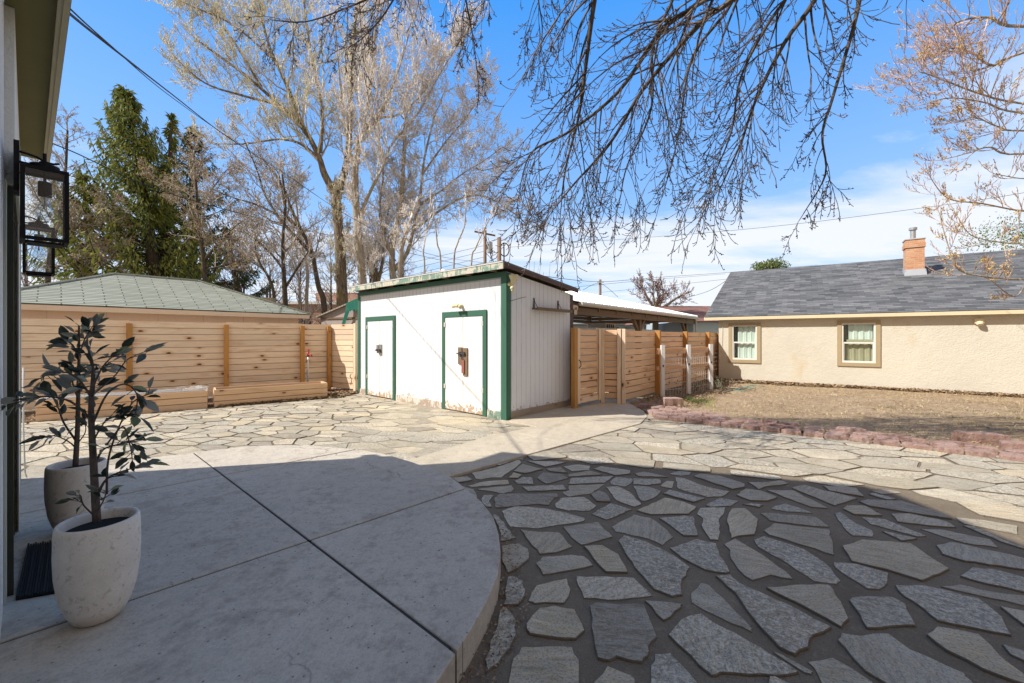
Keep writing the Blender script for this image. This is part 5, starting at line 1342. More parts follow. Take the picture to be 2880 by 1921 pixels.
# ------------------------------------------------------------------ potted plants
def potted(px, py, H, Rr, seed, label, stems, scale=1.0):
    rg = random.Random(seed); x, y = px, py
    P = thing('potted_tree', (x, y, PZ), label, 'potted plant', 'olive style plants in pale pots')
    prof = [(.001, 0), (Rr * .50, 0), (Rr * .60, .012), (Rr * .78, .07), (Rr * .90, .14), (Rr * .98, .24), (Rr * 1.0, .33), (Rr * .985, H - .03), (Rr * .97, H - .008), (Rr * .94, H), (Rr * .88, H - .002), (Rr * .85, H - .012), (Rr * .84, H - .08), (Rr * .83, H - .12)]
    mb = MB(); mb.lathe((x, y, PZ), prof, 56); mb.build('pot', M['potm'], P, True)
    mb = MB(); mb.lathe((x, y, PZ), [(.001, H - .042), (Rr * .845, H - .047)], 40); mb.build('soil', M['potsoil'], P)
    # right/up directions as the stems were drawn, standing in the plane across the view
    lx = Vector((.72, -.0, 0)) * 0 + Vector((1, 0, 0)); dist = y
    st = MB(); LP, LD, LN, LL, LW, LT = [], [], [], [], [], []
    def leaf(p, d, l):
        d = Vector(d).normalized(); n_ = Vector((rg.uniform(-1, 1), rg.uniform(-1, 1), rg.uniform(.0, 1.2))).normalized()
        t = rg.random(); 
        # two halves folded on the midrib, pointed oval
        s = d.cross(n_); 
        if s.length < 1e-4: return
        s.normalize(); up = s.cross(d).normalized(); w = l * rg.uniform(.17, .24)
        a = [p, p + d * l * .22 + s * w * .75 + up * .004, p + d * l * .5 + s * w + up * .006, p + d * l * .8 + s * w * .6, p + d * l - up * l * .08,
             p + d * l * .8 - s * w * .6, p + d * l * .5 - s * w + up * .006, p + d * l * .22 - s * w * .75 + up * .004]
        lm.face(a[:5], None, t); lm.face([a[0], a[4], a[5], a[6], a[7]], None, t)
    lm = MB()
    for (pts, r0, r1, nleaf, ll) in stems:
        W3 = [Vector(q) for q in pts]
        # refine
        fine = []
        for i in range(len(W3) - 1):
            for j in range(6):
                t = j / 6; p0 = W3[max(i - 1, 0)]; p1 = W3[i]; p2 = W3[i + 1]; p3 = W3[min(i + 2, len(W3) - 1)]
                fine.append(.5 * ((2 * p1) + (-p0 + p2) * t + (2 * p0 - 5 * p1 + 4 * p2 - p3) * t * t + (-p0 + 3 * p1 - 3 * p2 + p3) * t ** 3))
        fine.append(W3[-1]); n = len(fine)
        st.tube(fine, [r0 + (r1 - r0) * i / (n - 1) for i in range(n)], 7, rg.random())
        for k in range(nleaf):
            u = 1 - (k / max(nleaf, 1)) ** 1.0 * .62 if nleaf > 6 else 1 - k / max(nleaf, 1) * .5
            i = min(n - 2, int(u * (n - 1))); p = fine[i].lerp(fine[i + 1], rg.random()); ax_ = (fine[i + 1] - fine[i]).normalized()
            side = Vector((rg.uniform(-1, 1), rg.uniform(-1, 1), rg.uniform(-.7, .6))); d = (ax_ * rg.uniform(.3, 1.0) + side * .9).normalized()
            q = p + d * rg.uniform(.01, .035); st.tube([p, q], .0016, 4); leaf(q, d, ll * rg.uniform(.7, 1.15))
    st.build('stems', M['stem'], P, True); lm.build('leaves', M['leaf'], P)
    return P
def pl(px, py, d): return tuple(at(px, py, d))
D1, D2 = 1.98, 2.86
pf = at(280, 1735, D1)
potted((278 - 1440) / FN * D1, D1, .47, .152, 1, 'pale plaster pot with bare stemmed olive style plant, the nearer and larger looking one', [
 ([pl(272,1470,D1), pl(262,1290,D1), pl(256,1150,D1), pl(262,1050,D1 + .03), pl(250,985,D1 + .02)], .017, .005, 26, .07),
 ([pl(258,1340,D1 + .03), pl(285,1270,D1 + .03), pl(330,1250,D1 + .02), pl(400,1232,D1)], .006, .002, 14, .07),
 ([pl(262,1430,D1), pl(290,1360,D1 - .03), pl(330,1330,D1 - .05), pl(420,1305,D1 - .04)], .007, .002, 16, .075),
 ([pl(300,1390,D1 - .02), pl(305,1290,D1), pl(335,1200,D1 + .02), pl(375,1130,D1), pl(430,1105,D1)], .005, .002, 9, .07),
 ([pl(258,1200,D1), pl(300,1110,D1 - .03), pl(350,1080,D1 - .02), pl(385,1110,D1), pl(380,1170,D1)], .005, .002, 14, .085),
 ([pl(256,1180,D1), pl(200,1130,D1 - .03), pl(120,1115,D1 - .05), pl(40,1135,D1 - .05)], .006, .002, 18, .085),
 ([pl(258,1120,D1), pl(215,1060,D1), pl(160,1045,D1), pl(110,1065,D1 - .02)], .005, .002, 16, .08),
 ([pl(260,1090,D1), pl(290,1030,D1), pl(330,990,D1)], .005, .002, 16, .065),
 ([pl(260,1110,D1), pl(320,1060,D1 + .04), pl(360,1010,D1 + .02), pl(420,985,D1)], .004, .0015, 5, .085),
 ([pl(265,1450,D1), pl(235,1420,D1 - .02), pl(228,1395,D1 - .04)], .004, .002, 9, .05),
 ([pl(266,1450,D1), pl(290,1410,D1 - .02), pl(300,1380,D1 - .04)], .004, .002, 9, .05),
 ([pl(300,1250,D1), pl(345,1200,D1), pl(365,1250,D1), pl(372,1290,D1)], .004, .002, 14, .07),
 ([pl(262,1240,D1), pl(300,1180,D1), pl(340,1170,D1)], .004, .002, 12, .07),
])
potted((216 - 1440) / FN * D2, D2, .47, .152, 2, 'pale plaster pot with slim dark stemmed plant, the farther one standing against the wall side', [
 ([pl(212,1310,D2), pl(218,1200,D2), pl(220,1100,D2), pl(222,1000,D2), pl(222,915,D2)], .016, .005, 28, .085),
 ([pl(214,1240,D2), pl(180,1190,D2), pl(165,1150,D2), pl(150,1120,D2)], .007, .003, 12, .09),
 ([pl(220,1120,D2), pl(205,1080,D2 - .05), pl(200,1030,D2)], .006, .003, 14, .09),
 ([pl(222,1020,D2), pl(205,970,D2), pl(175,960,D2)], .005, .002, 14, .10),
 ([pl(222,1000,D2), pl(240,950,D2), pl(262,915,D2)], .005, .002, 14, .10),
 ([pl(214,1260,D2), pl(190,1240,D2 - .05), pl(150,1225,D2 - .08), pl(110,1235,D2 - .1)], .005, .002, 15, .09),
 ([pl(220,1090,D2), pl(250,1050,D2), pl(285,1035,D2)], .005, .002, 12, .09),
 ([pl(216,1250,D2), pl(240,1215,D2), pl(238,1180,D2)], .004, .002, 3, .08),
])

# ------------------------------------------------------------------ edging blocks
def block_mesh(mb, c, ang, w, d, h, z, tilt, rg):
    """retaining block: wide rough face towards -v, narrower at the back"""
    cs, sn = cos(ang), sin(ang)
    def pt(a, b, zz): 
        zz = z + zz + a * tilt[0] + b * tilt[1]; return (c[0] + a * cs - b * sn, c[1] + a * sn + b * cs, zz)
    N = 7; front = [( -w / 2 + w * i / N, -d / 2 - .012 * sin(pi * i / N) + rg.uniform(-.006, .006)) for i in range(N + 1)]
    back = [(w * .36, d / 2), (-w * .36, d / 2)]
    ring = front + back
    t = rg.random()
    top = [pt(a, b, h) for a, b in ring]; low = [pt(a + rg.uniform(-.004, .004), b - .004, h * .5) for a, b in ring]; bot = [pt(a, b, -.03) for a, b in ring]
    ins = [pt(a * .95, b * .93, h + .008) for a, b in ring]
    mb.face(ins, None, t)
    n = len(ring)
    for i in range(n):
        j = (i + 1) % n
        mb.face([top[i], top[j], ins[j], ins[i]], None, t); mb.face([low[i], low[j], top[j], top[i]], None, t); mb.face([bot[i], bot[j], low[j], low[i]], None, t)
rb = random.Random(12)
def add_block(x, y, ang, w, d, h, z, tilt, label, group):
    mb = MB(); block_mesh(mb, (x, y), ang, w, d, h, z, tilt, rb); o = mb.build('edging_block', M['block'])
    tag(o, label, 'block', group)
def arc(pts):
    L = [0]
    for a, b in zip(pts, pts[1:]): L.append(L[-1] + (Vector(b) - Vector(a)).length)
    def f(s):
        for i in range(len(pts) - 1):
            if s <= L[i + 1] or i == len(pts) - 2:
                t = (s - L[i]) / (L[i + 1] - L[i]); a, b = Vector(pts[i]), Vector(pts[i + 1]); d = (b - a).normalized(); return a + (b - a) * t, d
    return f, L[-1]
fa, LA = arc(edge[1:])
rows = [(.11, .0, -.005, 1.0, 'front'), (.32, .10, .03, .97, 'middle'), (.53, .02, .04, .66, 'back')]
for ri, (off, ph, zo, frac, nm) in enumerate(rows):
    s = .1 + ph; i = 0
    while s < LA * frac:
        w = rb.uniform(.235, .29) + (.02 if s > 2.5 else 0); p, d = fa(s + w / 2); n_ = Vector((-d.y, d.x))
        if ri == 2 and rb.random() < .45: s += w; continue
        q = p + n_ * (off + rb.uniform(-.015, .015)); ang = math.atan2(d.y, d.x) + rb.uniform(-.1, .1) * (1 + ri)
        add_block(q.x, q.y, ang, w - .014, .185, .08, .0 + zo * .45 - .012 + rb.uniform(-.007, .007) * (1 + ri), (rb.uniform(-.03, .03), rb.uniform(-.05, .05) * (1 + ri)),
                  ('worn red concrete block that starts the %s row of the edging, nearest the concrete path' % nm) if i == 0 else ('worn red concrete block within the %s row of the edging between flagstones and dirt' % nm), 'red edging blocks, %s row' % nm)
        s += w + .006; i += 1
extra = [((2.72, 7.95), .5, .0), ((2.86, 8.2), .2, .02), ((3.0, 8.05), -.4, .01), ((2.70, 8.55), .9, .02), ((2.98, 8.5), .3, .0), ((3.2, 8.32), -.2, .0), ((2.75, 7.72), -.2, .0), ((3.03, 7.78), -.3, .02), ((3.3, 7.95), -.25, .02), ((3.35, 7.62), -.35, .01), ((3.6, 7.72), -.3, .01), ((3.75, 7.42), -.4, .0), ((3.22, 7.42), -.3, .01)]
for (x, y), a, z in extra:
    add_block(x, y, a, .26, .17, .08, z, (rb.uniform(-.06, .06), rb.uniform(-.08, .08)), 'red concrete block in the loose heap at the path end near the slat fence', 'red blocks heaped at the path end')
add_block(3.38, 8.75, .1, .40, .2, .20, .0, (0, 0), 'large dark red block standing proud in front of the first white post', None)
bx_, by_ = G(2748, 1232, .1); add_block(bx_, by_, -.42, .58, .13, .14, .03, (0, .03), 'long dark red block lying loose on the soil near the right edge', None)
bx_, by_ = G(2865, 1256, .1); add_block(bx_, by_, -.42, .4, .15, .12, .03, (0, .03), 'red block cut by the right edge of the picture, behind the front row', None)
bx_, by_ = G(2390, 1213, .08); add_block(bx_, by_, -.5, .36, .14, .08, .05, (.02, .03), 'reddish block lying on top of the edging row near its middle', None)

# ------------------------------------------------------------------ litter, weeds, dead stems, hose
def litter(name, poly, n, seed, zf, label, size=(.012, .03)):
    rg = random.Random(seed); xs = [p[0] for p in poly]; ys = [p[1] for p in poly]; P = []; 
    while len(P) < n:
        x, y = rg.uniform(min(xs), max(xs)), rg.uniform(min(ys), max(ys))
        if inside((x, y), poly): P.append((x, y, zf + rg.uniform(0, .02)))
    a = np.array([rg.uniform(0, 2 * pi) for _ in P]); D = np.stack([np.cos(a), np.sin(a), np.array([rg.uniform(-.3, .4) for _ in P])], 1)
    Nn = np.array([[rg.uniform(-.5, .5), rg.uniform(-.5, .5), 1] for _ in P])
    o = blades_mesh(name, P, D, Nn, [rg.uniform(*size) * 1.6 for _ in P], [rg.uniform(*size) * .45 for _ in P], [rg.random() for _ in P], M['litter'], None)
    tag(o, label, 'leaf litter', kind='stuff')
def bwp(a, v): return tuple(BW.P(a, -v, 0).xy)
litter('leaf_litter', [bwp(-.3, .0), bwp(13, 0), bwp(13, .5), bwp(8, .55), bwp(4, .45), bwp(1, .75), bwp(-.3, 1.3)], 9000, 1, .062, 'brown dry leaves drifted along the foot of the cream house wall', (.03, .075))
litter('leaf_litter', [(-6.2, 8.7), (-4.2, 10.1), (-4.05, 11.1), (-4.6, 11.5), (-5.2, 11.4), (-4.9, 10.4), (-6.6, 9.2)], 3500, 2, .035, 'brown dry leaves in the corner between raised bed, fence and white shed', (.025, .06))
litter('leaf_litter', [(-9.4, 6.6), (-8.4, 7.1), (-8.3, 7.7), (-9.2, 8.6)], 1200, 3, .03, 'dry brown leaves beside the left end of the raised bed', (.015, .035))
litter('leaf_litter', [(2.7, 8.3), (3.9, 8.6), (5.2, 10.2), (6.9, 13.0), (6.2, 13.4), (4.2, 11.2), (2.6, 9.0)], 2600, 4, .06, 'dark dry leaves under the wire trellis and slat fence', (.02, .05))
litter('leaf_litter', [(-1.1, 4.9), (-.35, 5.9), (-4.0, 10.1), (-8.0, 7.4), (-4.2, 5.3)], 500, 5, .018, 'scattered dry leaf crumbs on the sunlit left flagstones', (.006, .014))
litter('leaf_litter', [(-.3, 1.8), (-.12, 1.6), (.1, 2.2), (.02, 3.2), (-.06, 3.2)], 700, 6, .006, 'dark leaf crumbs along the patio kerb', (.006, .016))
litter('leaf_litter', [(-3.2, 3.6), (-1.9, 4.5), (-.7, 4.1), (-.15, 2.8), (-.4, 1.7), (-2.2, 2.1)], 260, 11, .152, 'few tiny dry leaf crumbs scattered on the round concrete patio', (.004, .011))
litter('leaf_litter', [(.3, 5.2), (2.4, 7.1), (6.2, 4.9), (7.0, 3.5), (3.0, 3.2)], 500, 8, .018, 'dry leaf crumbs and twigs on the right flagstones', (.006, .016))
litter('leaf_litter', [tuple(p) for p in yard], 6000, 7, .055, 'scattered leaf crumbs over the dirt yard', (.012, .035))
def straw(poly, n, seed):
    rg = random.Random(seed); xs = [p[0] for p in poly]; ys = [p[1] for p in poly]; P = []
    while len(P) < n:
        x, y = rg.uniform(min(xs), max(xs)), rg.uniform(min(ys), max(ys))
        if inside((x, y), poly) and mnoise.noise((x * .9, y * 1.3, 3)) + .6 * mnoise.noise((x * 3, y * 3, 5)) > rg.uniform(-.5, .45): P.append((x, y, .045 + rg.uniform(0, .015)))
    D = [(rg.uniform(-1, 1), rg.uniform(-1, 1), rg.uniform(.05, .7)) for _ in P]
    o = blades_mesh('dry_grass', P, D, [(rg.uniform(-.5, .5), rg.uniform(-.5, .5), 1) for _ in P], [rg.uniform(.03, .085) for _ in P], [rg.uniform(.002, .0045) for _ in P], [rg.random() for _ in P], mat_tint('straw', [(0, (.30, .22, .11)), (.6, (.52, .41, .22)), (1, (.66, .56, .34))], .9), None)
    tag(o, 'sparse golden dead grass lying over the dirt yard', 'dry grass', kind='stuff')
straw([tuple(p) for p in yard], 16000, 21)
def tufts(name, centres, label, hmin=.05, hmax=.14, per=120, rad=.16, seed=0):
    rg = random.Random(seed); P, D, L = [], [], []
    for (x, y) in centres:
        for _ in range(per):
            a = rg.uniform(0, 2 * pi); r_ = abs(rg.gauss(0, rad)); P.append((x + r_ * cos(a), y + r_ * sin(a), .04)); D.append((rg.uniform(-.5, .5), rg.uniform(-.5, .5), 1)); L.append(rg.uniform(hmin, hmax))
    Nn = [(rg.uniform(-1, 1), rg.uniform(-1, 1), 0) for _ in P]
    o = blades_mesh(name, P, D, Nn, L, [.004] * len(P), [rg.random() ** 1.3 for _ in P], M['grass'], None); tag(o, label, 'grass', kind='stuff')
tufts('grass_tuft', [G(1935, 1132), G(1962, 1140), G(1978, 1136), G(1910, 1130)], 'green grass tuft among the stones below the white post', .05, .12, 160, .13, 1)
tufts('weeds', [G(2500, 1152), G(2680, 1180), G(2720, 1160), G(2800, 1175), G(2850, 1165), G(2870, 1185), G(2780, 1205), G(2430, 1230), G(2610, 1172)], 'low green weeds scattered on the right part of the dirt yard', .01, .03, 70, .16, 2)
sp = MB(); 
for (x, y, h) in ((1990, 1145, .22), (1996, 1150, .30), (2003, 1148, .2), (2008, 1150, .24), (1985, 1150, .12)):
    q = G(x, y); sp.tube([(q[0], q[1], .0), (q[0] + .01, q[1], h * .6), (q[0] + .02, q[1] - .01, h)], [.008, .006, .003], 5, rb.random())
o = sp.build('iris_shoots', simple('yellowgreen_shoot', (.30, .34, .08)), None); tag(o, 'upright yellow green shoots at the edge of the red blocks', 'shoots')
def dead_bush(x, y, h, seed, label, n=26):
    rg = random.Random(seed); T = thing('dead_plant', (x, y, .03), label, 'dead plant'); sg = []; LP = []
    for i in range(n):
        p = Vector((x, y, .03)) + Vector((rg.gauss(0, .08), rg.gauss(0, .08), 0)); d = Vector((rg.uniform(-1, 1), rg.uniform(-1, 1), rg.uniform(.8, 2.2))).normalized(); r_ = .006
        for k in range(6):
            q = p + d * h / 5; sg.append((tuple(p), tuple(q), r_, r_ * .8, rg.random())); r_ *= .8; p = q
            d = (d + Vector((rg.uniform(-.5, .5), rg.uniform(-.5, .5), rg.uniform(-.5, .25)))).normalized()
            if rg.random() < .6: LP.append(tuple(p))
    segs_mesh('stems', sg, M['twig_brown'], T)
    Dd = [(rg.uniform(-1, 1), rg.uniform(-1, 1), rg.uniform(-1.2, .3)) for _ in LP]; Nn = [(rg.uniform(-1, 1), rg.uniform(-1, 1), rg.uniform(-1, 1)) for _ in LP]
    blades_mesh('leaves', LP, Dd, Nn, [rg.uniform(.04, .08) for _ in LP], [.015] * len(LP), [rg.random() for _ in LP], M['grass'] if seed % 2 else M['litter'], T)
dead_bush(4.75, 10.9, .42, 1, 'bare rose stems climbing the wire between the second and third white post', 22)
dead_bush(5.75, 11.5, .34, 3, 'tangled half dead shrub just right of the last white post', 34)
dead_bush(6.4, 12.1, .22, 4, 'low withered plant between the last white post and the cream house', 26)
mb = MB(); q = [G(2050, 1098), G(2075, 1102), G(2100, 1094), G(2125, 1098), G(2090, 1106), G(2060, 1104), G(2110, 1090), G(2150, 1093)]; mb.tube([(x, y, .07) for x, y in q], .012, 6)
o = mb.build('garden_hose', simple('pale_green_hose', (.20, .34, .27), .5), None, True); tag(o, 'faded green garden hose on the soil near the cream house corner', 'hose')

# ------------------------------------------------------------------ poles and wires
def upole(px, ytop, d, r_, label, arm=None, name='utility_pole'):
    b = at(px, HN, d); zt = at(px, ytop, d).z; o = thing(name, (b.x, b.y, 0), label, 'utility pole')
    mb = MB(); mb.tube([(b.x, b.y, 0), (b.x, b.y, zt * .5), (b.x, b.y, zt)], [r_ * 1.15, r_ * 1.05, r_], 12); mb.build('shaft', M['pole'], o, True)
    return o, b.x, b.y, zt
p1, x1, y1, z1 = upole(1364, 640, 34, .13, 'weathered power pole with crossarm and grey transformer behind the shed')
mb = MB(); mb.box((x1 - .85, y1 - .2, z1 - .42), (1.7, .25, -.28), (0, .1, 0), (0, 0, .13)); mb.build('crossarm', M['pole'], p1)
mb = MB()
for k in (-.75, -.4, .1, .6): mb.tube([(x1 + k, y1 - .1, z1 - .3 - k * .16), (x1 + k, y1 - .1, z1 - .12 - k * .16)], [.045, .03], 8)
mb.tube([(x1, y1, z1), (x1, y1, z1 + .22)], [.03, .02], 6); mb.build('insulators', M['rvwhite'], p1, True)
mb = MB(); mb.tube([(x1 + .42, y1 - .1, z1 - 2.1), (x1 + .42, y1 - .1, z1 - 1.25)], .22, 16); mb.tube([(x1 + .42, y1 - .1, z1 - 1.25), (x1 + .42, y1 - .1, z1 - 1.15)], [.22, .1], 16); mb.box((x1 + .1, y1 - .1, z1 - 1.8), (.12, 0, 0), (0, .1, 0), (0, 0, .3)); mb.build('transformer', M['galv'], p1, False)
mb = MB(); rw = random.Random(2)
for i in range(9):
    a = Vector((x1 + rw.uniform(-.1, .5), y1 - .2, z1 - rw.uniform(.6, 2.2))); b = Vector((x1 + rw.uniform(.2, 1.1), y1 - .3, z1 - rw.uniform(1.2, 3.4))); m_ = (a + b) / 2 + Vector((rw.uniform(-.3, .4), 0, -.5))
    mb.tube([a, a * .6 + m_ * .4, m_, b], .022, 5)
mb.build('drop_wires', M['wire'], p1)
p2, x2, y2, z2 = upole(1404, 668, 20, .10, 'brown cut off pole with coiled cable close behind the shed corner')
mb = MB(); cc = at(1419, 702, 20); mb.tube([(cc.x + .22 * cos(t), cc.y, cc.z + .32 * sin(t)) for t in np.linspace(-2.4, 2.4, 14)], .025, 6)
mb.tube([at(1417, 682, 20), at(1418, 760, 20)], .03, 6); mb.tube([at(1404, 700, 20), at(1396, 725, 20), at(1376, 735, 20)], .018, 5); mb.build('cable_coil', M['wire'], p2)
p3, x3, y3, z3 = upole(1688, 786, 42, .13, 'far grey power pole rising over the carport roof')
mb = MB(); mb.box((x3 - .35, y3 - .15, z3 - .35), (.7, 0, 0), (0, .1, 0), (0, 0, .1)); mb.build('crossarm', M['rvwhite'], p3)
def wire(name, pts, r_, label, mat='wire', cat='wire', group=None):
    mb = MB(); P = [Vector(p) for p in pts]; fine = []
    for i in range(len(P) - 1):
        for j in range(8):
            t = j / 8; a = P[max(i - 1, 0)]; b = P[i]; c = P[i + 1]; e = P[min(i + 2, len(P) - 1)]
            fine.append(.5 * ((2 * b) + (-a + c) * t + (2 * a - 5 * b + 4 * c - e) * t * t + (-a + 3 * b - 3 * c + e) * t ** 3))
    fine.append(P[-1]); mb.tube(fine, r_, 5); o = mb.build(name, M[mat]); tag(o, label, cat, group)
# service drop from the house eave to the power pole, a twisted pair
dpts = [at(184, 28, 2.16), at(300, 122, 3.1), at(480, 262, 5.5), at(640, 385, 9.0), at(784, 478, 13.5), at(1007, 622, 21), at(1200, 712, 28), at(1364, 740, 34)]
wire('service_cable', dpts, .0085, 'thick black twisted service cable from the house eave to the power pole')
dp2 = [Vector(p) + Vector((.02 * sin(i * 2.1), .0, .03 * cos(i * 1.7))) for i, p in enumerate(dpts)]
wire('service_cable', dp2, .005, 'thin strand winding round the thick service cable', group=None)
wire('phone_cable', [at(60, 380, 9), at(190, 420, 11), at(480, 545, 16), at(836, 641, 22), at(994, 675, 26), at(1096, 699, 29), at(1364, 760, 34)], .016, 'lower black cable crossing in front of the spruce')
wire('overhead_wire', [at(1432, 695, 38), at(2060, 648, 30), at(2658, 576, 24), at(3000, 520, 22)], .012, 'long thin wire crossing the open sky to the right')
wire('overhead_wire', [at(1404, 745, 20), at(1500, 772, 26), at(1690, 792, 42), at(1850, 780, 48), at(2060, 765, 60), at(2300, 745, 80)], .022, 'sagging wire from the brown pole over the far grey pole')
wire('overhead_wire', [at(1640, 815, 40), at(1688, 797, 42), at(1738, 835, 45)], .02, 'pair of guy wires at the far grey pole')
wire('overhead_wire', [at(1500, 818, 50), at(1690, 800, 42), at(1840, 786, 48), at(2040, 770, 60)], .016, 'second thin wire below the sagging one at the far pole')
wire('overhead_wire', [at(1690, 822, 44), at(1850, 806, 40), at(2050, 784, 34)], .012, 'faint low wire crossing the small pinkish tree')
wire('overhead_wire', [at(1940, 835, 30), at(2000, 815, 24), at(2060, 776, 21)], .012, 'short wire dropping towards the roof corner of the cream house')
for i in range(4):
    wire('overhead_wire', [at(700, 800 + i * 16, 40), at(1000, 770 + i * 18, 37), at(1364, 690 + i * 16, 34)], .014, ('topmost', 'second', 'third', 'lowest')[i] + ' of four power lines behind the bare trees ending at the transformer pole', group='power lines behind the bare trees')
# wires high up whose shadows cross the shed front
wire('overhead_wire', [HP(2.2, .26, 3.26), at(200, -180, 5.2), at(900, -260, 9.0)], .006, 'thin cable leaving the house eave above the picture')

# ------------------------------------------------------------------ trees
def vperp(d, rg):
    r_ = Vector((rg.gauss(0, 1), rg.gauss(0, 1), rg.gauss(0, 1))); r_ -= d * r_.dot(d)
    return r_.normalized() if r_.length > 1e-4 else d.orthogonal()
def grow(out, p, d, L, r0, lvl, rg, c, tips):
    """one branch and its children; c: list of settings per level"""
    k = c[lvl]; n = k.get('n', 4); st = L / n; pts = [p]; rr = [r0]; dd = [d]; q = Vector(p)
    for i in range(n):
        d = (d + vperp(d, rg) * k.get('wander', .22) + Vector((0, 0, k.get('lift', .1))) ).normalized()
        q = q + d * st; pts.append(q.copy()); rr.append(r0 * (1 - .72 * (i + 1) / n)); dd.append(d)
    t0 = rg.random()
    rmin = c[0].get('rmin', .004)
    for i in range(n): out.append((tuple(pts[i]), tuple(pts[i + 1]), max(rr[i], rmin), max(rr[i + 1], rmin), min(1, max(0, t0 + rg.uniform(-.2, .2)))))
    if lvl + 1 < len(c):
        m = k['kids']; m = m if isinstance(m, int) else rg.randint(*m)
        for j in range(m):
            u = k.get('from', .15) + (1 - k.get('from', .15)) * (j + rg.random()) / m; f = u * n; i = min(n - 1, int(f))
            bp = pts[i].lerp(pts[i + 1], f - i); nd = (dd[i + 1] * k.get('fwd', .8) + vperp(dd[i + 1], rg) * rg.uniform(.5, 1.1)).normalized()
            grow(out, bp, nd, L * k.get('lr', .5) * (1.15 - .6 * u) * rg.uniform(.6, 1.25), max(rmin, (rr[i] * .62)), lvl + 1, rg, c, tips)
        if k.get('tipkid', True): grow(out, pts[-1], dd[-1], L * .35, rr[-1], lvl + 1, rg, c, tips)
    else: tips.append((pts[-1], dd[-1]))
def spline(P, m=5):
    P = [Vector(p) for p in P]; fine = []
    for i in range(len(P) - 1):
        for j in range(m):
            t = j / m; a = P[max(i - 1, 0)]; b = P[i]; e = P[i + 1]; g_ = P[min(i + 2, len(P) - 1)]
            fine.append(.5 * ((2 * b) + (-a + e) * t + (2 * a - 5 * b + 4 * e - g_) * t * t + (-a + 3 * b - 3 * e + g_) * t ** 3))
    fine.append(P[-1]); return fine
def limb(mbt, out, P, r0, r1, rg, c, tips, kids, klen, start=.2, bias=None, sides=8, wob=.0):
    """a traced limb: a real tube, with grown branches along it"""
    f = spline(P); n = len(f) - 1
    if wob: f = [q + Vector((rg.gauss(0, wob), rg.gauss(0, wob), rg.gauss(0, wob))) for q in f]
    mbt.tube(f, [r0 + (r1 - r0) * (i / n) ** .8 for i in range(n + 1)], sides, rg.random() * .5)
    for j in range(kids):
        u = start + (1 - start) * (j + rg.random()) / kids; i = min(n - 1, int(u * n)); p = f[i].lerp(f[i + 1], u * n - i); ax_ = (f[i + 1] - f[i]).normalized()
        r_ = (r0 + (r1 - r0) * u ** .8)
        d = (ax_ * rg.uniform(.3, .9) + vperp(ax_, rg) * rg.uniform(.6, 1.0) + (Vector(bias) if bias else Vector((0, 0, .1)))).normalized()
        grow(out, p, d, klen * (1.1 - .5 * u) * rg.uniform(.55, 1.2), max(c[0].get('rmin', .004), min(r_ * .6, klen * .021)), 0, rg, c, tips)
    grow(out, f[-1], (f[-1] - f[-2]).normalized(), klen * .6, max(c[0].get('rmin', .004), r1), 0, rg, c, tips)
def tree(name, base, label, limbs, c, bark, twig, seed, cat='tree', group=None, extra=None):
    rg = random.Random(seed); T = thing(name, (base[0], base[1], 0), label, cat, group); mb = MB(); out, tips = [], []
    for l in limbs:
        P, r0, r1, kids, klen = l[:5]; kw = l[5] if len(l) > 5 else {}
        limb(mb, out, P, r0, r1, rg, kw.pop('c', c), tips, kids, klen, **kw)
    mb.build('trunk', M[bark], T, True); segs_mesh('crown', out, M[twig], T)
    if extra: extra(T, tips, rg)
    return T, tips
def ground_from(p): return (p[0], p[1], 0)
def A(d, *pts): return [at(x * 1.225, y * 1.225, d) for x, y in pts]
DB = 24
def base_of(x, d): q = at(x * 1.225, HN, d); return Vector((q.x, q.y, -.1))
cT = [dict(kids=(5, 7), n=6, lr=.6, wander=.24, lift=.10, rmin=.0105), dict(kids=(4, 5), n=5, lr=.6, wander=.28, lift=.09), dict(kids=(2, 3), n=4, lr=.6, wander=.32, lift=.12), dict(n=4, wander=.35, lift=.12)]
cUp = [dict(kids=(5, 7), n=6, lr=.6, wander=.20, lift=.17, rmin=.0105), dict(kids=(4, 5), n=5, lr=.6, wander=.25, lift=.16), dict(kids=(2, 3), n=4, lr=.6, wander=.3, lift=.18), dict(n=4, wander=.3, lift=.2)]
cM = [dict(kids=(3, 5), n=6, lr=.55, wander=.2, lift=.10, rmin=.009), dict(kids=(3, 4), n=4, lr=.55, wander=.25, lift=.08), dict(kids=(1, 2), n=3, lr=.6, wander=.3, lift=.1), dict(n=3, wander=.35, lift=.12)]
tree('cottonwood_tree', base_of(782, DB), 'tallest bare tree with furrowed trunk forking left and yellowish budding twigs', [
 ([base_of(788, DB)] + A(DB, (786, 700), (784, 640), (780, 560), (774, 480), (772, 448)), .37, .26, 26, 1.5, dict(start=.3)),
 (A(DB, (772, 450), (745, 400), (732, 360), (700, 300), (640, 240), (560, 170), (450, 90)), .24, .05, 20, 3.4, dict(start=.25)),
 (A(DB, (774, 450), (795, 380), (803, 300), (806, 200), (810, 100), (820, 10)), .24, .08, 16, 3.2, dict(start=.2)),
 (A(DB, (732, 365), (690, 330), (640, 320), (560, 330), (490, 330)), .10, .03, 14, 2.2),
 (A(DB, (700, 300), (660, 200), (620, 110), (600, 30), (590, -60)), .12, .04, 18, 3.0),
 (A(DB, (640, 240), (560, 220), (470, 190), (400, 130)), .09, .03, 16, 2.6),
 (A(DB, (735, 350), (740, 250), (715, 130), (700, 20), (690, -80)), .13, .04, 18, 3.0),
 (A(DB, (600, 200), (540, 100), (480, 20), (430, -60)), .08, .03, 16, 2.8),
 (A(DB, (640, 150), (540, 60), (430, 10), (370, -20)), .07, .03, 14, 2.4),
], cUp, 'bark_big', 'twig_gold', 3)
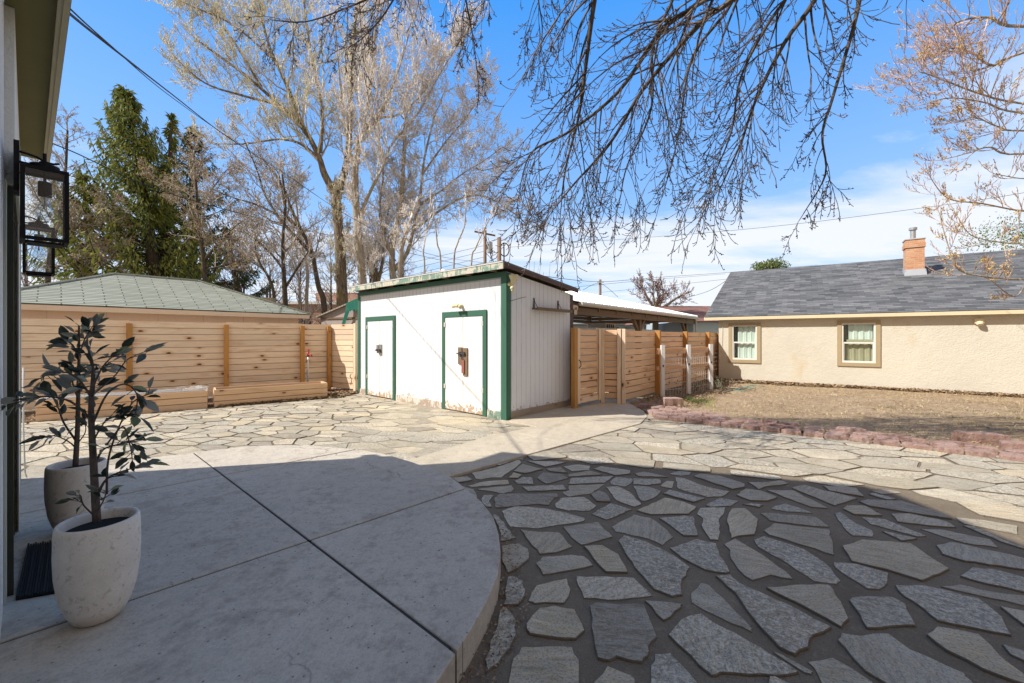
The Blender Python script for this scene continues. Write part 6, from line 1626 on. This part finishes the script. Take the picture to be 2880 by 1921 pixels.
tree('poplar_tree', base_of(833, 23), 'pale barked bare tree with mossy trunk standing between the fork tree and shed', [
 ([base_of(838, 23)] + A(23, (836, 720), (832, 640), (824, 560), (818, 480), (815, 400), (822, 340)), .28, .17, 30, 1.4, dict(start=.3)),
 (A(23, (818, 350), (835, 300), (870, 270), (900, 200), (930, 110), (950, 20)), 0.133, 0.035, 22, 3.0),
 (A(23, (815, 400), (800, 330), (790, 280), (780, 180), (770, 60)), 0.109, 0.035, 16, 2.6),
 (A(23, (824, 500), (850, 440), (880, 380), (900, 330), (960, 260), (1010, 170), (1060, 90)), 0.109, 0.028, 26, 2.8),
 (A(23, (870, 270), (920, 260), (980, 200), (1020, 120), (1060, 60)), 0.070, 0.021, 22, 2.4),
 (A(23, (835, 300), (850, 200), (860, 100), (870, 0), (880, -60)), 0.094, 0.028, 20, 2.6),
], cUp, 'bark_grey', 'twig_pale', 5)
tree('poplar_tree', base_of(905, 24), 'bare multi stemmed tree directly behind the shed roof with a long drooping right branch', [
 ([base_of(908, 24)] + A(24, (905, 680), (900, 600), (905, 540), (920, 480), (925, 400), (930, 300)), .24, .10, 22, 2.2, dict(start=.3)),
 (A(24, (905, 620), (935, 580), (950, 520), (965, 450), (975, 360), (1000, 260)), 0.140, 0.049, 20, 2.8),
 (A(24, (905, 600), (880, 540), (872, 470), (880, 400), (870, 320)), 0.125, 0.049, 14, 2.2),
 (A(24, (950, 530), (1000, 490), (1060, 455), (1110, 450), (1160, 475), (1205, 510)), 0.094, 0.021, 26, 1.8, dict(bias=(.4, 0, -.25))),
 (A(24, (960, 470), (1010, 440), (1060, 400), (1110, 370), (1150, 340)), 0.070, 0.021, 24, 2.2),
 (A(24, (970, 400), (1020, 330), (1070, 270), (1110, 210)), 0.070, 0.021, 24, 2.3),
 ([base_of(918, 22)] + A(22, (918, 630), (925, 560), (945, 500)), .15, .09, 8, 1.6, dict(start=.5)),
], cT, 'bark_grey', 'twig_pale', 8)
tree('poplar_tree', base_of(868, 25), 'mossy old stub trunk with whippy shoots between the two pale trees', [
 ([base_of(868, 25)] + A(25, (868, 700), (862, 640), (850, 600), (838, 590)), .36, .20, 26, 2.2, dict(start=.45)),
 (A(25, (868, 650), (880, 590), (884, 520), (900, 460), (930, 420)), 0.117, 0.042, 16, 2.0),
], cUp, 'bark_big', 'twig_pale', 21)
tree('young_maple', base_of(742, 21), 'slim dark bare tree leaning left in two stems before the furrowed trunk', [
 ([base_of(748, 21)] + A(21, (744, 700), (732, 660), (724, 620), (715, 575), (690, 525), (665, 470), (655, 440), (625, 390)), .17, .05, 12, 2.4, dict(start=.35)),
 (A(21, (715, 580), (680, 545), (645, 505), (610, 450), (590, 390), (560, 320)), .10, .03, 16, 2.2),
 (A(21, (685, 520), (660, 500), (650, 450), (640, 400), (628, 385)), .07, .02, 10, 1.8),
 (A(21, (630, 490), (590, 470), (540, 455), (500, 440)), .06, .02, 16, 1.5),
], cM, 'bark_dark', 'twig_brown', 11)
tree('young_maple', base_of(655, 20), 'straight slim dark trunk with crossing side limbs above the garage roof end', [
 ([base_of(657, 20)] + A(20, (655, 700), (652, 640), (650, 590), (650, 540), (655, 470), (648, 400)), .15, .04, 14, 2.2, dict(start=.4)),
 (A(20, (655, 660), (680, 620), (700, 590), (712, 570)), .07, .03, 8, 1.6), (A(20, (652, 620), (620, 580), (585, 550), (560, 530)), .07, .02, 12, 1.6),
 ([base_of(632, 20)] + A(20, (630, 690), (618, 640), (600, 610), (590, 590), (585, 560)), .10, .03, 12, 1.8, dict(start=.4)),
], cM, 'bark_dark', 'twig_brown', 13)
tree('thin_tree', base_of(706, 26), 'thin crooked tree in front of the brick building left of the furrowed trunk', [
 ([base_of(706, 26)] + A(26, (704, 690), (706, 620), (692, 560), (684, 500), (676, 440), (660, 400)), .13, .04, 20, 2.0, dict(start=.35)),
 ([base_of(690, 27)] + A(27, (688, 690), (686, 640), (676, 600), (660, 580)), .10, .04, 14, 1.8, dict(start=.35)),
], cT, 'bark_grey', 'twig_pale', 15)
tree('ailanthus_tree', base_of(1030, 20), 'sparse pale candelabra shaped saplings right behind the shed roof', [
 ([base_of(1010, 20)] + A(20, (1012, 610), (1004, 560), (1000, 520), (990, 470)), .05, .02, 6, .9, dict(start=.5)),
 ([base_of(1040, 20)] + A(20, (1042, 610), (1050, 560), (1066, 520), (1070, 470)), .05, .02, 7, 1.0, dict(start=.5)),
 ([base_of(1080, 20)] + A(20, (1082, 610), (1092, 570), (1110, 530), (1125, 500)), .05, .02, 6, .9, dict(start=.5)),
 ([base_of(975, 20)] + A(20, (975, 620), (972, 580), (978, 540), (985, 500)), .05, .02, 6, .9, dict(start=.5)),
], [dict(kids=3, n=4, lr=.5, wander=.12, lift=.35, rmin=.012), dict(n=3, wander=.2, lift=.3)], 'bark_grey', 'twig_pale', 17)
mbx = []; rg = random.Random(4)
for (x, y0, y1, dx) in ((1212, 648, 585, 4), (1222, 652, 600, 5), (1228, 653, 613, 8), (1232, 655, 607, 9), (1245, 662, 625, 3), (1254, 668, 606, 9), (1217, 650, 630, -2), (1250, 666, 640, 1)):
    a, b = A(12, (x, y0 + 45), (x + dx, y1)); mbx.append((tuple(a), tuple(b), .010, .005, rg.random()))
o = segs_mesh('young_shoots', mbx, M['twig_brown'], None); tag(o, 'bare upright shoots poking up behind the shed roof slope', 'shoots')
# background tangle of bare trees and shrubs low behind
for i, (x, y, d, w) in enumerate(((560, 640, 30, 4.5), (620, 620, 32, 4.0), (690, 610, 34, 4.0), (760, 600, 33, 3.6), (850, 560, 32, 3.6), (925, 570, 33, 3.2), (150, 600, 26, 3.8), (60, 560, 26, 4.0))):
    b = base_of(x, d); tp_ = at(x * 1.225, y * 1.225, d)
    tree('bare_thicket_tree', b, ('low bare brown tree behind the right slope of the green garage roof', 'low reddish bare tree just left of the straight slim trunk', 'low bare brown tree right of the straight slim trunk', 'low bare tree directly behind the furrowed forked trunk', 'low bare brown tree behind the mossy stub trunk above the shed', 'low bare tree behind the right hand stems above the shed roof', 'bare reddish tree showing between the lanterns and the spruce', 'bare brown tree mostly hidden behind the upper lantern')[i], [
     ([b, b.lerp(tp_, .5), tp_], .14, .05, 17, w * .9, dict(start=.25))], [dict(kids=(4, 6), n=4, lr=.5, wander=.25, lift=.1, rmin=.012), dict(kids=(3, 5), n=3, lr=.6, wander=.3, lift=.1), dict(n=3, wander=.3, lift=.1)], 'bark_dark', 'twig_brown' if i % 2 else 'twig_red', 40 + i, group='low bare trees behind the fence' if i < 6 else 'bare trees at the left edge')
# small far tree over the carport
tree('far_tree', base_of(1505, 30), 'small round pinkish bare tree beyond the metal carport roof', [
 ([base_of(1505, 30)] + A(30, (1505, 740), (1510, 705)), .28, .18, 6, 1.5, dict(start=.6)),
 (A(30, (1508, 715), (1490, 690), (1478, 665), (1470, 650)), .12, .04, 14, 1.2), (A(30, (1510, 710), (1522, 680), (1520, 655)), .12, .04, 16, 1.2),
 (A(30, (1512, 712), (1545, 690), (1570, 672)), .10, .04, 14, 1.2), (A(30, (1510, 712), (1500, 680), (1500, 650)), .1, .04, 12, 1.1)],
 [dict(kids=(4, 6), n=4, lr=.5, wander=.3, lift=.12, rmin=.013), dict(kids=(3, 4), n=3, lr=.6, wander=.35, lift=.1), dict(n=3, wander=.35, lift=.1)], 'bark_grey', 'twig_red', 19)
# green crowns peeping over the charcoal roof
for (x, y, r_, d, lb) in ((1768, 612, .62, 34, 'yellow green tree top just showing over the left part of the charcoal roof'), (2355, 540, 1.6, 30, 'yellow green tree top over the ridge at the right edge')):
    q = at(x * 1.225, y * 1.225, d); T = thing('leafing_tree', (q.x, q.y, 0), lb, 'tree'); rg = random.Random(int(x))
    mb = MB(); mb.tube([(q.x, q.y, -.1), (q.x, q.y, q.z)], [.2, .08], 8); mb.build('trunk', M['bark_grey'], T, True)
    P = []; 
    for _ in range(2600):
        v = Vector((rg.gauss(0, 1), rg.gauss(0, 1), rg.gauss(0, 1))).normalized() * r_ * rg.random() ** .5; P.append((q.x + v.x * 2.4, q.y + v.y * 2, q.z + v.z * (1 + .3 * sin(v.x * 7))))
    Dd = [(rg.uniform(-1, 1), rg.uniform(-1, 1), rg.uniform(-1, 1)) for _ in P]
    blades_mesh('crown', P, Dd, [(rg.uniform(-1, 1), rg.uniform(-1, 1), 1) for _ in P], [rg.uniform(.1, .2) for _ in P], [.04] * len(P), [rg.uniform(.5, 1) for _ in P], M['grass'], T)

# ---- conifers
def spruce(base, top, label, seed, nb, L0, mat, side=(0, 0), dens=1.0, z0f=.16, droop=-.12):
    rg = random.Random(seed); T = thing('spruce_tree', (base[0], base[1], 0), label, 'conifer'); mb = MB(); out = []
    f = spline([base, Vector(base).lerp(Vector(top), .5) + Vector((.2, 0, 0)), top], 8); n = len(f) - 1
    mb.tube(f, [.42 * (1 - i / n) + .02 for i in range(n + 1)], 10, .3); mb.build('trunk', M['bark_dark'], T, True)
    P, D, N_, Ln, Wd, Tt = [], [], [], [], [], []
    for b in range(nb):
        u = z0f + (1 - z0f) * (b + rg.random()) / nb; i = min(n - 1, int(u * n)); p = f[i].lerp(f[i + 1], u * n - i)
        a = rg.uniform(0, 2 * pi); L = L0 * ((1 - u) ** 1.0 + .035) * rg.uniform(.72, 1.12); hx = cos(a); L *= 1 + side[0] * hx
        d = Vector((cos(a), sin(a), .15 + .75 * u + rg.uniform(-.1, .15))).normalized(); m = 7; st = L / m; q = p.copy(); r_ = .035 * L / 3 + .012; tb = rg.random()
        for s in range(m):
            d = (d + Vector((rg.uniform(-.06, .06), rg.uniform(-.06, .06), droop + .075 * s))).normalized(); q2 = q + d * st; out.append((tuple(q), tuple(q2), r_ * (1 - s / m * .8), r_ * (1 - (s + 1) / m * .8), .2))
            if s > 0 or u > .5:
                k = int((22 + 12 * (s < 5)) * dens * max(.35, st / .5))
                for _ in range(k):
                    w = q.lerp(q2, rg.random()); sd_ = Vector((-d.y, d.x, 0)); sd_ = sd_.normalized() if sd_.length > .01 else Vector((1, 0, 0)); sw = rg.choice((-1, 1)) * rg.random() ** 1.3 * (.30 * min(1.3, L / 2.5) * (1 - s / m * .6) + .05)
                    w = w + sd_ * sw + Vector((0, 0, rg.uniform(-.1, .06)))
                    if rg.random() < .22: continue
                    P.append(tuple(w)); D.append((d.x * .5 + sd_.x * sw + rg.uniform(-.25, .25), d.y * .5 + sd_.y * sw + rg.uniform(-.25, .25), -1.0 * rg.random() ** .7 + .10)); N_.append((rg.uniform(-1, 1), rg.uniform(-1, 1), rg.uniform(-.4, 1)))
                    Ln.append(rg.uniform(.20, .50)); Wd.append(rg.uniform(.025, .052)); Tt.append(min(1, max(0, .45 + .3 * (tb - .5) + rg.gauss(0, .2) - .2 * (abs(sw) < .08))))
            q = q2
    segs_mesh('limbs', out, M['twig_dark'], T, 4); blades_mesh('needles', P, D, N_, Ln, Wd, Tt, M[mat], T); return T
spruce(base_of(383, 24), at(285 * 1.225, 205 * 1.225, 24), 'big green spruce with upswept left boughs rising behind the green roofed garage', 5, 210, 7.2, 'spruce', (-.22, 0), .8, .2, -.02)
spruce(base_of(345, 25), at(395 * 1.225, 262 * 1.225, 25), 'second top of dense green spruce close right of the tallest spruce tip', 6, 46, 2.0, 'spruce', (0, 0), .9, .4)
spruce(base_of(432, 27), at(437 * 1.225, 290 * 1.225, 27), 'darker thin spruce to the right, partly veiled by seed pods', 9, 90, 5.6, 'spruced', (.15, 0), .75, .22)
spruce(base_of(560, 30), at(520 * 1.225, 520 * 1.225, 30), 'low dark conifer at the right end of the green garage roof', 10, 50, 4.2, 'spruced', (.2, 0), .8, .25)
spruce(base_of(215, 23), at(190 * 1.225, 400 * 1.225, 23), 'lower olive green conifer left of the big spruce', 14, 70, 4.4, 'spruce', (-.1, 0), .8, .25)
def pods(frac, mat, sz, num=6):
    def f(T, tips, rg):
        P, D, L = [], [], []
        for (p, d) in tips:
            if rg.random() > frac: continue
            for _ in range(num):
                P.append(tuple(p + Vector((rg.gauss(0, sz * .7), rg.gauss(0, sz * .7), rg.gauss(0, sz * .7))))); D.append((rg.gauss(0, .6), rg.gauss(0, .6), -rg.random())); L.append(sz * rg.uniform(.7, 1.3))
        blades_mesh('seed_pods', P, D, [(rg.gauss(0, 1), rg.gauss(0, 1), rg.gauss(0, 1)) for _ in P], L, [sz * .22] * len(P), [rg.random() for _ in P], M[mat], T)
    return f
cP = [dict(kids=(3, 5), n=4, lr=.55, wander=.3, lift=.06, rmin=.008), dict(kids=(3, 5), n=3, lr=.6, wander=.35, lift=.05), dict(kids=(2, 3), n=3, lr=.6, wander=.4, lift=.0), dict(n=2, wander=.4, lift=0)]
tree('seed_pod_tree', base_of(470, 22), 'bare ash like tree with tan seed clusters in front of the dark spruce', [
 ([base_of(478, 22)] + A(22, (470, 640), (465, 580), (455, 500), (450, 420), (445, 350)), .14, .04, 24, 1.9, dict(start=.4)),
 (A(22, (466, 600), (500, 560), (540, 520), (570, 500)), .07, .03, 18, 1.6), (A(22, (458, 520), (420, 470), (380, 430), (350, 400)), .05, .02, 10, 1.2),
 (A(22, (455, 480), (490, 430), (520, 390)), .05, .02, 14, 1.4), (A(22, (470, 620), (510, 610), (550, 600), (580, 590)), .06, .02, 18, 1.5)], cP, 'bark_dark', 'twig_brown', 23, extra=pods(.22, 'pod', .09, 3))
tree('seed_pod_tree', base_of(120, 21), 'bare tree with tan seed clusters seen around and below the lanterns', [
 ([base_of(105, 21)] + A(21, (110, 640), (120, 560), (140, 480), (150, 400), (155, 300)), .14, .04, 24, 1.9, dict(start=.35)),
 (A(21, (118, 580), (160, 540), (200, 500), (240, 480)), .06, .02, 18, 1.6), (A(21, (112, 620), (170, 600), (220, 590), (260, 580)), .06, .02, 18, 1.5),
 (A(21, (130, 520), (90, 460), (60, 400)), .05, .02, 14, 1.5)], cP, 'bark_dark', 'twig_brown', 24, extra=pods(.16, 'pod', .08, 3))

# ---- the near tree whose boughs hang into the top of the picture (trunk behind and to the right of the camera)
cH = [dict(kids=(3, 4), n=8, lr=.5, wander=.075, lift=-.085, rmin=.0044, fwd=1.5, **{'from': .3}), dict(kids=(2, 3), n=6, lr=.5, wander=.10, lift=-.02, fwd=1.2), dict(n=5, wander=.12, lift=.13)]
def buds(T, tips, rg):
    P, D, L = [], [], []; mb = MB()
    for (p, d) in tips:
        if rg.random() < .6:
            for _ in range(rg.randint(1, 4)):
                q = p - d * rg.uniform(0, .07) + Vector((rg.gauss(0, .008), rg.gauss(0, .008), rg.gauss(0, .008))); mb.blob(q, rg.uniform(.005, .010), 5, rg.random())
    mb.build('buds', M['bud'], T)
ND = 5.6
def B_(*pts): return [at(x * 1.225, y * 1.225, d) for x, y, d in pts]
TB = Vector((5.4, .3, -.1)); FK = Vector((5.0, 1.2, 5.2)); K1 = Vector((3.6, 3.6, 7.2)); K2 = Vector((2.0, 4.6, 7.9)); K3 = Vector((.2, 4.8, 7.7)); K4 = Vector((-1.3, 4.9, 7.2))
bd = dict(bias=(-.12, 0, -.55), sides=6, start=.05)
T, tips = tree('overhanging_tree', TB, 'dark budding tree whose bare boughs hang down into the top of the picture', [
 ([TB, Vector((5.3, .6, 2.4)), FK], .26, .20, 0, .3), ([FK, Vector((4.5, 2.2, 6.3)), K1], .15, .10, 0, .3), ([K1, (K1 + K2) / 2 + Vector((0, 0, .2)), K2], .10, .08, 2, .8), ([K2, (K2 + K3) / 2 + Vector((0, 0, .15)), K3], .07, .05, 4, .9), ([K3, K4], .05, .03, 4, .9),
 ([K3] + B_((1400, -200, 5.2), (1365, 0, 5.4), (1345, 150, 5.6), (1330, 260, 5.7), (1300, 380, 5.8), (1290, 450, 5.8)), .05, .010, 24, 1.55, dict(bd)),
 ([K2] + B_((1700, -90, 5.0), (1600, 10, 5.2), (1520, 70, 5.3), (1420, 210, 5.4), (1310, 300, 5.5), (1225, 345, 5.6), (1200, 400, 5.6)), .05, .008, 26, 1.42, dict(bd)),
 ([K2] + B_((1720, -80, 5.4), (1600, 60, 5.6), (1480, 200, 5.8), (1400, 330, 6.0), (1320, 420, 6.0), (1280, 470, 6.0)), .05, .008, 24, 1.35, dict(bd)),
 ([K1] + B_((1900, -60, 5.6), (1800, 100, 5.8), (1735, 230, 5.9), (1700, 330, 6.0), (1655, 430, 6.0)), .045, .008, 24, 1.42, dict(bd)),
 ([K1] + B_((1985, -60, 5.3), (1960, 60, 5.4), (1910, 230, 5.5), (1888, 310, 5.5), (1895, 400, 5.6), (1845, 490, 5.6)), .036, .006, 17, 0.74, dict(bd)),
 ([K2] + B_((1560, -60, 6.0), (1500, 100, 6.1), (1495, 250, 6.2), (1440, 380, 6.3), (1425, 450, 6.3)), .035, .007, 22, 1.28, dict(bd)),
 ([K2] + B_((1700, -60, 6.0), (1590, 130, 6.1), (1560, 300, 6.2), (1530, 420, 6.2)), .035, .007, 22, 1.28, dict(bd)),
 ([K1] + B_((1840, -70, 5.0), (1760, 60, 5.1), (1700, 180, 5.2), (1680, 300, 5.3), (1640, 400, 5.3)), .03, .006, 22, 1.22, dict(bd)),
 ([K3] + B_((1250, -120, 5.6), (1235, -20, 5.7), (1245, 60, 5.8), (1240, 120, 5.8)), .022, .006, 13, 0.81, dict(bd)),
 ([K3] + B_((1075, -140, 5.6), (1068, -20, 5.7), (1085, 80, 5.8), (1095, 160, 5.8)), .020, .006, 13, 0.74, dict(bd)),
 ([K4] + B_((960, -120, 5.8), (870, -20, 5.9), (790, 20, 6.0), (700, 50, 6.0), (620, 45, 6.0)), .024, .006, 26, 0.74, dict(bd)),
 ([K4] + B_((960, -120, 5.8), (890, 20, 5.9), (840, 80, 6.0), (800, 110, 6.0)), .020, .006, 19, 0.68, dict(bd)),
 ([K3] + B_((1150, -120, 5.8), (1120, -30, 5.9), (1110, 20, 6.0)), .018, .005, 9, 0.68, dict(bd)),
], cH, 'bark_dark', 'twig_dark', 33, extra=buds)

# ---- the tree whose branches reach in from the right
RT = Vector((11.6, 6.3, -.1)); RD = 8.2
def Cc(d, *pts): return [at(x * 1.225, y * 1.225, d) for x, y in pts]
cR = [dict(kids=(3, 4), n=6, lr=.5, wander=.10, lift=.10, rmin=.0042, fwd=1.6), dict(kids=(2, 3), n=5, lr=.5, wander=.13, lift=.14, fwd=1.2), dict(n=4, wander=.18, lift=.2)]
R0 = Vector((11.5, 6.4, 2.9)); R1_ = Vector((11.8, 6.9, 5.0)); R2_ = Vector((11.9, 7.1, 7.2))
tree('box_elder_tree', RT, 'tree reaching in from the right edge with pinkish twigs and golden seed clusters', [
 ([RT, R0, R1_, R2_, Vector((11.8, 7.4, 9.5))], .22, .08, 6, 1.6, dict(start=.7)),
 ([R2_] + Cc(RD, (2351, 60), (2270, 40), (2200, 50), (2165, 90)), .04, .009, 27, 1.15, dict(start=.3)),
 ([R1_] + Cc(RD, (2351, 238), (2250, 215), (2170, 185), (2110, 165), (2085, 180)), .026, .007, 34, 1.03, dict(start=.3)),
 ([R2_] + Cc(RD, (2351, 120), (2280, 150), (2230, 120), (2180, 110), (2150, 130)), .034, .008, 27, 1.03, dict(start=.3)),
 ([R1_] + Cc(RD, (2351, 260), (2260, 235), (2180, 225), (2120, 240)), .026, .007, 23, 0.69, dict(start=.3)),
 ([R1_] + Cc(RD, (2351, 353), (2273, 338), (2228, 350), (2159, 368)), .026, .006, 17, 0.63, dict(start=.3)),
 ([R1_] + Cc(RD, (2351, 300), (2290, 290), (2240, 270), (2200, 280)), .024, .006, 20, 0.69, dict(start=.3)),
 ([R0] + Cc(RD, (2400, 470), (2351, 484), (2254, 467), (2178, 456), (2140, 414)), .026, .007, 15, 0.63, dict(start=.4)),
 ([R0] + Cc(RD - .6, (2400, 640), (2351, 642), (2254, 634), (2197, 615), (2174, 554), (2159, 501)), .026, .006, 13, 0.57, dict(start=.4)),
 ([R0] + Cc(RD - .4, (2400, 560), (2351, 560), (2290, 555), (2230, 540), (2200, 500)), .02, .006, 11, 0.57, dict(start=.4)),
 ([R0] + Cc(RD - .2, (2400, 640), (2330, 680), (2270, 640), (2215, 625)), .02, .006, 8, 0.52, dict(start=.4)),
 ([R0] + Cc(RD, (2400, 400), (2351, 410), (2290, 400)), .02, .006, 10, 0.57, dict(start=.4)),
], cR, 'bark_grey', 'twig_pink', 51, extra=pods(.05, 'gold', .045, 24))
